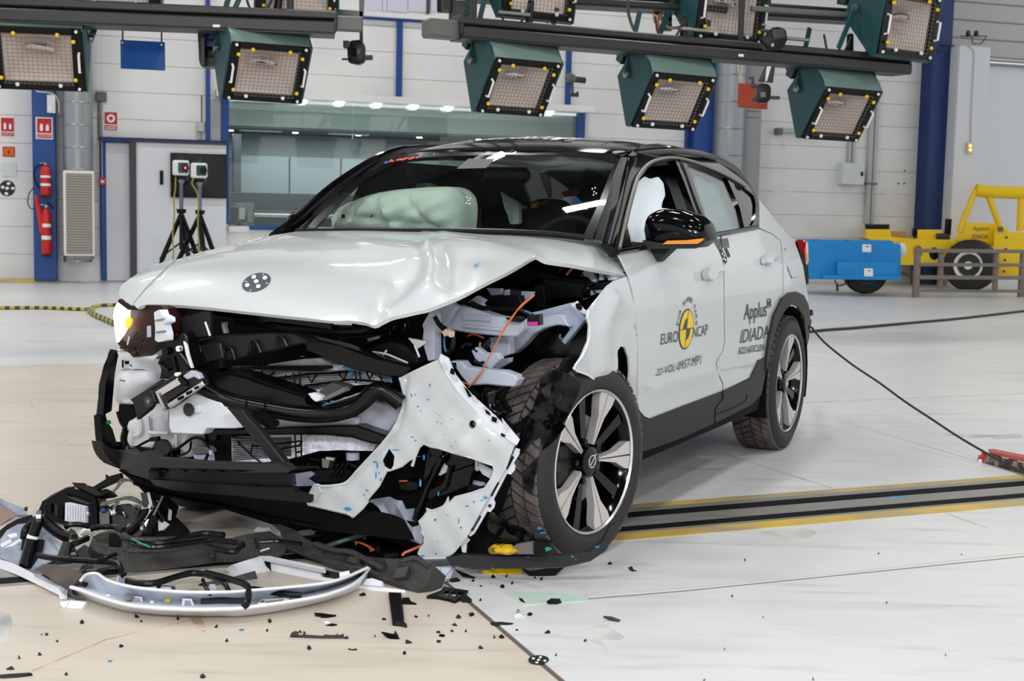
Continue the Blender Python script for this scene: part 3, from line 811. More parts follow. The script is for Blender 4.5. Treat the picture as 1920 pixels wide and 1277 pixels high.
# blue board hung from two rods
t = thing('hanging_board', 'plain blue board hanging from two thin rods', 'board', dep(12.4)(267, 132))
g = dep(12.4)
slab('board', rnd(z('a', '676,223 925,236 927,397 678,385'), 1.2, 2), g, 'blue_board', t, .012, (0, 1, 0), .6)
for x, ya, yb in ((230, 20, 76), (303, 24, 80)): MB().tube([g(x, -140), g(x, yb)], .008, 6).build('rod', 'rig_dark', t)
for x, y in ((230, 80), (303, 84)): MB().disc(g(x, y)-np.array([0, .006, 0]), (0, 1, 0), .009, .01, 10).build('screw', 'sign_white', t)
# junction boxes, conduits, small fittings
def fitting(name, label, cat, boxes, base):
    t = thing(name, label, cat, wallp(0)(*base))
    for nm, m, a, off, d in boxes: wbox(*a, off, d, .006).build(nm, m, t)
    return t
fitting('junction_box', 'grey junction box with conduits above alarm sign', 'electrical box', [('case', 'rig_grey', (180, 172, 200, 190), 0, .09), ('conduit', 'rig_grey', (183.5, 190, 187, 262), 0, .03), ('conduit', 'steel', (189, 190, 192, 262), .0, .03), ('conduit', 'steel', (189.5, 258, 192.5, 338), .07, .03)], (190, 340))
fitting('call_point', 'small red alarm call point on blue door post', 'alarm', [('case', 'red', (186, 334, 198, 347), .07, .06), ('button', 'sign_white', (189, 338, 195, 343), .13, .01)], (192, 347))
fitting('junction_box', 'white junction box with thin conduit by window corner', 'electrical box', [('case', 'wall_grey', (369, 229, 383, 247), 0, .08), ('conduit', 'rig_grey', (377, 178, 379, 229), 0, .02), ('conduit', 'wall_grey', (371, 247, 377, 262), 0, .04)], (376, 262))
fitting('emergency_light', 'white emergency light on top of the blue column', 'lamp', [('case', 'wall_white', (88, 178, 104, 212), .30, .08), ('lens', 'sign_white', (90, 198, 98, 210), .38, .01)], (96, 212))
t = thing('power_cable', 'white cable looping into the emergency light on column', 'cable', wallp(.3)(110, 212))
wire('cable', [(66, 167), (72, 172), (92, 174), (104, 180), (110, 192), (111, 212)], wallp(.36), .014, 'wall_grey', t)
# ---- right part of the back wall
t = thing('vent_pipe', 'thick grey ventilation pipe rising beside blue column', 'pipe', wallp(.3)(1365, 540))
cyl('pipe', 1340, 1394, -60, 540, .36, 'duct', t, .42)
o = column('trim_15', 1388, 1424, 100, 540, .0, .42, mat('concrete', (150, 151, 151), .6)); 
for y in (207, 219): strip('trim_15', (1389, y), (1423, y+1), 1.2, .42, .006, 'rig_grey')
fitting('switch_cabinet', 'grey electrical cabinet with black latch on right wall', 'electrical box', [('case', 'room_pale', (1581, 306, 1621, 346), 0, .18), ('latch', 'black_plastic', (1615, 322, 1619, 330), .18, .02), ('conduit', 'wall_grey', (1592, 258, 1597, 306), .02, .05), ('conduit', 'wall_grey', (1599, 258, 1604, 306), .02, .05)], (1600, 346))
fitting('drain_pipe', 'pair of white pipes running down the right wall', 'pipe', [('pipe', 'wall_grey', (1629, 160, 1637, 420), .01, .07), ('pipe', 'wall_grey', (1639, 150, 1645, 420), .01, .06), ('clip', 'rig_grey', (1622, 343, 1646, 346), .0, .09)], (1636, 420))
fitting('pipe_stub', 'short horizontal pipe stub with flange left of cabinet', 'pipe', [('pipe', 'wall_grey', (1464, 242, 1530, 250), .02, .08), ('flange', 'rig_grey', (1458, 240, 1468, 253), .02, .12)], (1470, 253))
t = onwall('paper_notice', 'plain paper notice on wall below electric cabinet', 'paper', 1449, 347, 1473, 366, mat('paper', (218, 218, 222), .7), 0, .004, 0)
t = onwall('paper_notice', 'curled paper notice on wall right of the white pipes', 'paper', 1660, 349, 1683, 371, 'paper', 0, .004, 0)
for i, (x, y) in enumerate(((1697, 320), (1685, 344), (1696, 344))): onwall('wall_plug', ['upper small black plug above two on right wall', 'lower left black plug of the pair on wall', 'lower right black plug of the pair on wall'][i], 'plug', x-1.3, y-1.3, x+1.3, y+1.3, 'black_plastic', 0, .02, .004)
# white pier with pendant switch and sensors
o = column('trim_16', 1788, 1846, 86, 545, -.3, .9, 'door_white')
t = thing('pendant_switch', 'pendant switch with two lit amber buttons on white pier', 'switch', wallp(.6)(1819, 288))
wbox(1815, 267, 1825, 288, .61, .05, .006).build('case', 'beige_plastic', t)
for y in (273, 281): wbox(1818, y-2, 1822, y+2, .66, .01, .003).build('button', 'led_amber', t)
wire('cord', [(1820, 268), (1822, 200), (1826, 120), (1826, 96), (1815, 86)], wallp(.62), .009, 'wall_grey', t)
t = thing('sensor_bracket', 'two black sensors on wire bracket atop white pier', 'sensor', wallp(.4)(1825, 84))
wire('bracket', [(1800, 68), (1850, 68), (1840, 82), (1824, 82), (1822, 68)], wallp(.4), .014, 'rig_grey', t, 1)
for x in (1815, 1830): MB().disc(wallp(.4)(x, 68), (0, 0, 1), .05, .1, 10, .03).build('sensor', 'rig_dark', t)
wire('cable', [(1790, 86), (1770, 84), (1765, 100)], wallp(.4), .012, 'rig_dark', t)
for k in range(2):
    ld = bpy.data.lights.new('room_fill_light', 'AREA'); ld.shape = 'RECTANGLE'; ld.size = 2.6; ld.size_y = 1.6; ld.energy = 75; ld.color = (.92, 1, 1)  # added fill light that brightens the control room interior
    lo = bpy.data.objects.new('room_fill_light', ld); q = wall_local(win[0]+1.2+k*2.2, -1.7, win[3]-.46); lo.location = tuple(q); lo.rotation_euler = (0, 0, HALL); COL.objects.link(lo)
# ================================================================== lighting rigs
def level(P1, px, py):                          # point on the ray through px,py at the height of P1
    return plZ(P1[2])(px, py)
def beam(name, label, P1, P2, h, parts):
    P1, P2 = np.array(P1), np.array(P2); d = (P2-P1)/np.linalg.norm(P2-P1); L_ = np.linalg.norm(P2-P1); n = np.array([d[1], -d[0], 0]); n /= np.linalg.norm(n)
    u = np.cross(n, d); u = u if u[2] > 0 else -u; ax = np.array([d, n, u]); c = (P1+P2)/2
    t = thing(name, label, 'light rig', c-[0, 0, h])
    MB().box(c-u*h*.25+n*.04, (L_, .22, h*.5), ax, .012).build('lower_rail', 'rig_dark', t)
    MB().box(c+u*h*.27, (L_+.04, .26, h*.34), ax, .012).build('upper_rail', 'rig_dark', t)
    MB().box(c+u*h*.03+n*.02, (L_, .16, h*.16), ax).build('groove', 'black_matt', t)
    MB().box(c-u*h*.5-n*.02, (L_, .30, .02), ax).build('flange', 'rig_dark', t)
    for e in (P1, P2): MB().box(e+u*h*.1, (.03, .24, h*.9), ax, .01).build('end_plate', 'rig_dark', t)
    return t, d, n, u
def floodlight(label, px, py, Y, gw, yaw, pitch, hook=None, up=False, group='floodlights on the rigs'):
    ph = math.atan((px-W/2)/F_PX); ys, ps = math.radians(yaw), math.radians(pitch)
    s = gw*Y/(F_PX*.58*math.cos(ys+ph))
    a = np.array([math.cos(ys), math.sin(ys), 0]); n0 = np.array([math.sin(ys), -math.cos(ys), 0])
    f = n0*math.cos(ps)+np.array([0, 0, -math.sin(ps)]); u = np.cross(f, a)*-1; u = u if u[2] > 0 else -u
    c = dep(Y)(px, py); t = thing('floodlight', label, 'floodlight', c, 0, group)
    KY = .86; P = lambda x, y, d=0.0: c+(a*x+u*y*KY+f*d)*s
    ax = np.array([a, u, f]); ax = ax if np.linalg.det(ax) > 0 else np.array([a, f, u])
    B = lambda mb, x, y, d, sx, sy, sd, bev=.004: mb.box(P(x, y, d), ((sx, sy*KY, sd) if ax[1] is u or np.allclose(ax[1], u) else (sx, sd, sy*KY))*np.array(s), ax, bev*s)
    gW, gH = .58, .50
    fr = MB()
    for x in (-.335, .335): B(fr, x, 0, .0, .09, .66, .05)
    for y in (-.29, .29): B(fr, 0, y, .0, .67, .08, .05)
    fr.build('front_frame', 'black_plastic', t)
    side = [(.0, -.34), (.02, .32), (-.18, .44), (-.34, .42), (-.42, .02), (-.05, -.36)]
    for x in (-.40, .385):
        mb = MB(); mb.prism([(d*s, y*s*KY) for d, y in side], P(x, 0, 0), f, u, a, .018*s); mb.build('side_plate', 'teal', t)
    top = [(.02, .32), (-.06, .39), (-.18, .43), (-.34, .41)]
    mb = MB()
    V = [P(x, y, d) for d, y in top for x in (-.385, .385)]+[P(x, y-.02, d) for d, y in top for x in (-.385, .385)]
    k = len(top)*2; Fc = [[2*i, 2*i+1, 2*i+3, 2*i+2] for i in range(3)]+[[k+2*i+2, k+2*i+3, k+2*i+1, k+2*i] for i in range(3)]+[[0, k, k+1, 1], [k-2, k-1, 2*k-1, 2*k-2]]
    mb.add(*fix(V, Fc)); mb.build('top_cover', 'teal_light', t)
    bk = [(.0, -.33), (-.05, -.36), (-.42, .02), (-.34, .40)]
    V = [P(x, y, d) for d, y in bk for x in (-.385, .385)]; V2 = [P(x, y+.01, d+.015) for d, y in bk for x in (-.385, .385)]
    MB().add(*fix(V+V2, [[2*i, 2*i+2, 2*i+3, 2*i+1] for i in range(3)]+[[8+2*i+1, 8+2*i+3, 8+2*i+2, 8+2*i] for i in range(3)]+[[0, 1, 9, 8], [6, 14, 15, 7]])).build('back_cover', 'teal', t)
    mb = MB(); B(mb, 0, .30, -.48, .82, .30, .10, .01); mb.build('ballast_box', 'rig_dark', t)
    mb = MB(); mb.prism([(-.43, .18), (-.43, .46), (-.56, .46), (-.60, .24)] and [(d*s, y*s*KY) for d, y in [(-.42, .16), (-.42, .47), (-.54, .47), (-.62, .26)]], P(-.42, 0, 0), f, u, a, .02*s); mb.build('ballast_end', 'teal', t)
    # reflector: four slanting facets behind the glass
    rw, rh = .28, .24; bx = [(-.10, .10), (.10, .10), (.10, -.02), (-.10, -.02)]; fx_ = [(-rw-.01, rh+.01), (rw+.01, rh+.01), (rw+.01, -rh-.01), (-rw-.01, -rh-.01)]
    V = [P(x, y, -.02) for x, y in fx_]+[P(x, y, -.24) for x, y in bx]
    MB().add(V, [[0, 1, 5, 4], [1, 2, 6, 5], [2, 3, 7, 6], [3, 0, 4, 7], [4, 5, 6, 7]]).build('reflector', 'reflector', t, None)
    MB().tube([P(-.12, .08, -.12), P(-.04, .10, -.10), P(.06, .09, -.10), P(.12, .05, -.12)], [.02*s, .035*s, .035*s, .025*s], 10).build('bulb', 'chrome', t)
    g = MB()
    for i in range(15): B(g, -.28+.04*i, 0, .032, .0032, .54, .0032, 0)
    for i in range(14): B(g, 0, -.26+.04*i, .034, .60, .0032, .0032, 0)
    o = g.build('guard_grid', 'grid_wire', t, None); o['kind'] = 'stuff'
    for x, y, m in ((-.31, .20, 'yellow'), (-.31, -.20, 'yellow'), (.31, .20, 'yellow'), (.31, -.20, 'yellow'), (-.18, -.265, 'sign_white'), (.18, -.265, 'sign_white'), (-.18, .265, 'yellow'), (.18, .265, 'yellow')):
        mb = MB(); B(mb, x, y, .045, .032, .036, .03, .008); mb.build('clip', m, t)
    for x in (-.35, .35):
        mb = MB(); mb.tube([P(x, -.12, .03), P(x, -.11, .07), P(x, .07, .07), P(x, .08, .03)], .011*s, 6); mb.build('handle', 'sign_white', t)
    for x in (-.335, .335):
        for y in (-.3, .3): mb = MB(); mb.disc(P(x, y, .02), f, .014*s, .02*s, 8); mb.build('screw', 'sign_white', t)
    piv = .12
    for x in (-.43, .42):
        mb = MB(); mb.disc(P(x-.01, piv, -.28), a, .035*s, .03*s, 14); mb.build('pivot', 'steel', t)
        A = P(x+.0, piv, -.28); hh = hook if hook else .55
        Bp = A+np.array([0, 0, hh])+a*(-.10*s*np.sign(x)*0+.16*s)+n0*-.02 if not up else A-np.array([0, 0, hh])-a*.20*s
        dd = (Bp-A)/np.linalg.norm(Bp-A); w_ = np.cross(dd, a); w_ /= np.linalg.norm(w_); mb = MB().box((A+Bp)/2, (np.linalg.norm(Bp-A), .05*s, .014*s), np.array([dd, np.cross(w_, dd), w_]) if True else None); mb.build('yoke_arm', 'teal', t)
    if not up:
        A = P(.12, .40, -.25); MB().tube([A, A+[0, 0, .09*s], A+[0, 0, .1*s], A+[.02, .1, .38]], [.026*s, .026*s, .04*s, .034*s], 10).build('cable_plug', 'black_plastic', t)
        A = P(-.05, .42, -.3); MB().tube(crv([A+[-.12, 0, .32], A+[-.06, 0, .12], A+[.06, 0, .10], A+[.16, 0, .30]], 5), .012, 6).build('cable', 'rig_dark', t)
    return t
# right rig
PR1 = dep(12.0)(858, 52); PR2 = level(PR1, 1693, 122); PR2 = PR1+(PR2-PR1)
tR, dR, nRg, uR = beam('lighting_beam', 'dark grooved beam above car carrying the right row of floodlights', PR1, PR2, .19, None)
MB().box(PR1-dR*.16+np.array([0, .05, -.02]), (.30, .20, .16), np.array([dR, nRg, uR]), .02).build('end_connector', 'rig_grey', tR)
for s_ in (0.5, 2.4, 3.6): MB().box(PR1+dR*s_+uR*.15+nRg*.1, (.30, .05, .03), np.array([dR, nRg, uR]), .006).build('clamp_plate', 'steel', tR)
tag_ = MB().box(PR1+dR*2.9-uR*.06+nRg*.16, (.06, .01, .025), np.array([dR, nRg, uR]), .003).build('sticker', 'sign_white', tR)
for s_ in (.15, 3.0): MB().tube([PR1+dR*s_+uR*.1, PR1+dR*s_+np.array([0, 0, CEIL-PR1[2]])], .03, 8).build('hanger_rod', 'rig_dark', tR)
# second rail running behind at the top of the frame
q1, q2 = dep(13.2)(1440, 14), dep(14.4)(1640, 34)
t2, d2_, n2_, u2_ = beam('lighting_beam', 'rear beam with pale top edge behind right floodlights', dep(12.6)(880, -14), dep(15.0)(1700, 36), .13, None)
MB().box((q1+q2)/2, (1.8, .05, .05), np.array([d2_, n2_, u2_]), .006).build('top_edge', 'rig_grey', t2)
for s_ in (.3, 3.4): A = dep(12.6)(880, -14)+d2_*s_; MB().tube([A, A+np.array([0, 0, CEIL-A[2]])], .03, 8).build('hanger_rod', 'rig_dark', t2)
# left rig
PL1 = dep(11.2)(-60, 16); PL2 = level(PL1, 628, 44)
tL, dL, nL, uL = beam('lighting_beam', 'dark grooved beam at top left carrying left floodlights', PL1, PL2, .20, None)
MB().box(PL2+dL*.12, (.22, .13, .12), np.array([dL, nL, uL]), .01).build('end_connector', 'rig_grey', tL)
MB().box(PL1+dL*2.0-uL*.08+nL*.16, (.06, .01, .022), np.array([dL, nL, uL]), .003).build('sticker', 'sign_white', tL)
for s_ in (.8, 2.6): MB().tube([PL1+dL*s_+uL*.1, PL1+dL*s_+np.array([0, 0, CEIL-PL1[2]])], .03, 8).build('hanger_rod', 'rig_dark', tL)
def beamY(P1, P2, px):
    o, d = ray(px, 100); k = d[0]/d[1]; D = P2-P1; tt = (k*P1[1]-P1[0])/(D[0]-k*D[1]); return P1[1]+D[1]*tt
floodlight('large floodlight at far left over the blue column', 71, 109, beamY(PL1, PL2, 71), 122, 11, 24, .45)
floodlight('floodlight hanging below left beam beside the black speaker', 500, 136, beamY(PL1, PL2, 500), 108, 30, 26, .5)
floodlight('floodlight hanging over the windscreen, left of three below right beam', 973, 163, beamY(PR1, PR2, 973), 93, 35, 31, .55)
floodlight('floodlight hanging over car roof, middle of three below right beam', 1263, 190, beamY(PR1, PR2, 1263), 88, 33, 31, .6)
floodlight('tilted floodlight below the beam end, by grey cabinet', 1577, 214, beamY(PR1, PR2, 1577), 76, 32, 31, .62)
floodlight('floodlight standing on left beam, cut by frame top', 557, -22, beamY(PL1, PL2, 557)+.15, 112, 12, 12, .42, True)
floodlight('cut-off floodlight above left beam near hanging board', 215, -44, beamY(PL1, PL2, 215)+.15, 118, 8, 12, .42, True)
floodlight('floodlight standing on right beam left end by dark bracket', 1013, -24, beamY(PR1, PR2, 1013)+.2, 100, 30, 10, .42, True)
floodlight('floodlight on right beam beside the yellow hoist', 1372, 18, beamY(PR1, PR2, 1372)+.2, 92, 30, 8, .50, True)
floodlight('floodlight on right beam end against the blue column', 1704, 48, beamY(PR1, PR2, 1704)-.4, 72, 36, 8, .42, True)
# dark bracket block on the left end of the right rig
t = thing('rig_bracket', 'dark bracket block behind left end of right beam', 'bracket', dep(12.5)(880, 60))
g = dep(12.6)
slab('arm', z('Y', '1250,0 1470,0 1470,150 1200,330 1210,130'), g, 'rig_dark', t, .12, (0, 1, 0), 2)
slab('plate', z('Y', '1075,-60 1290,-60 1260,60 1210,135 1075,130'), dep(12.75), 'black_satin', t, .1, (0, 1, 0), 2)
MB().tube([g(838, 20), g(838, -300)], .05, 8).build('hanger', 'rig_dark', t)
# left part: small white truss stub right of the left beam
t = thing('truss_stub', 'thin grey truss stub right of the left beam', 'truss', dep(12)(650, 40))
g = dep(12.0)
slab('rail', z('Y', '-60,100 245,125 245,190 -60,170'), g, 'rig_grey', t, .06, (0, 1, 0), 1)
slab('rail', z('Y', '-60,225 180,232 170,322 -60,300'), g, 'rig_grey', t, .06, (0, 1, 0), 1)
slab('post', z('Y', '200,-60 255,-60 240,200 200,200'), g, 'rig_grey', t, .06, (0, 1, 0), 1)
# measuring cameras
def rigcam(label, s, Y, cx, cy, body, arm, lens, extra=()):
    g = dep(Y); t = thing('measuring_camera', label, 'camera', g(cx, cy), 0, 'cameras on the rigs')
    slab('body', rnd(body, 4, 3), g, 'black_plastic', t, .10, (0, 1, 0), 2)
    slab('hanger', arm, dep(Y+.06), 'rig_dark', t, .03, (0, 1, 0), .6)
    slab('lens', lens, dep(Y+.02), 'rig_dark', t, .07, (0, 1, 0), 1)
    for nm, m, p, dd in extra: slab(nm, p, dep(Y-dd), m, t, .04, (0, 1, 0), .8)
    return t
rigcam('dark camera hanging from thin rod between the two beams', 1, 11.98, 665, 96, z('Y', '100,455 220,445 262,515 255,690 190,725 75,700 65,560'), z('Y', '205,150 238,150 240,470 205,470'), z('Y', '180,620 345,618 345,668 200,672'),
       [('clamp', 'rig_dark', z('Y', '20,455 85,455 110,510 60,545 20,535'), .0), ('opening', 'black_matt', z('Y', '115,540 165,535 170,640 110,625'), .012), ('ring', 'rig_grey', z('Y', '178,552 208,550 205,610 180,600'), .015), ('lever', 'rig_dark', z('Y', '5,655 110,650 110,672 5,672'), .0)])
rigcam('dark camera under right beam in front of the orange board', 1, 13.2, 1433, 175, z('X', '1560,960 1600,935 1690,945 1715,990 1705,1120 1665,1155 1560,1150 1550,1100'), z('X', '1650,735 1760,740 1735,930 1570,915'), z('X', '1690,1075 1815,1080 1810,1115 1690,1112'),
       [('clamp', 'rig_dark', z('X', '1470,860 1520,862 1525,930 1560,975 1530,1000 1485,985 1500,890 1470,885'), .0), ('gap', 'wall_white', z('X', '1665,745 1715,745 1665,915 1650,915'), -.02), ('lens_ring', 'rig_grey', z('X', '1590,1040 1650,1030 1655,1090 1600,1100'), .015), ('lever', 'rig_dark', z('X', '1490,1110 1560,1085 1560,1145 1510,1140'), .0)])
rigcam('dark camera sitting on the right beam between two floodlights', 1, 13.0, 1452, 72, z('X', '1650,400 1720,310 1800,300 1880,330 1900,440 1850,540 1700,560 1640,500 1590,430'), z('X', '1600,460 1680,440 1690,560 1620,560'), z('X', '1610,320 1720,335 1720,365 1610,350'),
       [('housing', 'rig_dark', z('X', '1720,330 1860,330 1890,420 1740,450'), .03), ('ring', 'steel', z('X', '1710,500 1740,480 1755,520 1720,530'), .02)])
t = thing('wall_camera', 'small grey surveillance camera on the wall above window', 'camera', wallp(.3)(1075, 180))
g = wallp(.35)
MB().tube([g(1062, 142), g(1066, 145), g(1078, 149)], [.05, .085, .06], 14).build('dome', 'rig_grey', t)
MB().tube([g(1074, 148), g(1097, 151)], .05, 12).build('barrel', 'rig_dark', t)
MB().tube([g(1073, 155), g(1074, 178), g(1082, 180), g(1083, 172)], .02, 8).build('bracket', 'rig_dark', t)
MB().box(g(1077, 178), (.14, .06, .06), AXW, .01).build('base', 'rig_dark', t)
t = thing('line_speaker', 'tall black curved speaker array hanging under left beam', 'speaker', dep(11.75)(388, 126)); g = dep(11.75)
slab('side', rnd(z('i', '298,280 378,280 380,750 345,755 318,690'), 3, 2), dep(11.70), 'rig_dark', t, .2, (0, 1, 0), 1.5)
for k, (ya, yb) in enumerate(((285, 350), (358, 440), (448, 525), (533, 640))): slab('driver_box', z('i', f'382,{ya} 500,{ya} 503,{yb} 384,{yb}'), g, 'blue_dark' if k in (1, 2) else 'black_satin', t, .2, (0, 1, 0), 1)
slab('foot', z('i', '384,645 503,645 490,740 384,750'), g, 'rig_dark', t, .2, (0, 1, 0), 1)
MB().tube([dep(11.85)(384, 60), dep(11.85)(384, 30)], .05, 10).build('hanging_bracket', 'rig_dark', t)
t = thing('chain_hoist', 'orange chain hoist with control box behind right beam', 'hoist', dep(13.6)(1236, 60)); g = dep(13.6)
slab('body', rnd(z('X', '370,50 500,45 505,100 465,110 465,240 400,240 385,110'), 2, 2), g, 'amber', t, .12, (0, 1, 0), 1)
slab('hook', rnd(z('X', '430,235 455,240 475,300 470,350 420,350 418,295'), 1.5, 2), dep(13.62), 'amber', t, .05, (0, 1, 0), .8)
slab('control_box', z('X', '505,60 600,60 600,340 510,340'), dep(13.8), 'rig_grey', t, .1, (0, 1, 0), 1)
for k in range(3): slab('slot', z('X', f'515,{105+k*85} 595,{105+k*85} 595,{150+k*85} 515,{150+k*85}'), dep(13.79), 'black_matt', t, .02, (0, 1, 0), .3)
slab('window', z('X', '410,105 450,108 450,165 410,160'), dep(13.59), 'black_matt', t, .01, (0, 1, 0), .3)
MB().tube([g(1237, 10), g(1237, -300)], .015, 6).build('chain', 'steel', t)
MB().tube(crv([g(1237, 8), g(1240, 34), g(1252, 50), g(1272, 52), g(1283, 46)], 5), .018, 6).build('cable', 'grille_grey', t)
t = thing('loose_cable', 'thin grey cable hanging down onto the right beam', 'cable', dep(12.3)(1190, 50))
MB().tube(crv([dep(12.35)(1177, -120), dep(12.35)(1177, 5), dep(12.3)(1181, 35), dep(12.3)(1188, 55)], 5), .014, 6).build('cable', 'rig_dark', t)
t = thing('orange_board', 'orange-red square board hung on a thin cord', 'board', dep(15.5)(1411, 203)); g = dep(15.5)
slab('board', z('X', '1345,935 1680,945 1672,1230 1335,1205'), g, 'orange_board', t, .015, (0, 1, 0), .6)
for p in ('1350,1190', '1660,1208'): MB().disc(g(*z('X', p)[0]), (0, -1, 0), .012, .006, 10).build('screw', 'steel', t)
MB().tube([g(*z('X', '1370,935')[0]), g(*z('X', '1340,700')[0]), g(*z('X', '1340,0')[0])], .006, 5).tube([g(*z('X', '1375,935')[0]), g(*z('X', '1390,700')[0])], .006, 5).build('cord', 'beige_plastic', t)

# ================================================================== tripods with boxed cameras
def tripod(label, clabel, x, ytop, foot_pts, hub, led, Y):
    g = dep(Y)
    t = thing('tripod', label, 'tripod', g(hub[0], foot_pts[0][1]), 0, 'camera tripods')
    MB().tube([g(hub[0], hub[1]+4), g(x+1, ytop+40)], .028, 10).build('centre_column', mat('tripod_tube', (110, 108, 130), .3, metal=.7), t)
    MB().tube([g(hub[0], hub[1]+2), g(hub[0], hub[1]-6)], [.06, .075], 12).build('hub', 'black_plastic', t)
    MB().tube([g(x+1, ytop+44), g(x+1, ytop+34), g(x+1, ytop+30)], [.03, .06, .06], 12).build('head', 'steel', t)
    MB().box(g(x+1, ytop+30), (.17, .12, .09), np.eye(3), .01).build('head_plate', 'black_plastic', t)
    base = g(*hub)
    for k, fp in enumerate(foot_pts):
        gg = fp; m = base*.35+gg*.65
        MB().tube([base+[0, 0, -.02], m], [.032, .036], 8).tube([m, gg], [.022, .020], 8).disc(gg, (0, 0, 1), .03, .03, 8).build('leg', 'black_plastic', t)
        cc = base+(g(hub[0], hub[1]+62)-base)*.9; MB().tube([cc, base*.42+gg*.58], .012, 6).build('strut', 'black_plastic', t)
    MB().tube([base, g(hub[0], hub[1]+70)], .03, 8).build('lower_tube', 'black_plastic', t)
    c = thing('boxed_camera', clabel, 'camera', g(x, ytop+27), 0, 'white boxed cameras')
    ax = np.array([[math.cos(.25), math.sin(.25), 0], [-math.sin(.25), math.cos(.25), 0], [0, 0, 1.]]); cc = g(x, ytop+14)
    k = Y/F_PX
    MB().box(cc, (30*k, 30*k, 28*k), ax, .02).build('case', 'plastic_white', c)
    MB().box(cc+[0, 0, 16*k], (12*k, 16*k, 4*k), ax, .008).disc(cc+[0, 0, 18*k], (0, 0, 1), 3.5*k, 6*k, 10).build('top_knob', 'rig_dark', c)
    fr = -ax[1]
    MB().box(cc+fr*15*k+ax[0]*4*k, (18*k, 3*k, 19*k), ax, .018).build('window', mat('lens_green', (20, 70, 64), .2), c)
    MB().disc(cc+fr*16*k+ax[0]*8*k, fr, 6.5*k, 5*k, 18).build('lens', 'black_gloss', c)
    if led: MB().disc(cc+fr*21*k+ax[0]*8*k, fr, 2.2*k, .8*k, 12).build('indicator_lamp', 'led_red', c)
    return t
TY = 15.6
def ft(px, py): return floorp(px, py)
h1, h2 = (340, 400), (374, 402)
def feet(hx, *o):
    b = floorp(hx, 536); return [b+np.array([dx, dy, 0]) for dx, dy in o]
Yt = floorp(340, 540)[1]
tripod('black tripod left of pair, under camera with red light', 'white boxed camera with glowing red lens lamp on left tripod', 339, 301, feet(340, (-.40, -.15), (.42, -.1), (.06, .45)), (340, 398), True, Yt)
tripod('black tripod right of pair, under camera without light', 'white boxed camera with dark lens on the right tripod', 373, 306, feet(375, (-.46, -.1), (.40, -.1), (.0, .45)), (375, 400), False, Yt)
for pts, lb in (([(329, 332), (329, 352), (326, 375), (327, 400), (324, 440), (325, 480), (318, 535)], 'yellow and black striped cord hanging from the left camera'), ([(363, 335), (360, 345), (368, 358), (372, 375), (371, 430), (374, 470), (372, 530)], 'yellow and black striped cord hanging from the right camera')):
    g = dep(Yt-.12); o = MB().tube(crv([g(*p) for p in pts], 5), .011, 6).build('camera_cable', 'tape_rope'); tag(o, lb, 'cord'); o.name = 'camera_cable'

# ================================================================== machines on the right
# blue barrier trolley
P1_, P2_ = floorp(1500, 553), floorp(1700, 556)
Yb = floorp(1625, 553)[1]; g = dep(Yb-.35); gb = dep(Yb-.4)
t = thing('barrier_trolley', 'bright blue barrier trolley behind the car with white labels', 'trolley', floorp(1625, 553))
back = np.array([.2, .98, 0])
slab('body', z('N', '-30,548 800,560 802,590 862,592 862,886 -30,882'), g, 'blue_cart', t, 1.0, back, 1)
slab('lower_block', z('N', '322,735 835,735 835,858 322,858'), dep(Yb-.5), 'blue_cart', t, .18, (0, 1, 0), 1)
slab('ledge', z('N', '200,850 862,858 862,890 200,884'), dep(Yb-.52), 'blue_cart', t, .2, (0, 1, 0), 1)
for nm, p in (('label', '535,585 608,587 610,653 535,651'), ('label', '550,790 624,792 625,860 550,858')): slab(nm, rnd(z('N', p), 1.2, 2), dep(Yb-.37 if '585' in p else Yb-.53), 'sign_white', t, .02, (0, 1, 0), .3)
for p, yy in (('565,598 590,600 590,608 565,606', Yb-.385), ('578,806 604,808 604,814 578,812', Yb-.545)): slab('label_print', z('N', p), dep(yy), 'rig_grey', t, .01, (0, 1, 0), .1)
for p in ('110,545 150,545 155,556 105,555', '385,548 420,548 425,562 380,560', '670,558 695,558 697,570 668,568'): slab('lifting_eye', z('N', p), dep(Yb-.3), 'blue_dark', t, .06, (0, 1, 0), .3)
slab('side_plate', z('N', '855,570 900,580 915,640 905,690 862,680'), dep(Yb+.1), 'sign_white', t, .3, (0, 1, 0), 1)
def wheel_simple(t, c, axis, r, w, rim=.55, rm='steel', name='wheel'):
    axis = np.array(axis, float)/np.linalg.norm(axis); c = np.array(c, float)
    o = MB().tube([c-axis*w*.5, c-axis*w*.46, c-axis*w*.3, c+axis*w*.3, c+axis*w*.46, c+axis*w*.5], [r*rim, r*.9, r, r, r*.9, r*rim], 28, False).build(name, 'rubber', t)
    MB().tube([c+axis*w*.36, c+axis*w*.47, c+axis*w*.52], [r*rim*.80, r*rim*.86, r*rim*1.02], 24, False).build('rim', rm, t)
    MB().disc(c+axis*w*.3, axis, r*rim*.84, .02, 20).build('rim_plate', 'rig_dark', t)
    MB().disc(c+axis*w*.32, axis, r*.16, .10, 12).build('hub', 'sign_white', t)
    return o
c = floorp(1620, 553); wheel_simple(t, (c[0], c[1], .36), (-.12, -1, 0), .34, .26)
for x, y0, y1 in ((1602, 526, 545),):
    MB().tube(crv([g(1565, 525), g(1570, 534), g(1578, 535), g(1588, 530)], 4), .012, 6).tube([g(1570, 534), g(1570, 546)], .02, 6).build('chain', 'rig_dark', t)
slab('under_block', z('N', '470,890 640,890 635,925 475,925'), dep(Yb-.1), 'yellow_dark', t, .3, (0, 1, 0), .5)
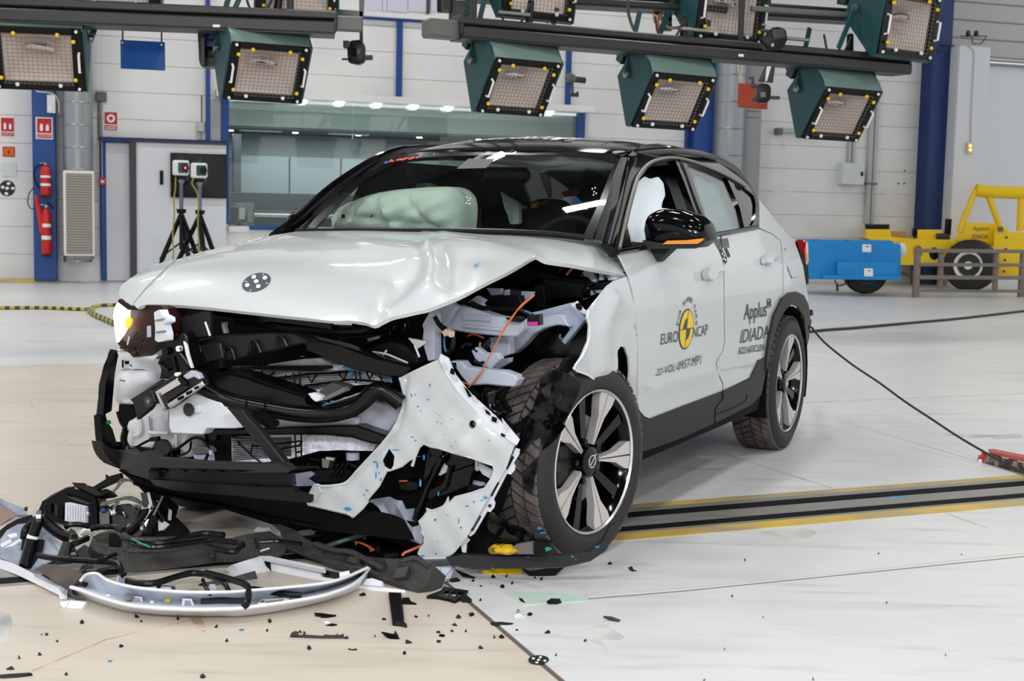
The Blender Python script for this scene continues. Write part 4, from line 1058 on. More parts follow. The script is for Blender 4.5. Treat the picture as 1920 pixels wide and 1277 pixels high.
# yellow crash trolley
Yy = floorp(1800, 541)[1]; g = dep(Yy)
t = thing('crash_trolley', 'large yellow steel crash trolley with roll cage and tyres', 'trolley', floorp(1800, 541))
bk = np.array([.25, .97, 0])
slab('chassis', z('N', '520,515 780,520 1000,540 1330,545 1330,610 1000,610 1000,760 860,760 800,700 640,560'), dep(Yy+.1), 'yellow', t, 1.3, bk, 1)
slab('front_block', z('N', '565,455 765,455 785,520 565,520'), dep(Yy+.15), 'yellow', t, .8, bk, 1)
slab('front_pad', z('N', '555,415 765,415 765,453 558,450'), dep(Yy+.14), 'black_plastic', t, .8, bk, 1)
slab('wood_block', z('N', '785,475 905,475 905,525 785,520'), dep(Yy+.2), 'wood', t, .3, bk, 1)
slab('deck_box', z('N', '1005,458 1215,462 1215,545 1005,540'), dep(Yy+.15), 'yellow', t, .5, bk, 1)
slab('deck_pad', z('N', '960,450 1005,450 1005,515 960,512'), dep(Yy+.25), 'black_plastic', t, .3, bk, 1)
slab('deck_pad', z('N', '1005,440 1075,440 1075,458 1005,458'), dep(Yy+.45), 'black_plastic', t, .3, bk, .5)
slab('pipe_cluster', rnd(z('N', '1165,490 1280,495 1285,545 1165,545'), 2, 2), dep(Yy+.1), 'rig_dark', t, .3, bk, 1)
slab('upright_plate', z('N', '1245,365 1300,368 1288,510 1235,500'), dep(Yy+.3), 'black_plastic', t, .1, bk, .6)
sheet('frame_plate', z('N', '865,560 1000,540 1290,545 1290,770 865,760'), dep(Yy+.02), 'yellow', t, .03, [ell(*z('N', '1003,650')[0], 10, 13), ell(*z('N', '1150,665')[0], 10, 12)], 20)
slab('cab_side', z('N', '1395,395 1690,405 1690,590 1330,560 1340,530'), dep(Yy-.02), 'yellow', t, .06, bk, 1)
slab('cab_floor', z('N', '1290,545 1690,560 1690,605 1290,600'), dep(Yy+.0), 'yellow', t, 1.2, bk, 1)
slab('side_panel', z('N', '1665,450 1780,440 1785,480 1990,485 1990,855 1640,850'), dep(Yy-.18), 'yellow', t, .08, bk, 1)
for p in ('1765,525', '1760,625', '1752,718', '1745,816'): MB().disc(dep(Yy-.19)(*z('N', p)[0]), (0, -1, 0), .02, .012, 10).build('bolt', 'rig_dark', t)
MB().disc(dep(Yy-.20)(*z('N', '1713,455')[0]), (0, -1, 0), .05, .03, 6).build('bolt', 'rig_grey', t)
wire('cage_tube', z('N', '1365,480 1390,395 1505,120'), g, .052, 'yellow', t, 1, 12)
wire('cage_tube', z('N', '1500,120 1575,118 1620,190 1715,450'), g, .055, 'yellow', t, 1, 12)
wire('cage_tube', z('N', '1505,120 1600,135 2000,150'), g, .11, 'yellow', t, 1, 14)
wire('cage_tube', z('N', '1895,160 1880,470'), g, .06, 'yellow', t, 1, 12)
wire('cage_tube', z('N', '1880,430 2000,430'), dep(Yy+.3), .06, 'tail_amber', t, 1, 10)
letters('lettering', 'Applus+', z('N', '1480,432 1622,432 1622,476 1480,476'), dep(Yy-.02), 'decal_black', t, .004)
letters('lettering', 'IDIADA', z('N', '1470,500 1605,500 1605,536 1470,536'), dep(Yy-.02), 'decal_black', t, .004, shear=.2)
c = floorp(1818, 543); wheel_simple(t, (c[0], c[1]-.0, .42), (-.5, -.87, 0), .44, .46, .54, 'sign_white')
c = floorp(1742, 528); wheel_simple(t, (c[0], c[1]+.3, .36), (-.5, -.87, 0), .36, .36, .58, 'rig_grey')
wire('strut', z('N', '865,830 960,860 980,790'), dep(Yy+.5), .03, 'rig_grey', t, 1)
# steel guard fence
Yf = floorp(1717, 558)[1]; f1 = floorp(1717, 558); f2 = floorp(1914, 557); df = (f2-f1)/np.linalg.norm(f2-f1)
g = plane(f1, np.cross(df, [0, 0, 1.0])); t = thing('guard_fence', 'low grey steel guard fence before the yellow trolley', 'fence', f1)
nf = np.cross(df, [0, 0, 1.0]); nf = nf if nf[1] > 0 else -nf
for p in ('1000,612 1040,618 1018,1050 975,1048', '1905,640 1950,640 1945,1048 1878,1046'): slab('post', z('N', p), g, 'fence_steel', t, .06, nf, 1)
for p in ('1200,640 1235,640 1222,965 1185,965', '1680,655 1705,655 1690,1000 1655,1000'): slab('upright', z('N', p), plane(f1+nf*.02, nf), 'fence_steel', t, .05, nf, .8)
for p in ('1000,622 1950,630 1950,662 1000,655', '1020,742 1950,750 1950,778 1020,772', '1018,850 1950,856 1950,888 1018,884', '1010,970 1950,976 1950,1000 1010,994'): slab('rail', z('N', p), plane(f1-nf*.01, nf), 'fence_steel', t, .05, nf, .8)
# ropes on the floor
def rope(name, label, px, r, m, zz=None):
    P = [floorp(*p, r) for p in px]
    return tag(MB().tube(crv(P, 6), r, 8).build(name, m), label, 'rope')
rope('floor_rope', 'black rope lying across the floor behind the car', [(1380, 640), (1525, 621), (1600, 615), (1700, 606), (1800, 597), (1920, 583), (2000, 574)], .015, 'rope')
def ropemat():
    m = bpy.data.materials.new('striped_rope'); m.use_nodes = True; nt = m.node_tree; b = nt.nodes['Principled BSDF']; tc = nt.nodes.new('ShaderNodeTexCoord'); w = nt.nodes.new('ShaderNodeTexWave'); w.inputs['Scale'].default_value = 3.2
    r = nt.nodes.new('ShaderNodeValToRGB'); r.color_ramp.interpolation = 'CONSTANT'; r.color_ramp.elements[0].color = (*srgb((60, 60, 40)), 1); r.color_ramp.elements[1].position = .5; r.color_ramp.elements[1].color = (*srgb((176, 166, 60)), 1)
    nt.links.new(tc.outputs['Object'], w.inputs['Vector']); nt.links.new(w.outputs['Fac'], r.inputs['Fac']); nt.links.new(r.outputs['Color'], b.inputs['Base Color']); MATS['striped_rope'] = m
ropemat()
rope('striped_rope', 'yellow and black striped rope on floor left of car', [(-60, 575), (0, 577), (80, 577), (165, 580), (175, 575), (200, 572), (300, 570)], .02, 'striped_rope')
rope('striped_rope', 'yellow and black striped rope running towards the headlight', [(167, 581), (178, 590), (195, 597), (215, 606), (260, 625)], .028, 'striped_rope')
# tow strap from the car tail and the red and black floor device
dv = floorp(1838, 866); t = thing('floor_device', 'red and black floor device with worn lettering at right', 'device', dv)
zz = .0
dl = floorp(1917, 889)-dv; g = plane(dv, (dl[1], -dl[0], 0)); bk = np.array([-math.sin(.3)*-1, math.cos(.3), 0]); bk = np.array([.25, .97, 0])
k = ZO
def v(s): return [(1800+float(a)/12.77, 820+float(b)/12.77) for a, b in (q.split(',') for q in s.split())]
slab('front_plate', v('560,600 620,400 720,420 900,470 1560,640 2300,800 2300,1030 1500,870 930,730 700,690'), g, mat('device_dark', (70, 60, 60), .6, noise=((150, 136, 132), 22, .5, .62)), t, .02, bk, .4)
slab('top_flange', v('720,360 850,355 1120,410 1560,500 2300,640 2300,780 1560,610 1300,540 900,440 730,420'), g, mat('device_red', (178, 84, 80), .6), t, .10, bk, .5)
slab('end_block', v('435,590 460,470 530,470 540,370 600,360 620,400 600,540 560,620'), g, 'red', t, .06, bk, .4)
MB().tube([g(*v('485,560')[0])-bk*.012, g(*v('485,560')[0])+bk*.01], .010, 10).build('pin', 'sign_white', t)
for a in ('700,420', '930,480', '1300,540'): q = g(*v(a)[0]); MB().box(q+bk*.05-[0, 0, .05], (.012, .09, .1)).build('rib', 'grille_grey', t)
tail = cw((-.86, .60, .50))
P = [tail, level(np.array([0, 0, .40]), 1560, 652), level(np.array([0, 0, .27]), 1640, 713), level(np.array([0, 0, .15]), 1740, 790), level(np.array([0, 0, .07]), 1800, 830), g(1848, 848)-bk*.02, g(1900, 876)-bk*.03, level(np.array([0, 0, .01]), 1960, 905)]
tail = plYc(.70)(1521, 613); E_ = g(1848, 848)-bk*.02; N_ = np.cross(E_-tail, [0, 0, 1.0]); vp = plane(tail, N_/np.linalg.norm(N_))
P = [tail]+[vp(px, py) for px, py in ((1547, 643), (1597, 683), (1647, 716.5), (1697, 753), (1747, 786), (1797, 819))]+[E_, g(1900, 876)-bk*.03, level(np.array([0, 0, .01]), 1960, 905)]
tag(MB().tube(crv(P, 6), .0065, 8).build('tow_line', 'rope'), 'taut black line from the car tail to the floor device', 'rope')
# ================================================================== the car
def spl(tab):
    P = crv([np.array([a, b]) for a, b in tab], 10); X = np.array([p[0] for p in P]); Y = np.array([p[1] for p in P]); o = np.argsort(X); X, Y = X[o], Y[o]
    return lambda x: np.interp(x, X, Y)
PZ = spl([(.1, .84), (.17, .86), (.30, .895), (.45, .905), (.55, .912), (.75, .933), (.88, .935), (.97, .925), (1.03, .905), (1.08, .872), (1.2, .80), (1.35, .71), (1.45, .645), (1.52, .58), (1.56, .5), (1.6, .3)])
PX = spl([(-1.1, .66), (-.9, .78), (-.7, .875), (-.4, .945), (0, .985), (.5, 1), (1.4, 1.003), (2.2, 1), (2.7, .985), (3.1, .94), (3.4, .83), (3.55, .68)])
HX = spl([(1.9, 1.165), (2.2, 1.16), (2.4, 1.15), (2.7, 1.125), (3.0, 1.08), (3.2, 1.03), (3.3, .985), (3.4, .92), (3.47, .85), (3.52, .75), (3.54, .6)])
RC = spl([(1.95, 1.40), (1.8, 1.50), (1.6, 1.55), (1.3, 1.585), (.95, 1.598), (.6, 1.594), (.3, 1.578), (0, 1.545), (-.25, 1.47), (-.5, 1.35), (-.7, 1.22), (-.84, 1.10)])
def Sy(x, zz): return PZ(zz)*PX(x)
def Hz(x, y): return HX(x)-.03*(np.abs(y)/.8)**2-.05*(np.abs(y)/.8)**6
def Rz(x, y): return RC(x)-.055*(np.abs(y)/.58)**2-.03*(np.abs(y)/.58)**8
FS = lambda q: q[..., 1]-Sy(q[..., 0], q[..., 2])
FSR = lambda q: -q[..., 1]-Sy(q[..., 0], q[..., 2])
FH = lambda q: q[..., 2]-Hz(q[..., 0], q[..., 1])
FR_ = lambda q: q[..., 2]-Rz(q[..., 0], q[..., 1])
def Wx(y, zz): return 2.38-1.715*(zz-1.136)+.05*np.sin(np.clip((zz-1.136)/.4, 0, 1)*math.pi)-.33*y**2
FW = lambda q: q[..., 0]-Wx(q[..., 1], q[..., 2])
def BX(y): return 3.53-.12*(np.abs(y)/.6)**2-.25*(np.abs(y)/.85)**6
def bump_s(d=0.0):                              # bumper plan curve, d metres further in
    return lambda px, py: solve(px, py, lambda q: q[..., 0]-BX(q[..., 1])+d)
def sS(d=0.0): return lambda px, py: solve(px, py, lambda q: q[..., 1]-Sy(q[..., 0], q[..., 2])+d)
def sW(d=0.0): return lambda px, py: solve(px, py, lambda q: q[..., 0]-Wx(q[..., 1], q[..., 2])+d)
def sH(d=0.0): return lambda px, py: solve(px, py, lambda q: q[..., 2]-Hz(q[..., 0], q[..., 1])+d)
def sR(d=0.0): return lambda px, py: solve(px, py, lambda q: q[..., 2]-Rz(q[..., 0], q[..., 1])+d)
SIDE = sS()
car = thing('car', 'wrecked white crossover car with black roof and torn open front', 'car', C0, CAR_YAW)
def grid(name, fn, us, vs, m, parent, th=.01, smooth=40, inward=None):
    V = [[cw(fn(u, w)) for w in vs] for u in us]; nu, nv = len(us), len(vs); P = np.array(V).reshape(-1, 3)
    Fc = [[i*nv+j, (i+1)*nv+j, (i+1)*nv+j+1, i*nv+j+1] for i in range(nu-1) for j in range(nv-1)]
    if th:
        inw = np.array(inward if inward is not None else (0, 0, -1.0))@MC*th
        Q = P+inw; n = len(P); Fc2 = [[i+n for i in f[::-1]] for f in Fc]
        rim = [i*nv for i in range(nu)]+[(nu-1)*nv+j for j in range(1, nv)]+[i*nv+nv-1 for i in range(nu-2, -1, -1)]+[j for j in range(nv-2, 0, -1)]
        Fc3 = [[rim[i], rim[i-1], rim[i-1]+n, rim[i]+n] for i in range(len(rim))]
        V2, F2 = fix(np.vstack([P, Q]), Fc+Fc2+Fc3)
        return mk(name, V2, F2, m, parent, smooth)
    return mk(name, P, Fc, m, parent, smooth)
ln = np.linspace
# --- body shell behind the panels, right flank, tail, floor pan
grid('inner_side', lambda x, q: (x, Sy(x, q)-.014, q), ln(.48, 2.24, 14), ln(.27, 1.04, 10), 'black_matt', car, .02, inward=(0, -1, 0))
grid('inner_quarter', lambda x, q: (x, Sy(x, q)-.014, q), ln(-.70, .5, 12), ln(.86, 1.04, 5), 'black_matt', car, .02, inward=(0, -1, 0))
grid('right_flank', lambda x, q: (x, -Sy(x, q), q), ln(-.8, 2.3, 20), ln(.3, 1.06, 10), 'paint_white', car, .02, inward=(0, 1, 0))
grid('right_wing', lambda x, q: (x, -Sy(x, q)+.01, q), ln(2.30, 2.82, 7), ln(.74, .97, 4), 'paint_white', car, .02, inward=(0, 1, 0))
grid('right_window', lambda x, q: (x, -Sy(x, q), q), ln(-.5, 1.7, 14), ln(1.09, 1.46, 8), 'glass_dark', car, .004, inward=(0, 1, 0))
grid('tailgate', lambda y, q: (-.84+.16*(y/.75)**2+(q-.5)*.10, y, q), ln(-.70, .70, 12), ln(.35, 1.02, 8), 'paint_white', car, .03, inward=(1, 0, 0))
MB().box(cw((1.0, 0, .27)), (3.2, 1.5, .10), MC, .02).build('floor_pan', 'black_matt', car)
MB().box(cw((-.55, 0, .40)), (.5, 1.36, .34), MC, .02).build('rear_underbody', 'black_matt', car)
# --- doors and quarter
BELT = z('Q', '222,1036 490,988 760,938')
front_door = [(1159.5, 477), (1217, 467), (1280, 455.5), (1350, 443), (1356, 500), (1357, 560), (1357.5, 640), (1354, 659), (1340, 681), (1344, 698), (1354, 720), (1354, 733), (1280, 761), (1219, 785), (1209, 781), (1194.5, 764), (1196, 690), (1196, 635), (1192, 590), (1187, 552), (1178, 515), (1170, 497)]
def door_relief(px, py):                        # soft shoulder, waist hollow and lower feature line
    s = 0.0
    yl = 728-(px-1230)*.30
    s += .006*math.exp(-((py-yl)/16)**2)*(1 if 1215 < px < 1345 else .2)
    return s
o = sheet('front_door', front_door, SIDE, 'paint_white', car, .006, res=9, relief=door_relief)
fd = o
rear_door = [(1353, 442.5), (1421, 429), (1448, 440), (1463, 452), (1467.5, 500), (1467.5, 560), (1452, 593), (1444, 632), (1438, 667), (1423, 674.5), (1405, 708.5), (1356.5, 732.5), (1356.5, 720), (1346, 698), (1342, 681), (1356.5, 659), (1359.5, 640), (1359, 560), (1358, 500)]
rd = sheet('rear_door', rear_door, SIDE, 'paint_white', car, .006, res=9, relief=door_relief)
quarter = [(1469.3, 560), (1469.3, 500), (1465, 452), (1450, 439), (1424, 427), (1424, 375), (1440, 395), (1455, 414), (1470, 432), (1490, 453), (1506, 499), (1512, 538), (1517, 566), (1519, 590), (1515, 578), (1509, 560), (1502, 550), (1493, 546.5), (1481, 549)]
sheet('rear_quarter', quarter, SIDE, 'paint_white', car, .006, res=8)
sheet('fuel_flap', rnd(z('Q', '1650,985 1738,970 1765,1222 1705,1236 1672,1150'), 3, 3), SIDE, 'paint_white', car, .004, off=.004, res=12)
wire('flap_gap', z('Q', '1650,985 1738,970 1765,1222 1705,1236 1672,1150 1650,985'), sS(-.002), .0016, 'rig_grey', car, 1, 5)
tl = slab('tail_light', rnd(z('Q', '1733,925 1760,912 1800,910 1828,930 1834,1095 1817,1135 1800,1095'), 2, 2), plX(-.44), 'tail_red', car, .05, -CF, 1)
slab('tail_light_edge', z('Q', '1812,990 1828,960 1834,1095 1817,1133 1806,1108 1820,1080'), plX(-.435), 'tail_amber', tl, .04, -CF, .5)
slab('tail_light_band', z('Q', '1738,940 1752,930 1800,1080 1800,1095'), plX(-.432), 'black_gloss', tl, .01, -CF, .4)
for nm, p in (('tow_eye_cover', '1450,285 1462,288 1462,325 1452,325'),): sheet(nm, z('R', p), SIDE, 'black_plastic', car, .02, off=.01, res=10)
# --- sill and arch cladding
sill = z('R', '296,942 355,1004 385,1016 620,925 870,831 1055,747 1110,624 1168,602 1150,735 1128,850 1060,920 985,958 875,1014 815,1042 560,1156 303,1246')
sheet('sill_cladding', sill, sS(-.008), 'cladding', car, .03, res=10)
sheet('arch_cladding', z('R', '1165,605 1185,470 1215,330 1270,213 1320,175 1360,167 1410,190 1440,250 1452,330 1446,470 1416,592 1400,560 1422,440 1412,340 1372,266 1330,250 1290,285 1250,350 1225,420 1200,520 1178,640 1160,700'), sS(-.016), 'cladding', car, .012, res=8)
wire('sill_seam', z('R', '868,832 870,880 824,940 818,1040'), sS(-.010), .002, 'black_matt', car, 3, 5)
wire('lower_seam', z('R', '825,985 1010,905 1030,850'), sS(-.009), .0018, 'black_matt', car, 2, 5)
A_ = [cw((.41*math.cos(a), .36, .355+.41*math.sin(a))) for a in ln(-.35, math.pi+.3, 18)]
B_ = [p+np.array(CL)*.535 for p in A_]
mk('wheel_liner', A_+B_, [[i, i+1, 19+i, 18+i] for i in range(17)]+[list(range(18))], 'black_matt', car, None)
# --- decals on the doors
def decal(name, px, m, parent, off=.0135): return sheet(name, px, SIDE, m, parent, .0008, off=off-.012+.0008, res=7, relief=door_relief)
def fdS(px, py): return SIDE(px, py)+CL*door_relief(px, py)
def lt(body, k, q, m, parent, **kw): return letters('lettering', body, z(k, q), fdS, m, parent, off=.003+kw.pop('lift', 0), **kw)
lt('EURO', 'R', '459,449 569,424 567,500 453,520', 'decal_grey', fd)
lt('NCAP', 'R', '671,406 768,381 766,452 668,474', 'decal_grey', fd)
lt('22-VOL-0957-MP1', 'R', '426,682 722,583 719,648 417,727', 'decal_black', fd, shear=.15, space=1.08, lift=.002)
lt('Applus', 'R', '1014,250 1162,228 1157,362 1004,388', 'decal_grey', rd, bold=.006)
lt('IDIADA', 'R', '988,421 1172,388 1174,470 981,511', 'decal_grey', rd, shear=.22)
lt('A221603CLEN', 'R', '972,538 1146,513 1144,557 968,586', 'decal_grey', rd, bold=.008)
def rx(cx, cy, a, b, lean=0.0): return [(x+(cy-y)*lean, y) for x, y in ell(cx, cy, a, b, 40)]
def Rp(pts): return [(1110+a/3.548, 500+b/3.548) for a, b in pts]
sheet('plus_badge', Rp(rnd([(1161, 215), (1188, 209), (1190, 270), (1163, 277)], 14, 4)), SIDE, 'decal_grey', rd, .0008, [Rp(rnd([(1166, 221), (1184, 216), (1186, 264), (1168, 271)], 10, 4))], 6, .0022)
for q in ('1172,229 1179,227 1180,259 1173,261', '1168,241 1184,238 1184,247 1168,250'): decal('plus_bar', z('R', q), 'decal_grey', rd, .0142)
em = decal('target_ring', Rp(rx(624, 415, 48, 136, .09)), 'decal_grey', fd)
decal('target_face', Rp(rx(624, 415, 43, 127, .09)), 'decal_yellow', em, .0149)
def quadrant(t0, t1, k=.58):
    P = [(0, 0)]+[(43*k*math.cos(t), 127*k*math.sin(t)) for t in ln(t0, t1, 10)]; return Rp([(624+x+(-y)*.09, 415+y-x*.16) for x, y in P])
decal('target_quadrant', quadrant(math.pi, 1.5*math.pi), 'decal_grey', em, .0156); decal('target_quadrant', quadrant(0, .5*math.pi), 'decal_grey', em, .0156)
decal('target_line', Rp([(635, 288), (638, 288), (613, 542), (610, 542)]), 'decal_grey', em, .0156)
decal('target_line', Rp([(581, 418), (668, 404), (668, 410), (581, 424)]), 'decal_grey', em, .0156)
txt = 'FOR SAFER CARS'
for i, ch in enumerate(txt):
    if ch == ' ': continue
    t = math.radians(168-(168-12)*i/(len(txt)-1)); dw = .085
    def pt(r, a): return (626+63*r*math.cos(a)+18*r*math.sin(a)*.9, 415-196*r*math.sin(a))
    q = Rp([pt(1.09, t+dw), pt(1.09, t-dw), pt(.93, t-dw), pt(.93, t+dw)])
    letters('lettering', ch, q, fdS, 'decal_grey', fd, off=.0035, bold=.022)
for i in range(8): decal('scale_bar', z('Q', f'{1062+i*13},{905+(-1)*i} {1067+i*13},{904+(-1)*i} {1082+i*13},{985-1*i} {1077+i*13},{986-1*i}'), 'decal_black', fd if i < 5 else rd)
decal('marker_patch', z('Q', '1128,985 1150,982 1183,1055 1160,1062'), 'decal_black', rd); decal('marker_patch', z('Q', '1010,875 1050,905 1110,1010 1090,1015'), 'grey_tint', fd)
o = decal('marker_disc', z('Q', '1080,990 1100,985 1145,1050 1153,1095 1142,1118 1122,1095 1100,1040'), 'decal_black', fd)
for x, y in ((1112, 1032), (1128, 1050), (1122, 1075), (1138, 1085)): decal('marker_dot', [(1110+a/4.562, 250+b/4.562) for a, b in ell(x, y, 6, 8, 10)], 'white_print', o, .0145)
# --- door handles
def handle(k, q, pocket, parent):
    sheet('handle_pocket', z(k, pocket), SIDE, 'primer_grey', parent, .002, off=.002, res=6)
    sheet('door_handle', rnd(z(k, q), 4, 3), SIDE, 'paint_white', parent, .03, off=.034, res=6)
handle('Q', '930,1200 955,1165 1005,1150 1100,1168 1105,1190 1025,1196 1018,1240 975,1262 945,1258', '985,1150 1050,1145 1060,1200 1030,1262 985,1268', fd)
handle('Q', '1436,1080 1455,1050 1500,1038 1570,1050 1575,1068 1515,1075 1510,1100 1475,1128 1445,1125', '1480,1040 1535,1032 1545,1075 1520,1135 1485,1135', rd)
# --- black greenhouse frame on the visible side, its openings, glass and trim
frame = z('Q', '135,935 212,1030 490,985 760,936 1035,886 1415,815 1427,770 1427,600 1407,520 1340,447 1250,367 1100,263 1000,204 860,149 700,104 560,86 440,98 360,140 318,200 290,370 210,640')
h1_ = z('Q', '262,970 335,650 400,400 470,305 560,246 712,230 790,420 870,640 985,852 740,905 485,955')
h2_ = z('Q', '808,250 900,268 1000,308 1155,385 1265,640 1302,805 1150,838 1022,862 930,600')
h3_ = z('Q', '1205,405 1300,462 1385,535 1402,610 1395,730 1370,785 1322,802 1290,640')
sheet('greenhouse_frame', frame, sS(-.002), 'black_gloss', car, .03, [h1_, h2_, h3_], 9)
sheet('rear_door_glass', z('Q', '800,240 900,255 1000,300 1165,380 1275,640 1310,812 1150,845 1015,868 920,600'), sS(.012), 'glass_side', car, .004, res=16)
sheet('quarter_glass', z('Q', '1195,395 1300,452 1393,530 1410,610 1403,735 1375,795 1312,812 1285,640'), sS(.010), 'glass_dark', car, .004, res=14)
wire('window_trim', z('Q', '236,985 300,690 360,470 400,360 470,272 560,226 700,207 860,240 1000,290 1150,358 1310,452'), sS(-.010), .0075, 'khaki_trim', car, 4, 8)
wire('belt_trim', z('Q', '218,1016 490,968 760,922 1035,872 1412,803'), sS(-.006), .011, 'black_gloss', car, 3, 8)
sheet('sail_panel', z('Q', '262,965 292,740 340,960 338,968'), sS(.01), 'black_plastic', car, .02, res=8)
MB().tube(crv([SIDE(*p) for p in z('Q', '752,235 790,330 900,640 1010,868')], 4), .009, 8).build('pillar_seal', 'black_plastic', car)
sheet('paint_mark', z('Q', '640,108 665,106 722,165 690,175'), sS(-.006), 'white_print', car, .0008, res=6)
sheet('side_curtain_airbag', rnd(z('Q', '292,720 360,450 440,372 500,386 565,370 605,430 628,530 600,585 590,640 665,640 655,760 640,925 340,930 300,800'), 3, 2), sS(.075), 'curtain_white', car, .03, res=7, relief=lambda x, y: .004*math.sin(x*.16+y*.03))
sheet('side_curtain_airbag', rnd(z('Q', '872,365 1000,410 1130,447 1190,560 1250,760 1272,830 1190,845 1000,830 960,650 900,450'), 3, 2), sS(.075), 'curtain_white', car, .03, res=7, relief=lambda x, y: .004*math.sin(x*.12+y*.10))
sheet('grab_liner', z('Q', '380,400 470,300 560,240 715,228 800,440 880,650 800,700 720,640 660,460 590,350 500,380 440,360'), sS(.11), 'black_satin', car, .03, res=10)
sheet('roof_liner', z('Q', '800,240 900,255 1000,300 1165,380 1180,460 1120,440 1000,405 860,370'), sS(.09), 'seat_dark', car, .03, res=10)
sheet('seat_back', z('Q', '560,560 660,470 760,600 880,680 990,860 640,930'), sS(.22), 'seat_dark', car, .1, res=12)
# --- roof, windscreen, pillars
RW = spl([(1.95, .55), (1.69, .575), (1.3, .59), (.9, .59), (.5, .585), (0, .565), (-.4, .535), (-.8, .50)])
def rooffn(u, w):
    x0 = 1.76-.30*(w*.575)**2-(w**6)*.02; x = -.80+(x0+.80)*u; y = w*RW(x); return (x, y, Rz(x, y))
grid('roof', rooffn, ln(0, 1, 36), ln(-1, 1, 25), 'black_gloss', car, .02)
hdr = lambda w: (Wx(w*.575, 1.515-.03*abs(w)**2)+.012, w*.575, 1.515-.03*abs(w)**2)
scr = [(548, 445), (556, 433), (600, 392), (650, 346), (700, 311), (729, 294), (765, 288), (802, 285), (840, 282), (934, 280), (1028, 281), (1090, 284), (1148, 289), (1164, 295), (1151, 328), (1139, 371), (1122, 418), (1112, 460), (1000, 450), (840, 446), (700, 446)]
sc = sheet('windscreen', scr, sW(), 'glass_screen', car, .005, res=16)
band = [(729, 293.5), (765, 287.5), (802, 284.5), (840, 281.5), (934, 279.5), (1028, 280.5), (1090, 283.5), (1148, 288.5), (1164, 294.5), (1158, 308), (1130, 299), (1085, 294), (1028, 291), (934, 290), (840, 292), (802, 295), (765, 299), (740, 305), (690, 333), (640, 378), (585, 434), (556, 434), (600, 392), (650, 346), (700, 311)]
sheet('screen_border', band, sW(.006), 'black_satin', sc, .003, res=12)
sheet('screen_border', z('U', '1720,290 1650,470 1590,700 1500,950 1440,1110 1340,1100 1480,800 1560,600 1640,400 1680,330'), sW(.006), 'black_satin', sc, .003, res=12)
def ruled(name, pa, sa, pb, sb, m, parent, k=5, bulge=.01, label=None):
    A = crv([np.array(p) for p in pa], 5); B = crv([np.array(p) for p in pb], 5); V = []; n = len(A)
    for a, b in zip(A, B):
        q0, q1 = sa(*a), sb(*b)
        for j in range(k):
            t = j/(k-1); q = q0*(1-t)+q1*t; d = EYE-q; V.append(q+d/np.linalg.norm(d)*bulge*4*t*(1-t))
    V2 = [v-(EYE-v)/np.linalg.norm(EYE-v)*.02 for v in V]; m0 = len(V)
    Fc = [[i*k+j, i*k+j+1, (i+1)*k+j+1, (i+1)*k+j] for i in range(n-1) for j in range(k-1)]
    Fc += [[x+m0 for x in f[::-1]] for f in Fc]
    V2, F2 = fix(V+V2, Fc)
    return mk(name, V2, F2, m, parent, 45, label)
ruled('pillar_tape', z('U', '1722,290 1650,475 1590,700 1500,950 1462,1118'), sW(-.004), z('U', '1795,290 1745,475 1690,780 1640,950 1590,1130'), sS(.0), mat('pillar_tape', (30, 29, 32), .28, bump=.6, bscale=120), car)
ruled('pillar_gloss', z('U', '1790,290 1740,475 1685,780 1635,950 1585,1130'), sS(.001), z('U', '1890,290 1850,475 1760,900 1720,1050 1690,1170'), sS(-.002), 'black_gloss', car, bulge=.006)
MB().tube(crv([cw(q) for q in ((2.30, -.755, 1.10), (2.17, -.735, 1.17), (1.95, -.675, 1.33), (1.66, -.600, 1.475), (1.40, -.595, 1.515), (1.0, -.60, 1.535))], 5), [.030]*26, 10).build('right_pillar', 'black_gloss', car)
MB().tube(crv([cw(q) for q in ((1.70, .580, 1.478), (1.40, .592, 1.512), (1.0, .598, 1.535), (.5, .592, 1.528), (0, .572, 1.475), (-.4, .54, 1.37))], 5), .016, 10).build('roof_rail', 'black_gloss', car)
sheet('roof_disc', [(840+a/5.322, 240+b/5.322) for a, b in ell(1705, 250, 68, 17, 20)], sR(), 'khaki_trim', car, .001, off=.004, res=6)
sheet('corner_mark', z('U', '1790,280 1840,235 1885,268 1850,285'), sS(), 'khaki_trim', car, .001, off=.004, res=6)
def letters_fn(name, body, fn, m, parent, **kw):
    cu = bpy.data.curves.new('t', 'FONT'); cu.body = body; cu.offset = kw.get('bold', 0); cu.resolution_u = 3
    ob = bpy.data.objects.new('t', cu); COL.objects.link(ob); me = bpy.data.meshes.new_from_object(ob.evaluated_get(bpy.context.evaluated_depsgraph_get()))
    V = np.array([q.co[:] for q in me.vertices]); Fc = [list(q.vertices) for q in me.polygons]; bpy.data.objects.remove(ob); lo, hi = V.min(0), V.max(0)
    return mk(name, [fn((q[0]-lo[0])/(hi[0]-lo[0]), (q[1]-lo[1])/(hi[1]-lo[1])) for q in V], Fc, m, parent, None)
letters_fn('lettering', '22-VOL-0957-MP1', lambda u, w: cw((1.52-.20*w, -.30+.55*u, Rz(1.52-.20*w, -.30+.55*u)+.003)), 'white_print', car, bold=.01)
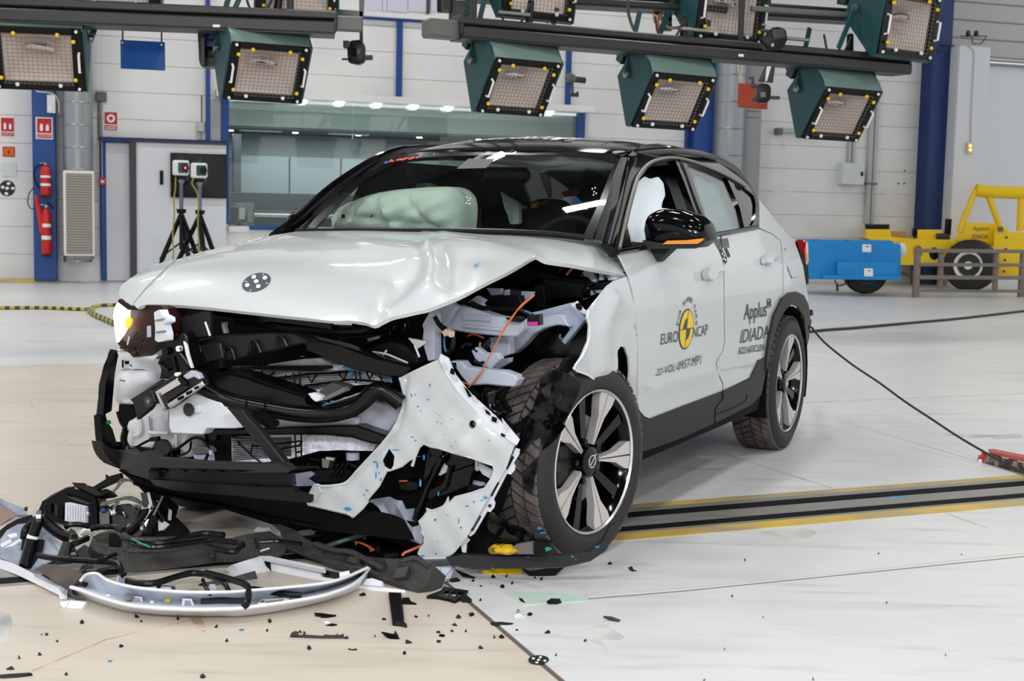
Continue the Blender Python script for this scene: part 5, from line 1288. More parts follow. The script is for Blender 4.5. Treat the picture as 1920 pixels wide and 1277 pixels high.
# marks on the windscreen
sheet('screen_sticker', z('U', '88,410 205,310 472,310 380,402'), sW(), 'grey_tint', sc, .001, off=.002, res=20)
for q, m in (('1055,355 1085,333 1115,332 1095,358', 'blue_board'), ('1110,343 1140,312 1170,338', 'red_wire'), ('1185,320 1240,305 1250,318 1190,330', 'red_wire'), ('1225,322 1290,295 1310,300 1250,328', 'red_wire'), ('1300,312 1360,290 1370,300 1320,318', 'red_wire'), ('1375,297 1410,285 1415,295 1380,305', 'red_wire')): sheet('paint_stroke', z('V', q), sW(), m, sc, .001, off=.002, res=20)
for x, y in ((190, 695), (225, 705), (205, 725), (187, 752), (215, 758), (1440, 610), (1468, 600), (1458, 640), (1480, 655), (1452, 670)): sheet('screen_dot', [(840+a/5.322, 240+b/5.322) for a, b in ell(x, y, 7, 8, 8)], sW(), 'room_pale', sc, .001, off=.002, res=30)
# --- cabin
cab = car
grid('dashboard', lambda u, w: (1.70+.62*u-.10*w*w, w*.70, .98+.10*math.sin(min(1, u*1.6)*math.pi/2)+(.035*math.exp(-((w-.52)/.28)**2))*math.sin(min(1, u*2)*math.pi/2)), ln(0, 1, 14), ln(-1, 1, 24), 'dash', car, .12)
def pillow(name, poly, surf, m, parent, dome, th, res=9, rel=None, label=None):
    xs = [p[0] for p in poly]; ys = [p[1] for p in poly]; P = np.array(poly)
    S0 = P; S1 = np.roll(P, -1, axis=0); sc_ = .5*min(max(xs)-min(xs), max(ys)-min(ys))
    def h(x, y):
        d = S1-S0; t = np.clip((((x, y)-S0)*d).sum(1)/(d*d).sum(1), 0, 1); e = np.sqrt((((S0+d*t[:, None])-(x, y))**2).sum(1)).min()
        k = min(1, e/sc_); return dome*math.sqrt(max(0, 1-(1-k)**2))+(rel(x, y)*min(1, k*3) if rel else 0)
    return sheet(name, poly, surf, m, parent, th, res=res, relief=h, smooth=60, label=label)
bag = rnd(z('V', '583,900 612,828 700,752 860,690 1000,645 1200,615 1500,590 1700,584 1785,612 1850,680 1870,770 1865,900 1845,1080 600,1080'), 6, 4)
pillow('passenger_airbag', bag, plX(1.86), 'airbag', car, .13, .12, 8, lambda x, y: .022*math.exp(-((x-748-(y-390)*.3)/6)**2)+.018*math.exp(-((x-700+(y-400)*.5)/6)**2)-.022*math.exp(-((y-408-(x-700)*.12)/6)**2)-.02*math.exp(-((x-800-(y-390)*.9)/5)**2)+.016*math.exp(-((x-665+(y-405)*.6)/6)**2)+.005*math.sin(x*.12+y*.2))
for q in ('835,865 872,862 872,900 838,903', '1115,895 1145,862 1145,885'): sheet('vent_patch', z('V', q), plX(1.86), 'decal_black', car, .002, off=.16, res=20)
sheet('side_curtain_airbag', z('V', '1020,635 1190,560 1206,600 1150,640'), plX(1.2), 'curtain_white', car, .02, res=14)
sheet('side_curtain_airbag', rnd(z('V', '1230,610 1340,562 1480,545 1560,560 1600,600 1500,640'), 4, 3), plX(1.2), 'curtain_white', car, .02, res=12)
sheet('centre_airbag', rnd(z('U', '510,628 600,690 700,745 706,960 610,960 590,860 545,720'), 4, 3), plX(1.1), 'curtain_white', car, .03, res=9, relief=lambda x, y: .008*math.sin(x*.4))
sheet('red_headrest', rnd(z('U', '190,800 285,798 272,1080 140,1080'), 4, 3), plX(1.05), 'belt_red', car, .06, res=14)
for q, X in ((rnd(z('U', '790,760 920,700 1080,720 1150,800 1180,1100 800,1100'), 8, 3), 1.0), (rnd([(760, 372), (830, 350), (872, 372), (880, 470), (750, 470)], 8, 3), .95), (rnd([(905, 395), (950, 380), (985, 395), (990, 470), (900, 470)], 6, 3), .3)): sheet('seat_back', q, plX(X), 'seat_dark', car, .12, res=14)
for q in ('910,745 1010,715 1015,745 920,775', '1130,640 1240,610 1260,680 1160,690', '1240,610 1300,600 1310,650 1260,680'): sheet('seat_belt', z('U', q), plX(1.07), 'belt_red', car, .01, res=20)
sheet('seat_tag', z('U', '825,755 905,735 905,790 830,800'), plX(1.07), 'yellow_dark', car, .004, res=20)
sw = cw((1.72, .36, 1.04)); MB().tube([sw+np.array([0, 0, 1])*.19*math.sin(t)*.92+CL*.19*math.cos(t)-CF*.07*math.sin(t) for t in ln(0, 2*math.pi, 30)[:-1]], .016, 8, closed=True).build('steering_wheel', 'seat_dark', car)
MB().box(cw((1.60, 0, 1.40)), (.05, .24, .07), MC, .02).build('rear_view_mirror', 'black_plastic', car)
MB().tube([cw((-.3, -.5, .95)), cw((-.3, .5, .95))], .3, 12).build('parcel_shelf', 'seat_dark', car)
MB().box(cw((.6, 0, .62)), (2.4, 1.5, .1), MC).build('cabin_floor', 'seat_dark', car)
# --- mirrors
mp = plX(2.03)
mh = pillow('door_mirror', rnd(z('Q', '450,775 478,705 560,657 650,645 760,660 880,702 960,770 990,850 995,905 960,940 905,980 500,985 462,930 448,850'), 5, 4), mp, 'black_gloss', car, .055, .11, 6)
sheet('mirror_lower', z('Q', '466,912 640,938 830,925 995,900 985,925 950,965 905,984 500,990'), plX(2.035), 'cladding', mh, .03, res=6, off=.045)
sheet('turn_signal', z('Q', '640,947 682,917 850,912 992,896 985,914 940,944'), plX(2.035), 'amber', mh, .02, res=6, off=.052)
slab('mirror_stalk', rnd(z('Q', '450,1030 505,985 680,985 600,1060 548,1110 490,1106 458,1068'), 3, 3), plX(2.02), 'cladding', mh, .07, None, 2)
pillow('right_door_mirror', rnd(z('V', '62,1045 82,950 104,890 135,848 230,800 370,778 400,800 345,930 240,1045'), 3, 3), plX(1.84), 'black_gloss', car, .03, .1, 5)
# --- hood with its crumple, right fender
def seg(px, py, poly):
    P = np.array(poly, float); a, b = P[:-1], P[1:]; d = b-a; t = np.clip((((px, py)-a)*d).sum(1)/(d*d).sum(1), 0, 1); c = a+d*t[:, None]; v = (px, py)-c
    D = np.sqrt((v*v).sum(1)); i = int(D.argmin()); s = np.sign(d[i][0]*v[i][1]-d[i][1]*v[i][0]); return D[i]*s
def ridge(px, py, poly, amp, wl, wr):
    d = seg(px, py, poly); w = wl if d < 0 else wr; return amp*math.exp(-(d/w)**2)
R1 = [(801, 466), (813, 502), (803, 535), (770, 570), (735, 595)]; R2 = [(832, 446), (905, 460), (985, 481), (1003, 487)]; R3 = [(737, 545), (712, 585), (701, 612)]
def hood_relief(px, py):
    s = ridge(px, py, R1, .022, 24, 16)+ridge(px, py, R2, .014, 12, 24)+ridge(px, py, R3, .008, 16, 18)
    s -= .020*math.exp(-(((px-848)/34)**2+((py-512)/34)**2)); s -= .010*math.exp(-(((px-900)/50)**2+((py-482)/13)**2)); s += .008*math.exp(-(((px-770)/40)**2+((py-480)/22)**2))
    s -= .006*math.exp(-(((px-705)/20)**2+((py-570)/26)**2)); s += .010*math.exp(-((seg(px, py, [(620, 470), (860, 500)]))/25)**2)*0
    return s
hood_px = [(556, 434), (513, 441), (470, 450), (428, 461), (380, 472), (333, 486), (312, 505), (292, 524), (272, 545), (257, 562), (250, 571), (257, 578), (264, 573.5), (274, 571), (292, 571), (342, 572), (397, 577), (463, 584.5), (540, 593), (624, 601.5), (657, 600.5), (681, 605), (701, 613.5), (725, 607), (762, 595), (800, 582), (847, 561), (925, 523), (1005, 486), (1074, 496), (1177, 517), (1172, 493), (1159, 474), (1155, 459), (1116, 449), (1090, 445), (1030, 437.5), (950, 434), (840, 432), (700, 432)]
hood = sheet('hood', hood_px, sH(), 'paint_white', car, .014, res=8, relief=hood_relief, smooth=60)
sheet('right_fender', [(331, 486), (291, 495.6), (266, 508), (244, 522), (226, 537), (222.5, 551), (226, 559), (247, 573), (253, 564), (270, 543), (290, 522), (310, 503)], sH(.004), 'paint_white', car, .01, res=7, smooth=60)
PS = lambda pts: [(200+a/4.562, 420+b/4.562) for a, b in pts]
td = sheet('target_sticker', PS(ell(1282, 502, 127, 73, 36, -.33)), sH(), 'decal_grey', hood, .001, off=.0025, res=6)
for x, y, a in ((1282, 498, 20), (1262, 460, 20), (1356, 467, 20), (1205, 530, 20), (1300, 540, 20)): sheet('sticker_dot', PS(ell(x, y, a, a*.78, 14, -.3)), sH(), 'white_print', td, .001, off=.0042, res=8)
for a, b, c_, d_ in ((1180, 490, 1203, 494), (1360, 506, 1383, 509), (1222, 580, 1236, 562), (1332, 437, 1345, 424)): wire('tick', PS([(a, b), (c_, d_)]), sH(-.0045), .0012, 'white_print', td, 1, 4)
sheet('paint_chip', z('D', '490,180 520,162 540,158 528,172 515,185'), sH(), 'blue_paint_chip', hood, .001, off=.004, res=10)
# cowl strip below the windscreen
MB().tube(crv([sW(-.02)(*p) for p in [(556, 433.5), (700, 433), (840, 433), (950, 435), (1030, 439), (1095, 446)]], 5), .012, 8).build('cowl_seal', 'black_plastic', car)
# --- wheels
def wheel(c, axis, label, spin=0.0, R=.36, w=.235):
    c = cw(c); a = np.array(axis, float)@MC; a /= np.linalg.norm(a); u = np.cross(a, [0, 0, 1.0]); u /= np.linalg.norm(u); v = np.cross(u, a); v = v if v[2] > 0 else -v
    if (u@RGT) < 0: u = -u
    t = None
    pr = [(-w/2+.005, .25), (-w/2-.004, .30), (-w/2+.01, R-.022), (-w/2+.035, R-.004), (-w*.2, R), (w*.2, R), (w/2-.035, R-.004), (w/2-.01, R-.022), (w/2+.006, .30), (w/2+.002, .272), (w/2-.008, .262), (w/2-.02, .258)]
    P = lambda r, th, d: c+a*d+(u*math.cos(th)+v*math.sin(th))*r
    n = 64; V = [P(r, 2*math.pi*k/n, d) for d, r in pr for k in range(n)]; Fc = [[i*n+k, i*n+(k+1) % n, (i+1)*n+(k+1) % n, (i+1)*n+k] for i in range(len(pr)-1) for k in range(n)]
    tyre = mk('tyre', *fix(V, Fc), 'rubber', car, 40, label)
    tr = MB()
    for k in range(54):
        for sgn in (-1, 1):
            for part in range(2):
                th0 = 2*math.pi*(k+(.5 if sgn > 0 else 0))/54; w0, w1 = ((.004, .050), (.056, .100))[part]; ta, tb = ((0, .075), (.085, .155))[part]
                V = []
                for d, tt in ((w0, ta), (w1, tb)):
                    rr = R+.004-(max(0, d-.075)*.25)
                    for th in (tt, tt+.088): V.append(P(rr, th0+th, sgn*d)); 
                for d, tt in ((w0, ta), (w1, tb)):
                    for th in (tt, tt+.088): V.append(P(R-.012, th0+th, sgn*d))
                tr.add(V, [[0, 1, 3, 2], [0, 2, 6, 4], [1, 5, 7, 3], [0, 4, 5, 1], [2, 3, 7, 6]])
    V2, F2 = tr.V, tr.F
    bm_ = mk('tread', V2, F2, 'tread_dusty', tyre, None); bm_['kind'] = 'stuff'
    bm = bmesh.new(); bm.from_mesh(bm_.data); bmesh.ops.recalc_face_normals(bm, faces=bm.faces); bm.to_mesh(bm_.data); bm.free()
    n = 48
    rimp = [(.0, .232), (.06, .236), (w/2-.03, .246), (w/2-.012, .258), (w/2-.004, .262), (w/2-.001, .258), (w/2-.008, .252)]
    V = [P(r, 2*math.pi*k/n, d) for d, r in rimp[:4] for k in range(n)]
    rim = mk('rim', V, [[i*n+k, i*n+(k+1) % n, (i+1)*n+(k+1) % n, (i+1)*n+k] for i in range(3) for k in range(n)], 'black_gloss', car, 40)
    V = [P(r, 2*math.pi*k/n, d) for d, r in rimp[3:] for k in range(n)]
    mk('rim_lip', V, [[i*n+k, i*n+(k+1) % n, (i+1)*n+(k+1) % n, (i+1)*n+k] for i in range(3) for k in range(n)], 'alu', rim, 40)
    MB().disc(c+a*.0, a, .232, .01, 40).build('rim_back', 'black_matt', rim)
    MB().disc(c+a*.015, a, .165, .02, 36).build('brake_disc', 'steel', rim)
    MB().box(c+a*.03-u*.125, (.09, .17, .06), np.array([u, v, a]), .015).build('brake_caliper', 'grey_plastic', rim)
    fz = w/2-.012
    for k in range(5):
        th = spin+2*math.pi*k/5
        for s in (-1, 1):
            pts = [(.062, .03), (.062, .10), (.10, .115), (.165, .125), (.225, .215), (.252, .205), (.252, .012), (.12, .018)]
            V = [P(r, th+s*q, fz+.002-(.25-r)*.10) for r, q in pts]; V2 = [P(r, th+s*q, fz-.03-(.25-r)*.10) for r, q in pts]; m = len(pts)
            mk('spoke_blade', *fix(V+V2, [list(range(m)), [m+i for i in range(m)][::-1]]+[[i, (i+1) % m, m+(i+1) % m, m+i] for i in range(m)]), 'rim_face', rim, 20)
        pts = [(.05, -.24), (.05, .24), (.15, .115), (.25, .085), (.25, -.085), (.15, -.115)]; th += math.pi/5
        V = [P(r, th+q, fz-.012-(.25-r)*.12) for r, q in pts]; V2 = [P(r, th+q, fz-.05-(.25-r)*.12) for r, q in pts]; m = 6
        mk('spoke_black', *fix(V+V2, [list(range(m)), [m+i for i in range(m)][::-1]]+[[i, (i+1) % m, m+(i+1) % m, m+i] for i in range(m)]), 'black_gloss', rim, 20)
        q = P(.075, th+.0, fz-.05); MB().disc(q, a, .011, .03, 6).build('wheel_bolt', 'black_plastic', rim)
    hub = MB().tube([c+a*(fz-.045), c+a*(fz-.012), c+a*(fz-.006)], [.06, .052, .036], 20).build('hub_cap', 'black_gloss', rim)
    MB().tube([c+a*(fz-.005)+(u*math.cos(q)+v*math.sin(q))*.022 for q in ln(0, 2*math.pi, 20)[:-1]], .0028, 6, closed=True).tube([c+a*(fz-.005)+(u*.7+v*.7)*.019, c+a*(fz-.005)-(u*.7+v*.7)*.019], .003, 6).tube([c+a*(fz-.005)+(u*.7+v*.7)*.022, c+a*(fz-.005)+(u*.7+v*.7)*.034], .0028, 6).build('hub_emblem', 'alu', rim)
    return tyre
wheel((0, .79, .355), (0, 1, 0), 'rear tyre, dusty tread', math.radians(90-8))
wheel((2.62, .80, .357), (math.sin(math.radians(9)), math.cos(math.radians(9)), 0), 'front tyre pushed back against the sill', math.radians(-2))
for x in (0, 2.70): wheel_simple(car, cw((x, -.80, .355)), -CL, .355, .22, .7, 'steel', 'far_tyre')
# ================================================================== torn-open front of the car
def fp(name, k, pts, X, m, depth=.03, b=0.0, c=0.0, r=0, parent=None, bev=1.4, label=None, raw=None):
    q = raw if raw else z(k, pts)
    if r: q = rnd(q, r, 3)
    return slab(name, q, plX(X, b, c), m, parent or car, depth, None, bev, label=label)
def fw(name, k, pts, X, r, m, parent=None, b=0.0, n=6, kk=5, c=0.0):
    q = z(k, pts); P = [plX(x, b, c)(*p) for p, x in zip(q, X)] if isinstance(X, (list, tuple)) else [plX(X, b, c)(*p) for p in q]
    return MB().tube(crv(P, kk) if kk > 1 else P, r, n).build(name, m, parent or car)
BM = -.35
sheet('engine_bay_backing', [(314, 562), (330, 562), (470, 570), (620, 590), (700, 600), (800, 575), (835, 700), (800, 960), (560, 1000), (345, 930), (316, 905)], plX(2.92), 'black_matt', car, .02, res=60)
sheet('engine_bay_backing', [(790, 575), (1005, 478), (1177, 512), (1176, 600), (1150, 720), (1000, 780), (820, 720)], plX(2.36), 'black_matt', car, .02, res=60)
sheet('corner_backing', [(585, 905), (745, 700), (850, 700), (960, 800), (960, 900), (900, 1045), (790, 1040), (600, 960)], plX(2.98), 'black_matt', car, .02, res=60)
# --- right headlamp
HLP = lambda d: plX(3.60+d, .35)
hl = sheet('headlamp', z('B', '205,2 330,85 420,132 480,72 660,80 705,110 745,230 735,470 660,490 560,560 430,650 360,660 300,600 220,585 180,480 160,380 140,200 160,60'), HLP(-.02), 'lamp_brown', car, .05, res=8, label='dark headlamp housing, still lit')
sheet('lens', z('B', '182,40 300,130 294,230 272,330 236,400 172,488 150,340 136,200 152,100'), HLP(.0), 'headlamp', hl, .01, res=7)
sheet('indicator_lamp', z('B', '268,240 298,205 325,240 312,300 285,335 266,330'), HLP(.004), 'indicator', hl, .01, res=7)
sheet('lens_rim', z('B', '200,2 335,88 418,130 300,128 182,38'), HLP(.006), 'lamp_brown', hl, .02, res=8)
sheet('lamp_module', rnd(z('B', '590,155 655,120 672,180 742,212 746,265 692,290 722,400 720,470 640,490 602,470 606,330'), 2, 2), HLP(.004), 'ghost_white', hl, .03, res=7)
for q in ('600,240 690,225 690,240 602,255', '610,370 700,360 702,375 612,388'): sheet('module_rib', z('B', q), HLP(.01), 'steel', hl, .01, res=10)
sheet('lamp_label', z('B', '512,308 552,302 556,430 512,436'), HLP(.003), 'primer_grey', hl, .002, res=14)
random.seed(3)
for k in range(14):
    x, y = random.uniform(200, 470), random.uniform(400, 610); a = random.uniform(0, 3.1); l_ = random.uniform(25, 60)
    P = [(190+(x+math.cos(a)*l_*t)/5.994, 560+(y+math.sin(a)*l_*t+8*math.sin(3*t))/5.994) for t in (-1, 0, 1)]
    wire('torn_wire', P, HLP(.012), random.uniform(.0015, .003), ['lamp_brown', 'ghost_white', 'black_gloss', 'black_plastic'][k % 4], hl, 3, 5)
# --- right bumper end and lower lip
rb = sheet('bumper_side_strip', z('I', '165,70 178,112 152,250 125,555 57,592 75,350 112,200'), bump_s(.0), 'black_satin', car, .03, res=8)
sheet('bumper_side_strip', z('I', '36,600 76,582 90,640 132,700 162,800 240,882 150,860 90,840 50,800'), bump_s(.0), 'black_satin', car, .03, res=8)
sheet('green_clip', rnd(z('I', '80,636 118,630 121,660 82,665'), 1.5, 2), bump_s(-.012), 'green_plastic', car, .02, res=10)
sheet('lower_lip', z('I', '50,800 90,840 250,890 340,922 352,885 395,875 440,935 600,946 800,965 900,972 1277,985')+z('J', '392,414 432,430 474,472 440,484 0,487')+z('I', '1277,1030 800,1014 440,1007 417,1040 420,1102 300,1066 190,1020 110,950 58,870'), bump_s(-.012), 'cladding', car, .05, res=9)
gr = sheet('lower_grille', z('I', '410,1003 800,1011 1277,1026')+z('J', '440,484 478,500 492,600 0,597')+z('I', '1277,1152 900,1130 600,1110 420,1095'), bump_s(.03), 'black_plastic', car, .03, res=10)
for k in range(6): x = 500+k*150; sheet('grille_tab', z('I', f'{x},{1025+k*2} {x+50},{1028+k*2} {x+50},{1040+k*2} {x},{1037+k*2}'), bump_s(.02), 'black_satin', gr, .02, res=14)
sheet('lower_band', z('I', '420,1100 600,1116 900,1136 1277,1158')+z('J', '0,604 492,610 522,655 645,690 640,745 0,690')+z('I', '1277,1246 900,1215 620,1190 470,1150'), bump_s(.008), 'black_satin', car, .03, res=10)
sheet('under_skirt', [(222, 882), (245, 893), (290, 905), (330, 912), (440, 932), (560, 940), (640, 946), (800, 985), (835, 1010), (760, 1012), (640, 999), (560, 986), (440, 953), (310, 932), (262, 912)], plX(3.22, BM), 'black_matt', car, .03, res=20)
fw('skirt_edge', 'f', '750,160 900,215 1250,285 1600,365 1800,405', 3.23, .006, 'black_gloss', b=BM)
sheet('splash_guard', z('G', '1150,110 1300,200 1430,260 1500,330 1480,400 1400,300 1240,210'), plX(3.15), 'black_matt', car, .02, res=20)
MB().disc(plX(3.47)(*z('J', '415,450')[0]), CF, .018, .012, 14).build('lip_cap', 'blue_paint_chip', car)
# --- right inner structure
fp('headlamp_bracket', 'I', '180,108 275,102 302,140 350,152 520,152 524,290 500,320 480,262 380,226 216,220 186,242', 3.22, 'primer_white', .05, r=3)
for q in ('228,158 258,158 258,182 228,182', '205,150 214,150 214,212 205,205', '270,188 280,188 280,198 270,198'): fp('slot', 'I', q, 3.224, 'black_matt', .004, bev=.3)
fp('trim_plate', 'B', '510,600 680,560 680,630 508,634', 3.26, 'primer_white', .01)
wt = pillow('washer_tank', rnd(z('I', '160,292 200,236 440,236 482,252 492,332 400,372 272,465 296,502 180,497 160,420'), 4, 3), plX(3.24), 'plastic_white', car, .05, .06, 7)
fp('tank_print', 'I', '190,306 228,312 228,320 190,314', 3.297, 'grey_tint', .002, bev=.1, parent=wt)
wt2 = pillow('washer_tank', rnd(z('I', '258,640 300,620 380,565 470,498 565,540 590,722 640,738 745,745 760,800 762,925 600,930 540,925 440,935 256,895 228,702 255,690'), 4, 3), plX(3.17), 'plastic_white', car, .05, .08, 7)
for q in ('350,610 360,690 350,740 300,760', '415,600 420,700 440,730 580,735', '640,740 640,900'): wire('tank_rib', z('I', q), plX(3.235), .008, 'plastic_white', wt2, 3, 6)
bp = fp('bumper_beam_panel', 'I', '580,560 640,490 700,430 780,415 850,430 1000,488 1012,520 1040,530 1168,690 1100,697 880,697 850,746 600,735 578,690', 3.36, 'primer_white', .05, b=BM*.5, r=2, bev=2)
fp('boss', 'I', '678,502 830,502 832,575 688,582', 3.372, 'primer_white', .02, b=BM*.5, r=4, parent=bp, bev=2)
MB().disc(plX(3.374, BM*.5)(*z('I', '743,545')[0]), CF, .023, .004, 18).build('bore', 'rig_dark', bp)
fp('beam_web', 'C', '160,985 270,1000 600,1045 850,1058 1000,1010 1040,1020 1040,1085 880,1088 330,1108 240,1112', 3.20, 'primer_white', .02, b=BM)
fp('beam_end_plate', 'C', '1030,1018 1080,960 1150,872 1415,935 1405,1010 1290,1172 1040,1086', 3.17, 'primer_grey', .03, b=BM)
# --- radiators
rl = sheet('lower_radiator', z('J', '0,215 140,200 250,165 500,160 750,165 1000,185 1210,245 1180,300 900,292 720,300 480,365 250,396 0,406')+z('I', '1085,972 1082,770 1277,785'), plX(3.14, BM), 'alu_foil', car, .05, res=9, relief=lambda x, y: .004*math.sin(x*.5+y*.9)*(1 if x > 545 else .1))
fm = MB()
for k in range(13):
    y = 776+k*14.5; a, b_ = plX(3.143, BM)(*z('I', f'1088,{y}')[0]), plX(3.143, BM)(*z('I', f'1560,{y-4-k*3}')[0])
    fm.tube([a, b_], .0020, 5)
tag(fm.build('radiator_fins', 'rig_dark', rl), kind='stuff')
for q in ('20,215 150,340 232,402', '42,215 36,252', '155,232 135,332', '516,160 526,356', '570,160 573,350', '150,262 570,214', '300,300 570,250', '520,312 576,304'): fw('grille_wire', 'J', q, 3.19, .0035, 'black_plastic', b=BM, kk=1, n=5)
fp('loose_tab', 'J', '536,262 570,212 578,222 545,266', 3.2, 'black_matt', .005, b=BM, bev=.3)
rc = sheet('upper_condenser', z('C', '0,618 190,600 300,560 560,520 740,510 840,562 1000,578 1285,690 1270,722 1000,745 720,800 600,785 300,695 20,640'), plX(3.10), 'alu_foil', car, .05, res=9, relief=lambda x, y: .003*math.sin(x*.6+y))
fm = MB()
for k in range(12):
    y = 625+k*14; fm.tube([plX(3.103)(*z('C', f'{60+k*38},{y}')[0]), plX(3.103)(*z('C', f'{1180-k*40},{y-10}')[0])], .0016, 5)
tag(fm.build('condenser_fins', 'rig_grey', rc), kind='stuff')
fp('condenser_bar', 'C', '-20,578 800,574 805,600 720,618 0,608', 3.13, 'black_plastic', .03)
for k in range(14): x = 60+k*48; fp('bar_notch', 'C', f'{x},583 {x+22},583 {x+22},596 {x},596', 3.133, 'black_matt', .004, bev=.2)
for q in ('290,690 600,648 900,630 962,620', '355,680 400,718 440,656', '618,650 658,716 702,650', '885,636 938,692 962,620', '502,630 515,742', '556,625 560,758', '1030,610 1040,722', '1070,620 1076,712', '1128,628 1152,690 1184,640', '600,748 1000,690 1272,712', '190,662 242,620', '270,690 342,630', '1240,660 1262,700'): fw('lattice_bar', 'C', q, 3.125, .004, 'black_plastic', kk=1, n=5)
def chips(k, pts, surf, parent=None, m='blue_paint_chip', s=1.0, off=.002):
    for x, y, a, b_ in pts:
        x0, y0, sc_ = ZO[k]; n = 6; r0 = random.uniform(0, 3)
        P = [(x0+(x+a*s*math.cos(t+.3)*random.uniform(.6, 1.1))/sc_, y0+(y+b_*s*math.sin(t+.3)*random.uniform(.6, 1.1))/sc_) for t in ln(0, 2*math.pi, n+1)[:-1]]
        sheet('paint_chip', P, surf, m, parent or car, .001, off=off, res=30, smooth=None)
random.seed(5)
chips('C', [(950, 585, 40, 10), (1005, 600, 30, 12), (930, 560, 25, 8), (1060, 640, 30, 14), (1110, 680, 28, 10), (1000, 640, 20, 18), (1190, 620, 18, 8)], plX(3.115), rc)
chips('C', [(580, 494, 34, 6), (1340, 710, 12, 16), (1325, 742, 14, 10), (1460, 225, 8, 12), (980, 650, 16, 12)], plX(3.13))
# --- upper members under the hood
fp('cross_member', 'C', '0,300 300,288 500,298 600,330 900,398 1200,508 1515,590 1500,615 1420,672 1300,662 1000,600 800,522 610,442 598,352 330,312 0,332', 3.24, 'black_satin', .06, b=-.2, bev=2)
sh = fp('air_shroud', 'P', '770,1000 950,958 1400,930 1600,938 1705,990 1690,1022 1550,1042 1335,1102 1282,1062 1240,1062 1190,1132 980,1182 842,1192 800,1055', 3.34, 'grey_plastic', .07, bev=2.2)
fp('shroud_step', 'P', '785,1045 970,1012 995,1150 850,1186', 3.365, 'grey_plastic', .03, r=3, bev=2, parent=sh)
for q in ('1000,1150 1010,1070 1045,1055 1075,1080 1100,1160', '1230,1080 1235,1020 1265,1005 1290,1030 1320,1100', '1460,1045 1458,980 1485,962 1515,985 1545,1045'): fw('shroud_loop', 'P', q, 3.352, .006, 'black_plastic', sh)
fp('shroud_side', 'I', '800,10 850,240 920,260 1000,215 990,120 905,200', 3.36, 'black_plastic', .05)
fp('latch_panel', 'P', '860,722 1200,758 1640,795 1920,835 1916,905 1640,868 1400,840 1300,858 1240,830 900,790', 3.25, 'black_satin', .04)
fp('latch_panel', 'C', '0,128 220,168 420,200 570,225 850,238 1090,255 1170,250 1100,300 820,305 560,300 240,260 0,230', 3.2, 'black_plastic', .04)
fw('latch_lip', 'C', '240,170 400,215 560,228 700,245 900,258 1100,250', 3.23, .006, 'black_satin')
fp('warning_tag', 'C', '842,202 1000,188 996,228 850,222', 3.26, 'sign_white', .003, bev=.4); fp('warning_tag', 'C', '1004,192 1072,192 1062,212 1000,214', 3.26, 'yellow', .003, bev=.4)
fp('latch_hook', 'B', '770,90 900,95 920,130 880,190 820,210 780,190 810,150', 3.30, 'rig_dark', .03); fp('latch_pin', 'B', '785,90 800,90 806,135 796,140', 3.32, 'sign_white', .01, bev=.4)
fp('tilted_bracket', 'B', '680,292 1170,130 1215,145 1218,420 1060,440 960,430 740,442', 3.40, 'grey_plastic', .02, bev=2)
fw('bracket_edge', 'B', '1168,262 1222,418', 3.41, .004, 'ghost_white', kk=1)
fp('white_edge', 'B', '738,440 846,402 852,410 742,458', 3.43, 'primer_white', .01, bev=.5)
fp('latch_rod', 'B', '1340,290 1355,265 1390,270 1375,310 1395,390 1365,392', 3.28, 'ghost_white', .02)
fp('grey_module', 'C', '1130,440 1220,390 1330,370 1460,400 1560,500 1560,560 1480,545 1330,500 1160,440', 3.05, 'grey_plastic', .05, r=3)
fp('grey_module', 'C', '840,390 920,330 1240,315 1250,335 1060,430 980,420', 3.07, 'black_plastic', .05)
fp('metal_flap', 'C', '1130,340 1235,318 1235,342 1140,372', 3.09, 'steel', .01, bev=.5)
fp('torn_clip', 'C', '1480,335 1620,362 1625,385 1560,430', 3.1, 'primer_white', .01, bev=.6)
for q in ('1540,400 1580,500', '1300,440 1270,480', '1180,455 1280,470 1340,490 1480,550'): fw('thin_rod', 'C', q, 3.11, .004, 'ghost_white', n=5)
random.seed(11)
for k in range(16):
    x, y = random.uniform(1230, 1620), random.uniform(150, 470); a = random.uniform(0, 3.1); l_ = random.uniform(20, 60)
    fw('torn_wire', 'C', f'{x:.0f},{y:.0f} {x+math.cos(a)*l_:.0f},{y+math.sin(a)*l_:.0f} {x+math.cos(a+.5)*l_*1.7:.0f},{y+math.sin(a+.5)*l_*1.7:.0f}', 2.98, random.uniform(.002, .005), ['black_plastic', 'grey_plastic', 'black_satin'][k % 3], kk=3, n=5)
# --- crash box and sensor bracket
cb = fp('latch_casting', 'B', '740,440 910,380 952,412 962,470 1012,770 962,832 900,882 720,902 642,902 662,800 626,710 690,590 702,510', 3.45, 'black_satin', .06, r=2, bev=2.5)
MB().disc(plX(3.455)(*z('B', '740,590')[0]), CF, .013, .012, 16).build('boss', 'black_plastic', cb); MB().disc(plX(3.455)(*z('B', '892,560')[0]), CF, .010, .014, 16).build('bush', 'sign_white', cb); MB().disc(plX(3.47)(*z('B', '895,560')[0]), CF, .004, .003, 10).build('bush_hole', 'rig_dark', cb)
fp('pocket', 'B', '680,690 770,650 840,740 830,790 720,780', 3.455, 'black_matt', .006, parent=cb)
for q in ('880,600 1000,760', '800,650 850,860', '650,720 760,800'): fw('casting_rib', 'B', q, 3.456, .006, 'black_gloss', cb, kk=1)
fp('white_strap', 'B', '918,480 952,520 978,640 1022,780 1002,782 950,640', 3.47, 'primer_white', .01, bev=.6)
fp('rear_plate', 'B', '960,490 1060,520 1080,560 1075,640 1090,740 1020,760 980,640', 3.38, 'primer_grey', .02)
sb = fp('sensor_bracket', 'I', '268,465 372,400 510,308 546,330 440,390 472,480 430,545 325,627 296,502', 3.50, 'grey_plastic', .02, bev=2)
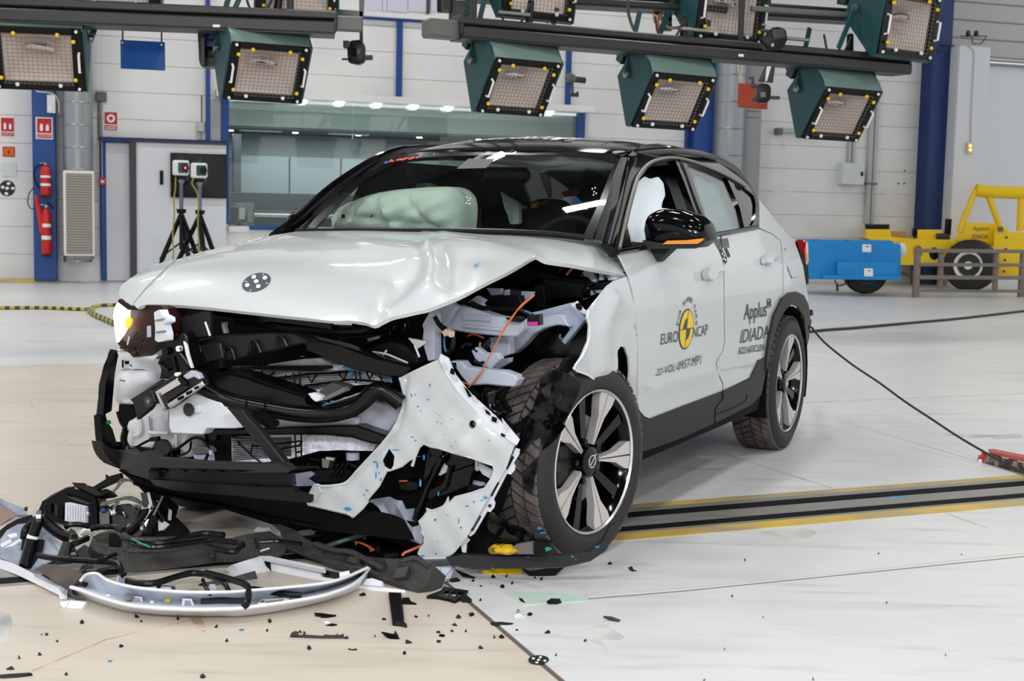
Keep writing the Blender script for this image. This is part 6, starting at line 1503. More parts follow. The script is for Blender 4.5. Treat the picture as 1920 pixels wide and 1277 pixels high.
MB().disc(plX(3.502)(*z('I', '424,480')[0]), CF, .020, .006, 20).build('washer', 'rig_dark', sb); MB().disc(plX(3.508)(*z('I', '424,478')[0]), CF, .008, .006, 12).build('bolt', 'steel', sb)
rs = fp('radar_sensor', 'B', '560,1030 850,830 1000,800 1100,850 1150,960 760,1240 690,1255', 3.50, 'grey_plastic', .03, bev=2)
fp('sensor_face', 'B', '602,1045 850,892 900,960 690,1085 650,1135', 3.505, 'chrome', .01, bev=1, parent=rs); fp('sensor_bar', 'B', '700,1105 940,962 985,1000 740,1165', 3.512, 'grey_plastic', .012, parent=rs)
fp('chrome_strip', 'B', '735,1185 1125,930 1152,968 762,1232', 3.512, 'chrome', .01, bev=1, parent=rs); fp('chrome_end', 'B', '610,1060 640,1060 720,1225 690,1250', 3.512, 'chrome', .01, bev=.6, parent=rs)
for q in ('848,1118 910,1088 916,1118 858,1148', '945,1055 1005,1030 1010,1060 955,1085', '1040,998 1080,982 1084,1005 1046,1022'): fp('strip_slot', 'B', q, 3.516, 'black_matt', .004, bev=.3, parent=rs)
fp('sensor_clip', 'B', '840,880 880,860 960,960 920,985', 3.515, 'black_gloss', .012, parent=rs)
fp('curved_guard', 'B', '908,872 1002,808 1082,838 1114,900 1090,912 1040,880 960,912', 3.505, 'primer_grey', .02, r=2, parent=rs)
fp('white_knob', 'B', '812,840 850,828 868,850 850,880 815,870', 3.52, 'sign_white', .015, r=1.5, parent=rs)
# --- bent crash beam
fw('crash_beam', '.', '372,720 405,740 440,754 499,766 563,776 615,777 659,767 684,750 699,735 714,731 728,738 752,756', 3.30, [.024]*0 or .029, 'black_satin', b=BM, n=14)
fp('beam_flange', '.', '384,701 398,694 440,698 500,716 560,735 571,742 575,757 598,764 566,767 500,753 440,742 392,728', 3.30, 'black_satin', .09, b=BM, bev=2)
fw('flange_edge', '.', '392,697 440,703 500,722 560,741 574,746', 3.305, .004, 'black_gloss', b=BM)
for q in ('255,875 262,990', '100,850 95,960'): fw('beam_seam', 'C', q, 3.333, .003, 'black_matt', b=BM, kk=1)
fp('beam_cap', 'C', '620,812 680,802 745,832 735,870 690,885 660,862', 3.33, 'ghost_white', .02, b=BM, r=2)
fp('foam_chunk', 'C', '720,792 822,715 942,747 930,792 765,872 732,882', 3.31, 'foam', .05, b=BM); fp('foam_chunk', 'C', '742,852 932,757 948,792 772,872', 3.315, mat('foam_grey', (110, 100, 98), .9), .03, b=BM, bev=.8)
fp('beam_insert', 'C', '740,905 1130,790 1140,850 1108,880 900,918 620,926', 3.27, 'black_satin', .03, b=BM)
fw('beam_wire', 'C', '750,915 900,870 1130,792', 3.3, .004, 'steel', b=BM); chips('C', [(850, 878, 40, 8), (960, 846, 45, 8), (800, 895, 26, 6), (340, 440, 4, 4)], plX(3.30, BM))
fp('lower_bar', 'C', '-240,1118 0,1112 300,1106 880,1086 1042,1086 1292,1172 1290,1236 1150,1232 1000,1172 800,1162 0,1167 -240,1170', 3.24, 'black_satin', .06, b=BM, bev=2.2)
fp('diagonal_strut', 'J', '-70,-70 60,-60 100,0 190,100 420,390 422,412 330,416 80,112', 3.47, 'grey_plastic', .03, bev=2)
fp('ridged_block', 'J', '120,0 250,0 322,60 320,92 282,112 232,82', 3.40, 'black_matt', .04)
for k in range(6): fp('ridge', 'J', f'{140+k*28},{12+k*12} {156+k*28},{8+k*12} {176+k*28},{52+k*9} {160+k*28},{56+k*9}', 3.405, 'black_plastic', .006, bev=.4)
# --- lower right: horn, hoses, box
hr = MB().tube([plX(3.26)(*z('I', '530,852')[0]), plX(3.30)(*z('I', '530,852')[0]), plX(3.31)(*z('I', '530,852')[0])], [.034, .034, .028], 20).build('horn', 'black_satin', car)
fp('horn_box', 'I', '470,862 600,862 600,940 466,932', 3.28, 'black_gloss', .05)
fp('grey_box', 'I', '755,852 800,840 880,845 910,890 880,900 785,905', 3.30, 'rig_grey', .04, r=2); fp('grey_box_lower', 'I', '770,905 900,900 905,962 790,960', 3.29, 'primer_grey', .03)
fp('box_clip', 'I', '900,870 920,880 918,910 900,905', 3.31, 'ghost_white', .01, bev=.4)
for q, r_ in (('600,870 660,850 760,778 820,770 870,802 898,880 870,960', .006), ('440,782 380,812 330,840 280,852', .005), ('640,920 740,880 760,800', .004), ('236,705 222,790 262,860 360,868 470,878', .013), ('175,560 200,640 240,700', .008)): fw('hose', 'I', q, 3.29, r_, 'black_plastic', n=8)
fp('connector', 'I', '420,768 485,762 488,800 425,802', 3.31, 'black_plastic', .02)
fp('fan_shroud', 'I', '868,705 1082,702 1084,968 930,962 895,880 900,800', 3.22, 'black_plastic', .04); MB().disc(plX(3.225)(*z('I', '945,755')[0]), CF, .016, .01, 16).build('shroud_bolt', 'rig_dark', car)
fp('bracket_hinge', 'I', '540,570 575,560 578,640 545,640', 3.26, 'plastic_white', .03)
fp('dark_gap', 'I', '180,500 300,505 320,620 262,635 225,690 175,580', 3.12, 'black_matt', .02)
# --- centre below the radiators
fp('ribbed_tray', 'J', '600,540 690,470 900,450 1010,470 940,565 860,575 700,572 640,560', 3.10, 'black_plastic', .05, b=BM)
for k in range(6): fp('tray_rib', 'J', f'{700+k*40},{540-k*4} {712+k*40},{540-k*4} {760+k*44},{440-k*10} {750+k*44},{440-k*10}', 3.105, 'black_gloss', .01, b=BM, bev=.4)
fp('plate_flap', 'J', '482,500 640,474 682,500 625,540 700,592 640,602 492,604', 3.12, 'torn_grey', .01, b=BM, bev=.8)
MB().tube([plX(3.11, BM)(*z('J', '1010,312')[0]), plX(3.11, BM)(*z('J', '1012,372')[0])], .024, 14).build('pipe_end', 'primer_grey', car)
fp('metal_box', 'J', '740,362 820,368 800,452 745,442', 3.12, 'steel', .03, b=BM); fp('metal_tab', 'J', '780,350 850,360 845,385 778,372', 3.13, 'alu', .01, b=BM, bev=.5)
fp('cross_tube', 'J', '420,425 720,420 740,460 640,462 480,465', 3.08, 'black_satin', .03, b=BM)
random.seed(21)
for k in range(14):
    x, y = random.uniform(620, 1050), random.uniform(330, 560); a = random.uniform(-.6, .6); l_ = random.uniform(40, 110)
    fw('tangled_hose', 'J', f'{x:.0f},{y:.0f} {x+math.cos(a)*l_*.5:.0f},{y+math.sin(a)*l_*.5+12:.0f} {x+math.cos(a)*l_:.0f},{y+math.sin(a)*l_:.0f}', 3.06, random.uniform(.003, .009), ['black_plastic', 'black_gloss', 'grey_plastic'][k % 3], b=BM, kk=3)
# --- left corner of the engine bay
T = fp('suspension_tower', 'D', '242,690 300,560 340,510 430,525 690,610 760,620 922,642 912,722 862,782 800,786 480,756 262,722', 2.92, 'primer_grey', .06, r=3, bev=3)
for q in ('402,632 520,628 640,642', '410,690 560,706 740,724', '415,612 650,622'): fw('pressed_rib', 'D', q, 2.925, .006, 'primer_grey', T)
fp('vertical_post', 'D', '120,558 150,602 156,982 100,992 50,822 62,722 50,682', 3.08, 'primer_grey', .05, r=2)
fp('wing_panel', 'D', '130,540 292,480 342,522 242,690 152,612', 2.96, 'primer_grey', .03)
fp('inner_arch', 'D', '800,792 920,722 1062,622 1200,592 1255,600 1310,700 1280,690 1200,682 1090,712 1000,762 900,872 822,936 798,900', 2.72, 'primer_grey', .05, r=2, bev=2)
fp('inner_arch_plate', 'D', '1200,592 1322,506 1442,642 1272,850 1240,820 1312,722 1300,690', 2.68, mat('primer_blue', (150, 160, 182), .4), .03)
fp('side_rail', 'D', '960,580 1060,560 1330,490 1340,520 1200,600 1060,640 950,650', 2.64, 'primer_grey', .04)
fp('lower_bracket', 'D', '470,902 512,870 582,922 692,918 722,972 640,1062 522,1012', 2.97, 'primer_grey', .03, r=2); 
for x, y in ((500, 892), (518, 905)): MB().disc(plX(2.973)(*z('D', f'{x},{y}')[0]), CF, .004, .003, 8).build('hole', 'black_matt', car)
fp('chassis_leg', 'D', '290,990 382,994 422,1042 560,1062 742,1076 852,1116 852,1142 876,1146 832,1212 600,1192 450,1202 382,1122', 3.04, 'primer_grey', .05, r=2, bev=2.5)
fp('leg_side', 'D', '622,790 792,788 802,932 722,962 632,902', 2.83, 'primer_grey', .04, r=2); fp('leg_flange', 'D', '620,1060 710,975 810,960 805,1000 690,1070', 2.86, mat('primer_mid', (150, 156, 172), .4), .02)
fp('fuse_box', 'D', '1082,292 1122,280 1482,332 1422,382 1420,452 1092,462', 2.52, 'black_satin', .1, r=2, bev=2.5); fp('fuse_box_lid', 'D', '862,192 960,200 1152,255 1482,320 1500,336 1300,332 1120,288 900,252', 2.50, 'black_plastic', .06)
fp('fuse_box_end', 'D', '1010,332 1092,340 1102,532 1040,532 1010,452', 2.55, 'black_plastic', .05)
fw('intake_hose', 'D', '660,300 760,270 900,275 1020,300', 2.5, .026, 'black_satin', n=12)
for k in range(5): q = plX(2.53)(*z('D', f'{905+k*22},{272+k*4}')[0]); MB().tube([q-CL*.004, q+CL*.006], .031, 12).build('hose_rib', 'black_plastic', car)
fp('mount_plate', 'D', '420,502 520,430 592,470 562,500 600,542 420,532', 2.86, 'primer_grey', .02, r=1.5); fp('relay', 'D', '740,392 800,374 862,400 852,462 758,452', 2.74, 'grey_plastic', .04); fp('relay_face', 'D', '755,382 800,376 800,428 752,430', 2.746, 'alu', .004, bev=.5)
fp('control_unit', 'D', '582,440 740,430 880,432 900,502 860,546 700,552', 2.76, 'black_plastic', .04); fp('white_panel', 'D', '600,366 722,370 752,422 640,432', 2.70, 'primer_grey', .02); fp('white_panel', 'D', '850,390 1002,398 992,430 902,482 868,422', 2.66, 'primer_grey', .02)
fp('lower_clip', 'D', '760,622 880,608 912,632 880,660 800,652', 2.95, 'black_plastic', .03)
for q, m, r_, X in (('350,450 440,500 560,540 700,540 860,545', 'black_plastic', .007, 2.90), ('470,490 560,530 640,540', 'black_plastic', .008, 2.9), ('1010,425 900,512 830,612 732,760 622,962 572,1062 512,1160 460,1192 400,1168', 'orange_wire', .0021, 3.05), ('1012,430 882,540 772,682 692,832 602,1002 542,1102 450,1215', 'orange_wire', .0021, 3.06), ('1352,182 1320,215 1288,252', 'orange_wire', .004, 2.52), ('1270,165 1220,235', 'black_plastic', .003, 2.52), ('885,545 940,580 1000,600', 'black_plastic', .007, 2.98), ('930,560 970,575 985,590', 'blue_wire', .003, 3.0), ('240,780 244,872 272,932', 'blue_wire', .004, 3.02), ('300,740 320,800 310,880 270,930', 'black_plastic', .009, 3.02), ('160,610 200,680 240,720', 'black_plastic', .008, 3.1), ('450,770 500,762 580,792', 'red_wire', .003, 2.9), ('440,780 470,765', 'red_wire', .002, 2.9), ('390,880 420,850 470,850', 'grey_plastic', .006, 2.92), ('500,980 540,1010 580,1000', 'black_plastic', .006, 3.0), ('545,865 550,830', 'yellow_dark', .004, 2.9)): fw('loom_wire', 'D', q, X, r_, m)
fp('plug', 'D', '950,602 1052,588 1056,686 945,660', 3.02, 'black_plastic', .03, r=1.5); fp('plug_face', 'D', '946,657 1040,655 1032,690 952,692', 3.026, 'magenta', .02, r=1.5, bev=.8)
fp('plug', 'D', '206,732 252,714 296,742 290,792 262,770 240,784', 3.06, 'beige_plastic', .03, r=1.5, label='beige plug')
fp('strap_fitting', 'D', '542,880 612,800 620,850 590,890', 2.9, 'grey_plastic', .02)
for q, m in (('1400,262 1442,200 1502,212 1542,300 1522,332 1462,272', 'primer_grey'), ('1562,242 1602,230 1592,300 1560,302', 'primer_grey'), ('1622,262 1722,280 1712,302 1642,302', 'primer_grey'), ('1422,392 1500,380 1512,422 1422,472', 'primer_grey'), ('1520,380 1620,380 1620,415 1540,410', 'primer_grey')): fp('hinge_bracket', 'D', q, 2.44, m, .03, r=1)
fp('hinge_bar', 'D', '1482,332 1650,308 1642,362 1480,372', 2.46, 'black_plastic', .04)
fp('corner_bracket', 'D', '1322,512 1372,478 1442,560 1522,522 1502,562 1452,602', 2.72, 'primer_white', .01, bev=.8); fp('bracket_hole', 'D', '1362,500 1400,490 1425,540 1400,560 1370,540', 2.735, 'black_matt', .003, r=2, bev=.3)
# --- left front wing, torn loose
wing = z('D', '1640,345 1700,300 1800,268 1819,330 1868,520 1893,760 1890,1000')+z('R', '293,930 247,790 250,620')+z('D', '1640,345')[:0]+z('R', '246,560 235,540')
wing_px = z('D', '1640,345 1700,300 1800,266 1820,330 1870,520 1896,760 1892,1000')+z('R', '294,932 270,880 244,790 252,700 248,600 232,540 210,533 192,560 174,640 172,720 168,845 140,830')+z('D', '1600,1205 1470,1110 1352,1056 1420,950 1475,820 1484,690 1466,620 1475,560')
def wing_relief(px, py): return .018*math.exp(-((seg(px, py, [(1150, 560), (1128, 620), (1130, 690)]))/14)**2)-.012*math.exp(-((seg(px, py, [(1172, 600), (1165, 660)]))/14)**2)
fdr = sheet('front_wing', wing_px, SIDE, 'paint_white', car, .008, res=7, relief=wing_relief, smooth=60)
wire('wing_edge', z('D', '1475,560 1466,620 1484,690 1475,820 1420,950 1352,1056 1470,1110 1600,1205 1712,1268'), SIDE, .004, 'primer_white', fdr, 3, 6)
for q, m in (('1345,1060 1420,1080 1530,1150 1500,1230 1420,1210 1370,1140', 'black_plastic'), ('1440,1150 1480,1160 1470,1200 1440,1190', 'grey_plastic'), ('1560,1215 1690,1260 1640,1277 1540,1250', 'black_plastic'), ('1380,940 1410,960 1340,1060 1290,1100 1260,1060 1300,980', 'black_plastic')): sheet('wing_bracket', z('D', q), sS(.05), m, car, .02, res=10)
chips('D', [(1590, 1228, 24, 8), (1465, 1160, 10, 14), (1495, 1110, 16, 5)], sS(.02))
# --- arch liner, air duct and other plastics round the front wheel
def fsh(name, k, pts, X, m, b=0.0, c=0.0, th=.006, rel=None, res=9, parent=None): return sheet(name, z(k, pts), plX(X, b, c), m, parent or car, th, res=res, relief=rel, smooth=60)
wob = lambda f_, a: (lambda x, y: a*math.sin((x+y*.6)*f_*.45)+a*.4*math.sin((y*1.3-x*.4)*f_*.5))
fsh('arch_liner', 'D', '830,940 1000,772 1092,722 1200,692 1262,782 1292,852 1352,802 1462,682 1478,762 1420,952 1342,1062 1292,1277 900,1277 880,1200 870,1140 850,1110 760,1075', 2.62, 'black_satin', rel=wob(.12, .012))
fsh('arch_liner', 'F', '455,45 520,-20 640,0 720,60 700,130 660,210 640,270 590,330 620,340 570,420 440,520 335,640 300,560 322,400 395,280', 2.97, 'black_satin', b=-.0, rel=wob(.2, .010), res=7)
fsh('liner_flap', 'F', '395,270 420,210 500,180 560,230 600,300 560,330 490,380 460,330', 2.99, 'black_gloss', rel=wob(.25, .012), res=6)
fsh('liner_flap', 'F', '470,100 520,60 590,90 610,160 560,210 500,190', 2.98, 'grey_plastic', rel=wob(.3, .008), res=6)
fsh('liner_flap', 'F', '340,640 440,540 430,640 405,782 350,742', 3.0, 'black_satin', rel=wob(.3, .006), res=7)
pillow('air_duct', rnd(z('F', '75,130 112,75 205,92 182,180 232,262 202,292 120,280 80,200'), 3, 3), plX(3.02), 'black_gloss', car, .04, .06, 6)
fsh('lower_liner', 'F', '110,940 160,890 205,960 262,1042 345,1082 282,1112 205,1100 130,1020', 3.06, 'black_gloss', rel=wob(.3, .01), res=7)
fsh('lower_liner', 'F', '210,940 330,1000 420,1050 420,1090 345,1085 262,1040', 3.04, 'black_satin', rel=wob(.3, .008), res=7)
fsh('lower_backing', 'F', '20,1030 120,930 330,1060 520,1080 520,1170 20,1180', 3.0, 'black_matt', res=14)
fsh('wheel_flap', 'F', '300,330 400,250 330,560 430,520 330,640 260,560 200,450 240,330', 2.955, 'black_matt', res=9)
pillow('yellow_foam', rnd(z('F', '120,1135 145,1112 250,1120 300,1160 262,1176 132,1168'), 2, 3), plX(3.09), 'yellow_dark', car, .02, .03, 5)
fp('grey_foam', 'F', '275,1125 305,1105 412,1095 416,1172 262,1172', 3.07, mat('foam_brown', (104, 98, 96), .9), .04)
fp('black_block', 'F', '415,1080 520,1102 516,1172 416,1172', 3.08, 'black_plastic', .04); fp('green_clip', 'F', '485,1128 512,1122 516,1148 492,1158', 3.085, 'green_plastic', .02, r=1.5)
sp = sheet('bumper_lip_end', z('g', '590,580 700,566 850,572 1000,576 1240,570 1400,546 1470,490 1515,402 1545,394 1532,450 1490,540 1400,602 1250,636 1000,639 700,637 620,626'), plX(3.50, -.6), 'cladding', car, .03, res=9)
random.seed(9)
chips('g', [(1135, 440, 22, 8), (1120, 415, 16, 10)], plX(2.95), off=.006); chips('g', [(1300, 575, 10, 5), (1440, 520, 20, 6), (850, 640, 10, 3), (1050, 578, 12, 3), (1320, 592, 6, 3)], plX(3.50, -.6), sp)
# ================================================================== torn bumper cover, hanging before the left front wheel
tc_ = thing('bumper_cover', 'big torn white bumper cover leaning before the left front wheel', 'bumper', cw((3.12, .45, 0)), CAR_YAW)
CV = plX(3.23, -.17)
outer = z('d', '325,845 440,790 555,738 603,735 640,830 730,940 830,1030 915,1112 1000,1195')+z('K', '1345,30 1298,100 1225,300 1065,560 905,850 830,985 760,1065 690,1150 610,1205 400,1213 340,1160 360,1112 395,1070 402,1000 368,945 376,905 350,840 400,790 430,742 418,715 470,735 525,718 590,690 620,650 632,598 642,660 668,640 705,600 860,560 1000,512 1060,430 1097,330 1085,280 1000,240 900,195 720,140 570,98 480,85 400,62 350,100 310,200 285,290 272,285 300,215 240,235 170,290 75,325')
outer += z('J', '1300,470 1232,600 1132,715 1135,735 1095,790 1017,862 950,830 680,766 624,735 690,590')+z('E', '190,1060 340,1050 400,1020 480,930 620,780 740,640 830,500 880,330 872,200')
hole1 = z('E', '772,735 820,800 812,880 790,918 738,888 718,840'); hole2 = [(560+a/4.562, 680+b/4.562) for a, b in ell(1505, 520, 33, 34, 18)]
fold1 = [(801, 680), (850, 740), (900, 790), (950, 835)]; fold2 = [(757, 712), (752, 760), (742, 800), (700, 850), (640, 910)]
def cover_relief(px, py):
    s = -.020*math.exp(-((seg(px, py, fold2))/7)**2)+.010*math.exp(-((seg(px, py, fold1))/20)**2)
    s += .035*math.exp(-(((px-870)/60)**2+((py-830)/40)**2))
    return s+.004*math.sin(px*.11)*math.sin(py*.07)
cov = sheet('cover_skin', outer, CV, 'paint_white', tc_, .006, [hole1, hole2], 8, relief=cover_relief, smooth=55)
wire('torn_edge', outer[14:66], lambda x, y: CV(x, y)+CF*(cover_relief(x, y)-.003), .0042, 'paint_white', tc_, 1, 6)
wire('inner_edge', outer[-14:]+outer[:1], lambda x, y: CV(x, y)+CF*(cover_relief(x, y)), .006, 'paint_white', tc_, 2, 6)
fp('end_lip', 'E', '140,1045 175,1060 195,1110 150,1180 110,1200 78,1180 95,1110', 3.235, 'paint_white', .01, -.17, parent=tc_)
fl_ = sheet('mounting_flange', z('d', '558,712 600,735 640,830 730,940 830,1030 915,1112 900,1075 1000,1195 985,1225 960,1212 850,1130 740,1020 650,920 590,830 548,742'), lambda x, y: plX(3.245, -.17)(x, y), 'primer_white', tc_, .008, res=8)
for q in ('618,790 640,800 636,830 612,820', '690,895 712,910 735,950 718,955', '808,1020 835,1040 842,1060 815,1045', '848,1062 878,1072 872,1098 846,1088', '900,1155 925,1168 918,1180 898,1170'): sheet('slot', z('d', q), plX(3.255, -.17), 'black_matt', fl_, .002, off=.004, res=20)
for k in range(7): x, y = 575+k*58, 760+k*66-k*k*1.6; sheet('clip_pad', z('d', f'{x},{y} {x+24},{y+30} {x+14},{y+42} {x-8},{y+12}'), plX(3.25, -.17), 'paint_white', fl_, .004, off=.008, res=20)
sheet('cover_bezel', [(560+a/4.562, 680+b/4.562) for a, b in ell(1505, 520, 36, 37, 20)], lambda x, y: CV(x, y)+CF*.012, 'rig_grey', tc_, .01, [[(560+a/4.562, 680+b/4.562) for a, b in ell(1505, 520, 29, 30, 18)]], 8)
sheet('bezel_back', [(560+a/4.562, 680+b/4.562) for a, b in ell(1505, 520, 31, 32, 16)], lambda x, y: CV(x, y)-CF*.012, 'torn_grey', tc_, .01, None or [], 8)
cl_ = sheet('side_strip', z('K', '1310,110 1350,122 1345,170 1290,262 1306,290 1300,332 1265,372 1225,362 1090,622 1106,660 1096,702 1060,747 1030,737 935,902 900,962 860,992 838,972 898,855 1062,565 1222,305'), plX(3.21, -.17), 'primer_white', tc_, .01, res=8)
for q in ('1285,180 1300,200 1235,320 1222,312', '1140,445 1152,455 1080,590 1068,580', '960,780 972,790 900,915 890,908'): sheet('strip_gap', z('K', q), plX(3.212, -.17), 'black_matt', cl_, .002, off=.004, res=20)
for x, y in ((1058, 682), (885, 915)): MB().disc(plX(3.218, -.17)(720+x/5.321, 820+y/5.321), CF, .006, .004, 8).build('strip_hole', 'rig_dark', cl_)
sheet('lower_clip', z('K', '770,1042 805,1008 835,1008 852,1032 822,1062 815,1152 780,1146 768,1090'), plX(3.205, -.17), 'primer_white', tc_, .01, res=10)
fog = thing('fog_bezel', 'broken black gloss lamp bezel inside the torn cover', 'bezel', cw((3.05, .52, 0)), CAR_YAW)
def kb(name, q, X, m, parent, d=.02, b=-.17, bev=1.2, r=0): return fp(name, 'K', q, X, m, d, b, 0, r, parent, bev)
kb('upper_shell', '350,102 400,68 575,105 592,152 480,320 430,432 390,422 420,212 345,188 302,280', 3.17, 'black_gloss', fog)
kb('shell_side', '592,152 700,160 890,230 880,270 660,350 640,270 560,215', 3.15, 'black_gloss', fog)
kb('panel', '660,352 872,280 882,332 842,482 640,562 562,590 542,570', 3.16, 'black_gloss', fog, .03)
kb('frame', '545,190 582,222 500,400 470,520 560,480 600,430 640,290 665,310 622,500 545,562 470,622 425,602 440,480', 3.18, 'black_satin', fog)
kb('blade', '556,192 584,222 452,482 342,772 322,842 292,842 284,812 380,562', 3.20, 'black_gloss', fog, .03)
kb('white_scrap', '902,232 930,235 940,300 932,340 905,330', 3.14, 'primer_white', fog); kb('white_scrap', '945,255 1082,332 1052,412 980,372 932,302', 3.14, 'primer_white', fog, .01); kb('white_scrap', '850,432 990,452 1002,482 960,492 845,462', 3.10, 'primer_grey', fog)
kb('grey_scrap', '820,462 900,470 960,500 830,540', 3.09, 'grey_plastic', fog); kb('reflector_scrap', '520,265 580,248 625,290 620,350 560,385 500,370', 3.15, 'ghost_white', fog, .01)
kb('orange_scrap', '150,432 225,428 228,440 150,446', 3.10, 'orange_wire', fog, .006, bev=.3)
kb('black_tube', '140,440 240,430 330,450 340,520 240,540 150,520', 3.08, 'black_satin', fog, .04, r=3)
chips('K', [(400, 205, 12, 34), (365, 460, 16, 50), (545, 560, 12, 26), (590, 190, 10, 12), (330, 190, 40, 5)], plX(3.20, -.17), fog)
gs = thing('grey_liner', 'crumpled grey plastic liner sheet under the torn cover', 'liner', cw((3.0, .30, 0)), CAR_YAW)
sheet('sheet', z('J', '1120,722 1330,690 1440,722 1472,792 1540,790 1522,880 1582,930 1612,1060 1600,1100 1500,1062 1362,952 1272,862 1225,790 1180,745'), plX(3.13, -.17), 'torn_grey', gs, .004, res=8, relief=lambda x, y: .02*math.exp(-((seg(x, y, [(745, 935), (770, 985), (790, 1010)]))/9)**2)-.015*math.exp(-((seg(x, y, [(712, 945), (745, 1000)]))/8)**2))
sheet('folded_edge', z('J', '1525,950 1582,932 1614,1062 1598,1100 1540,1060 1520,1010'), plX(3.15, -.17), 'primer_grey', gs, .004, res=9)
random.seed(14)
chips('E', [(1130, 190, 9, 18), (965, 280, 7, 18), (995, 275, 4, 12), (1020, 375, 11, 10), (1050, 410, 10, 5), (975, 635, 14, 7), (1000, 665, 10, 8), (650, 850, 20, 10), (672, 880, 8, 30), (660, 960, 7, 34), (688, 945, 6, 10), (705, 1000, 12, 20), (1600, 1155, 26, 8), (1500, 1190, 12, 8), (840, 745, 40, 5), (1540, 1080, 6, 4), (560, 1130, 12, 8), (420, 1250, 40, 18), (590, 1090, 16, 8), (1660, 655, 9, 7), (1110, 315, 20, 4), (1195, 505, 12, 3)], lambda x, y: CV(x, y)+CF*(cover_relief(x, y)), cov, off=.003)
chips('E', [(1215, 450, 5, 4), (1235, 520, 4, 4), (1180, 430, 6, 3), (1270, 610, 5, 3), (1410, 520, 3, 3), (1390, 660, 4, 4), (900, 410, 4, 3), (910, 610, 4, 3), (1330, 480, 8, 2), (1350, 700, 10, 3)], lambda x, y: CV(x, y)+CF*(cover_relief(x, y)), cov, 'decal_black', off=.003)
chips('K', [(508, 825, 12, 10), (745, 830, 3, 34), (770, 900, 10, 8), (510, 940, 4, 4), (540, 1030, 4, 4), (520, 1160, 8, 8)], lambda x, y: CV(x, y)+CF*(cover_relief(x, y)), cov, 'decal_black', off=.003)
chips('K', [(1015, 600, 8, 22), (830, 685, 24, 7), (980, 628, 22, 5), (385, 1180, 26, 8), (640, 770, 18, 3)], lambda x, y: CV(x, y)+CF*(cover_relief(x, y)), cov, off=.003)

# ================================================================== wreckage on the floor
def tilt(pa, pb, ang, up=0.0):
    """plane through the floor line below two photograph points, leaning back by ang degrees"""
    a, b = floorp(*pa), floorp(*pb); d = (b-a)/np.linalg.norm(b-a); n = np.cross(d, [0, 0, 1.0]); n = n if n@(EYE-a) > 0 else -n; n[2] = 0; n /= np.linalg.norm(n)
    t = math.radians(ang); N = n*math.cos(t)+np.array([0, 0, math.sin(t)]); return plane(a+np.array([0, 0, up]), N), -N
def FB_(name, k, q, m, parent, line, ang, depth=.03, bev=1.4, r=0, res=40, up=0.0):
    s, b = tilt(*z(k, line), ang, up) if isinstance(line, str) else tilt(*line, ang, up); pz = z(k, q); pz = rnd(pz, r, 3) if r else pz
    return slab(name, pz, s, m, parent, depth, b, bev, res=res)
def fcable(t, name, k, q, hs, r, m, kk=6):
    P = [plZ(h)(*p) for p, h in zip(z(k, q), hs if hasattr(hs, '__len__') else [hs]*99)]; return MB().tube(crv(P, kk), r, 8).build(name, m, t)
# a. white grille cover lying face out
gt = thing('grille_panel', 'long curved white front panel lying face-down on the floor', 'panel', floorp(410, 1150))
bot = z('G', '605,1015 640,1050 760,1110 900,1162 1100,1216 1400,1246 1700,1256 1900,1255')+z('H', '200,900 500,862 800,800 1000,742 1120,690 1190,620 1222,540')
top = z('G', '605,1008 680,1030 800,1075 930,1118 1120,1165 1400,1190 1700,1200 1900,1196')+z('H', '200,838 500,800 800,752 950,712 1080,660 1160,600 1218,528')
mid = z('G', '640,985 720,1000 830,1030 960,1070 1150,1110 1400,1130 1680,1140 1880,1130')+z('H', '200,790 480,765 760,712 920,670 1050,625 1130,585 1214,524')
rear = z('G', '690,950 740,900 830,893 920,950 1100,1002 1330,1030 1600,1050 1890,1050')+z('H', '200,705 500,680 760,655 930,628 1060,585 1140,550 1208,520')
ruled('front_strip', bot, plZ(.006), top, plZ(.050), 'plastic_white', gt, 4, .006); ruled('tray', top, plZ(.048), mid, plZ(.014), 'ghost_white', gt, 4, -.004); ruled('back_strip', mid, plZ(.014), rear, plZ(.075), 'ghost_white', gt, 4, -.004)
MB().tube(crv([plZ(.050)(*p) for p in top], 4), .006, 6).build('front_edge', 'plastic_white', gt); MB().tube(crv([plZ(.075)(*p) for p in rear], 4), .005, 6).build('back_edge', 'plastic_white', gt)
for q, m, h in (('900,1112 905,1065 940,1068 950,1112', 'plastic_white', .05), ('1130,1132 1135,1080 1215,1090 1222,1140', 'plastic_white', .05), ('1280,1158 1285,1120 1315,1124 1320,1162', 'plastic_white', .05), ('1550,1180 1560,1102 1640,1105 1672,1188', 'plastic_white', .05), ('990,965 1000,902 1072,925 1070,990', 'primer_grey', .06), ('1332,1030 1342,984 1495,998 1512,1046', 'grey_plastic', .06), ('1780,1045 1790,980 1840,980 1855,1020 1830,1055', 'primer_grey', .06), ('715,1012 695,915 735,895 765,960', 'grey_plastic', .05)):
    x0 = sum(p[0] for p in z('G', q))/4; yb = max(p[1] for p in z('G', q)); base = plZ(h-.03)(x0, yb); t_ = slab('clip', z('G', q), plane(base, (.1, -.8, .6)), m, gt, .012, (-.1, .8, -.6), 1)
    if m == 'plastic_white' and '1130' in q or '1550' in q or '990' in q or '1332' in q: c = np.mean(z('G', q), axis=0); slab('clip_window', [tuple(c+(np.array(p)-c)*.55) for p in z('G', q)], plane(base+np.array([.0, -.003, .002]), (.1, -.8, .6)), 'torn_grey', t_, .004, (-.1, .8, -.6), .4)
slab('clip', z('H', '990,612 985,555 1065,540 1072,590'), plane(plZ(.05)(640, 1088), (.1, -.8, .6)), 'ghost_white', gt, .01, (-.1, .8, -.6), 1)
sheet('sticker', z('G', '1405,1140 1418,1116 1460,1122 1445,1146'), plZ(.034), 'yellow', gt, .001, off=.004, res=20)
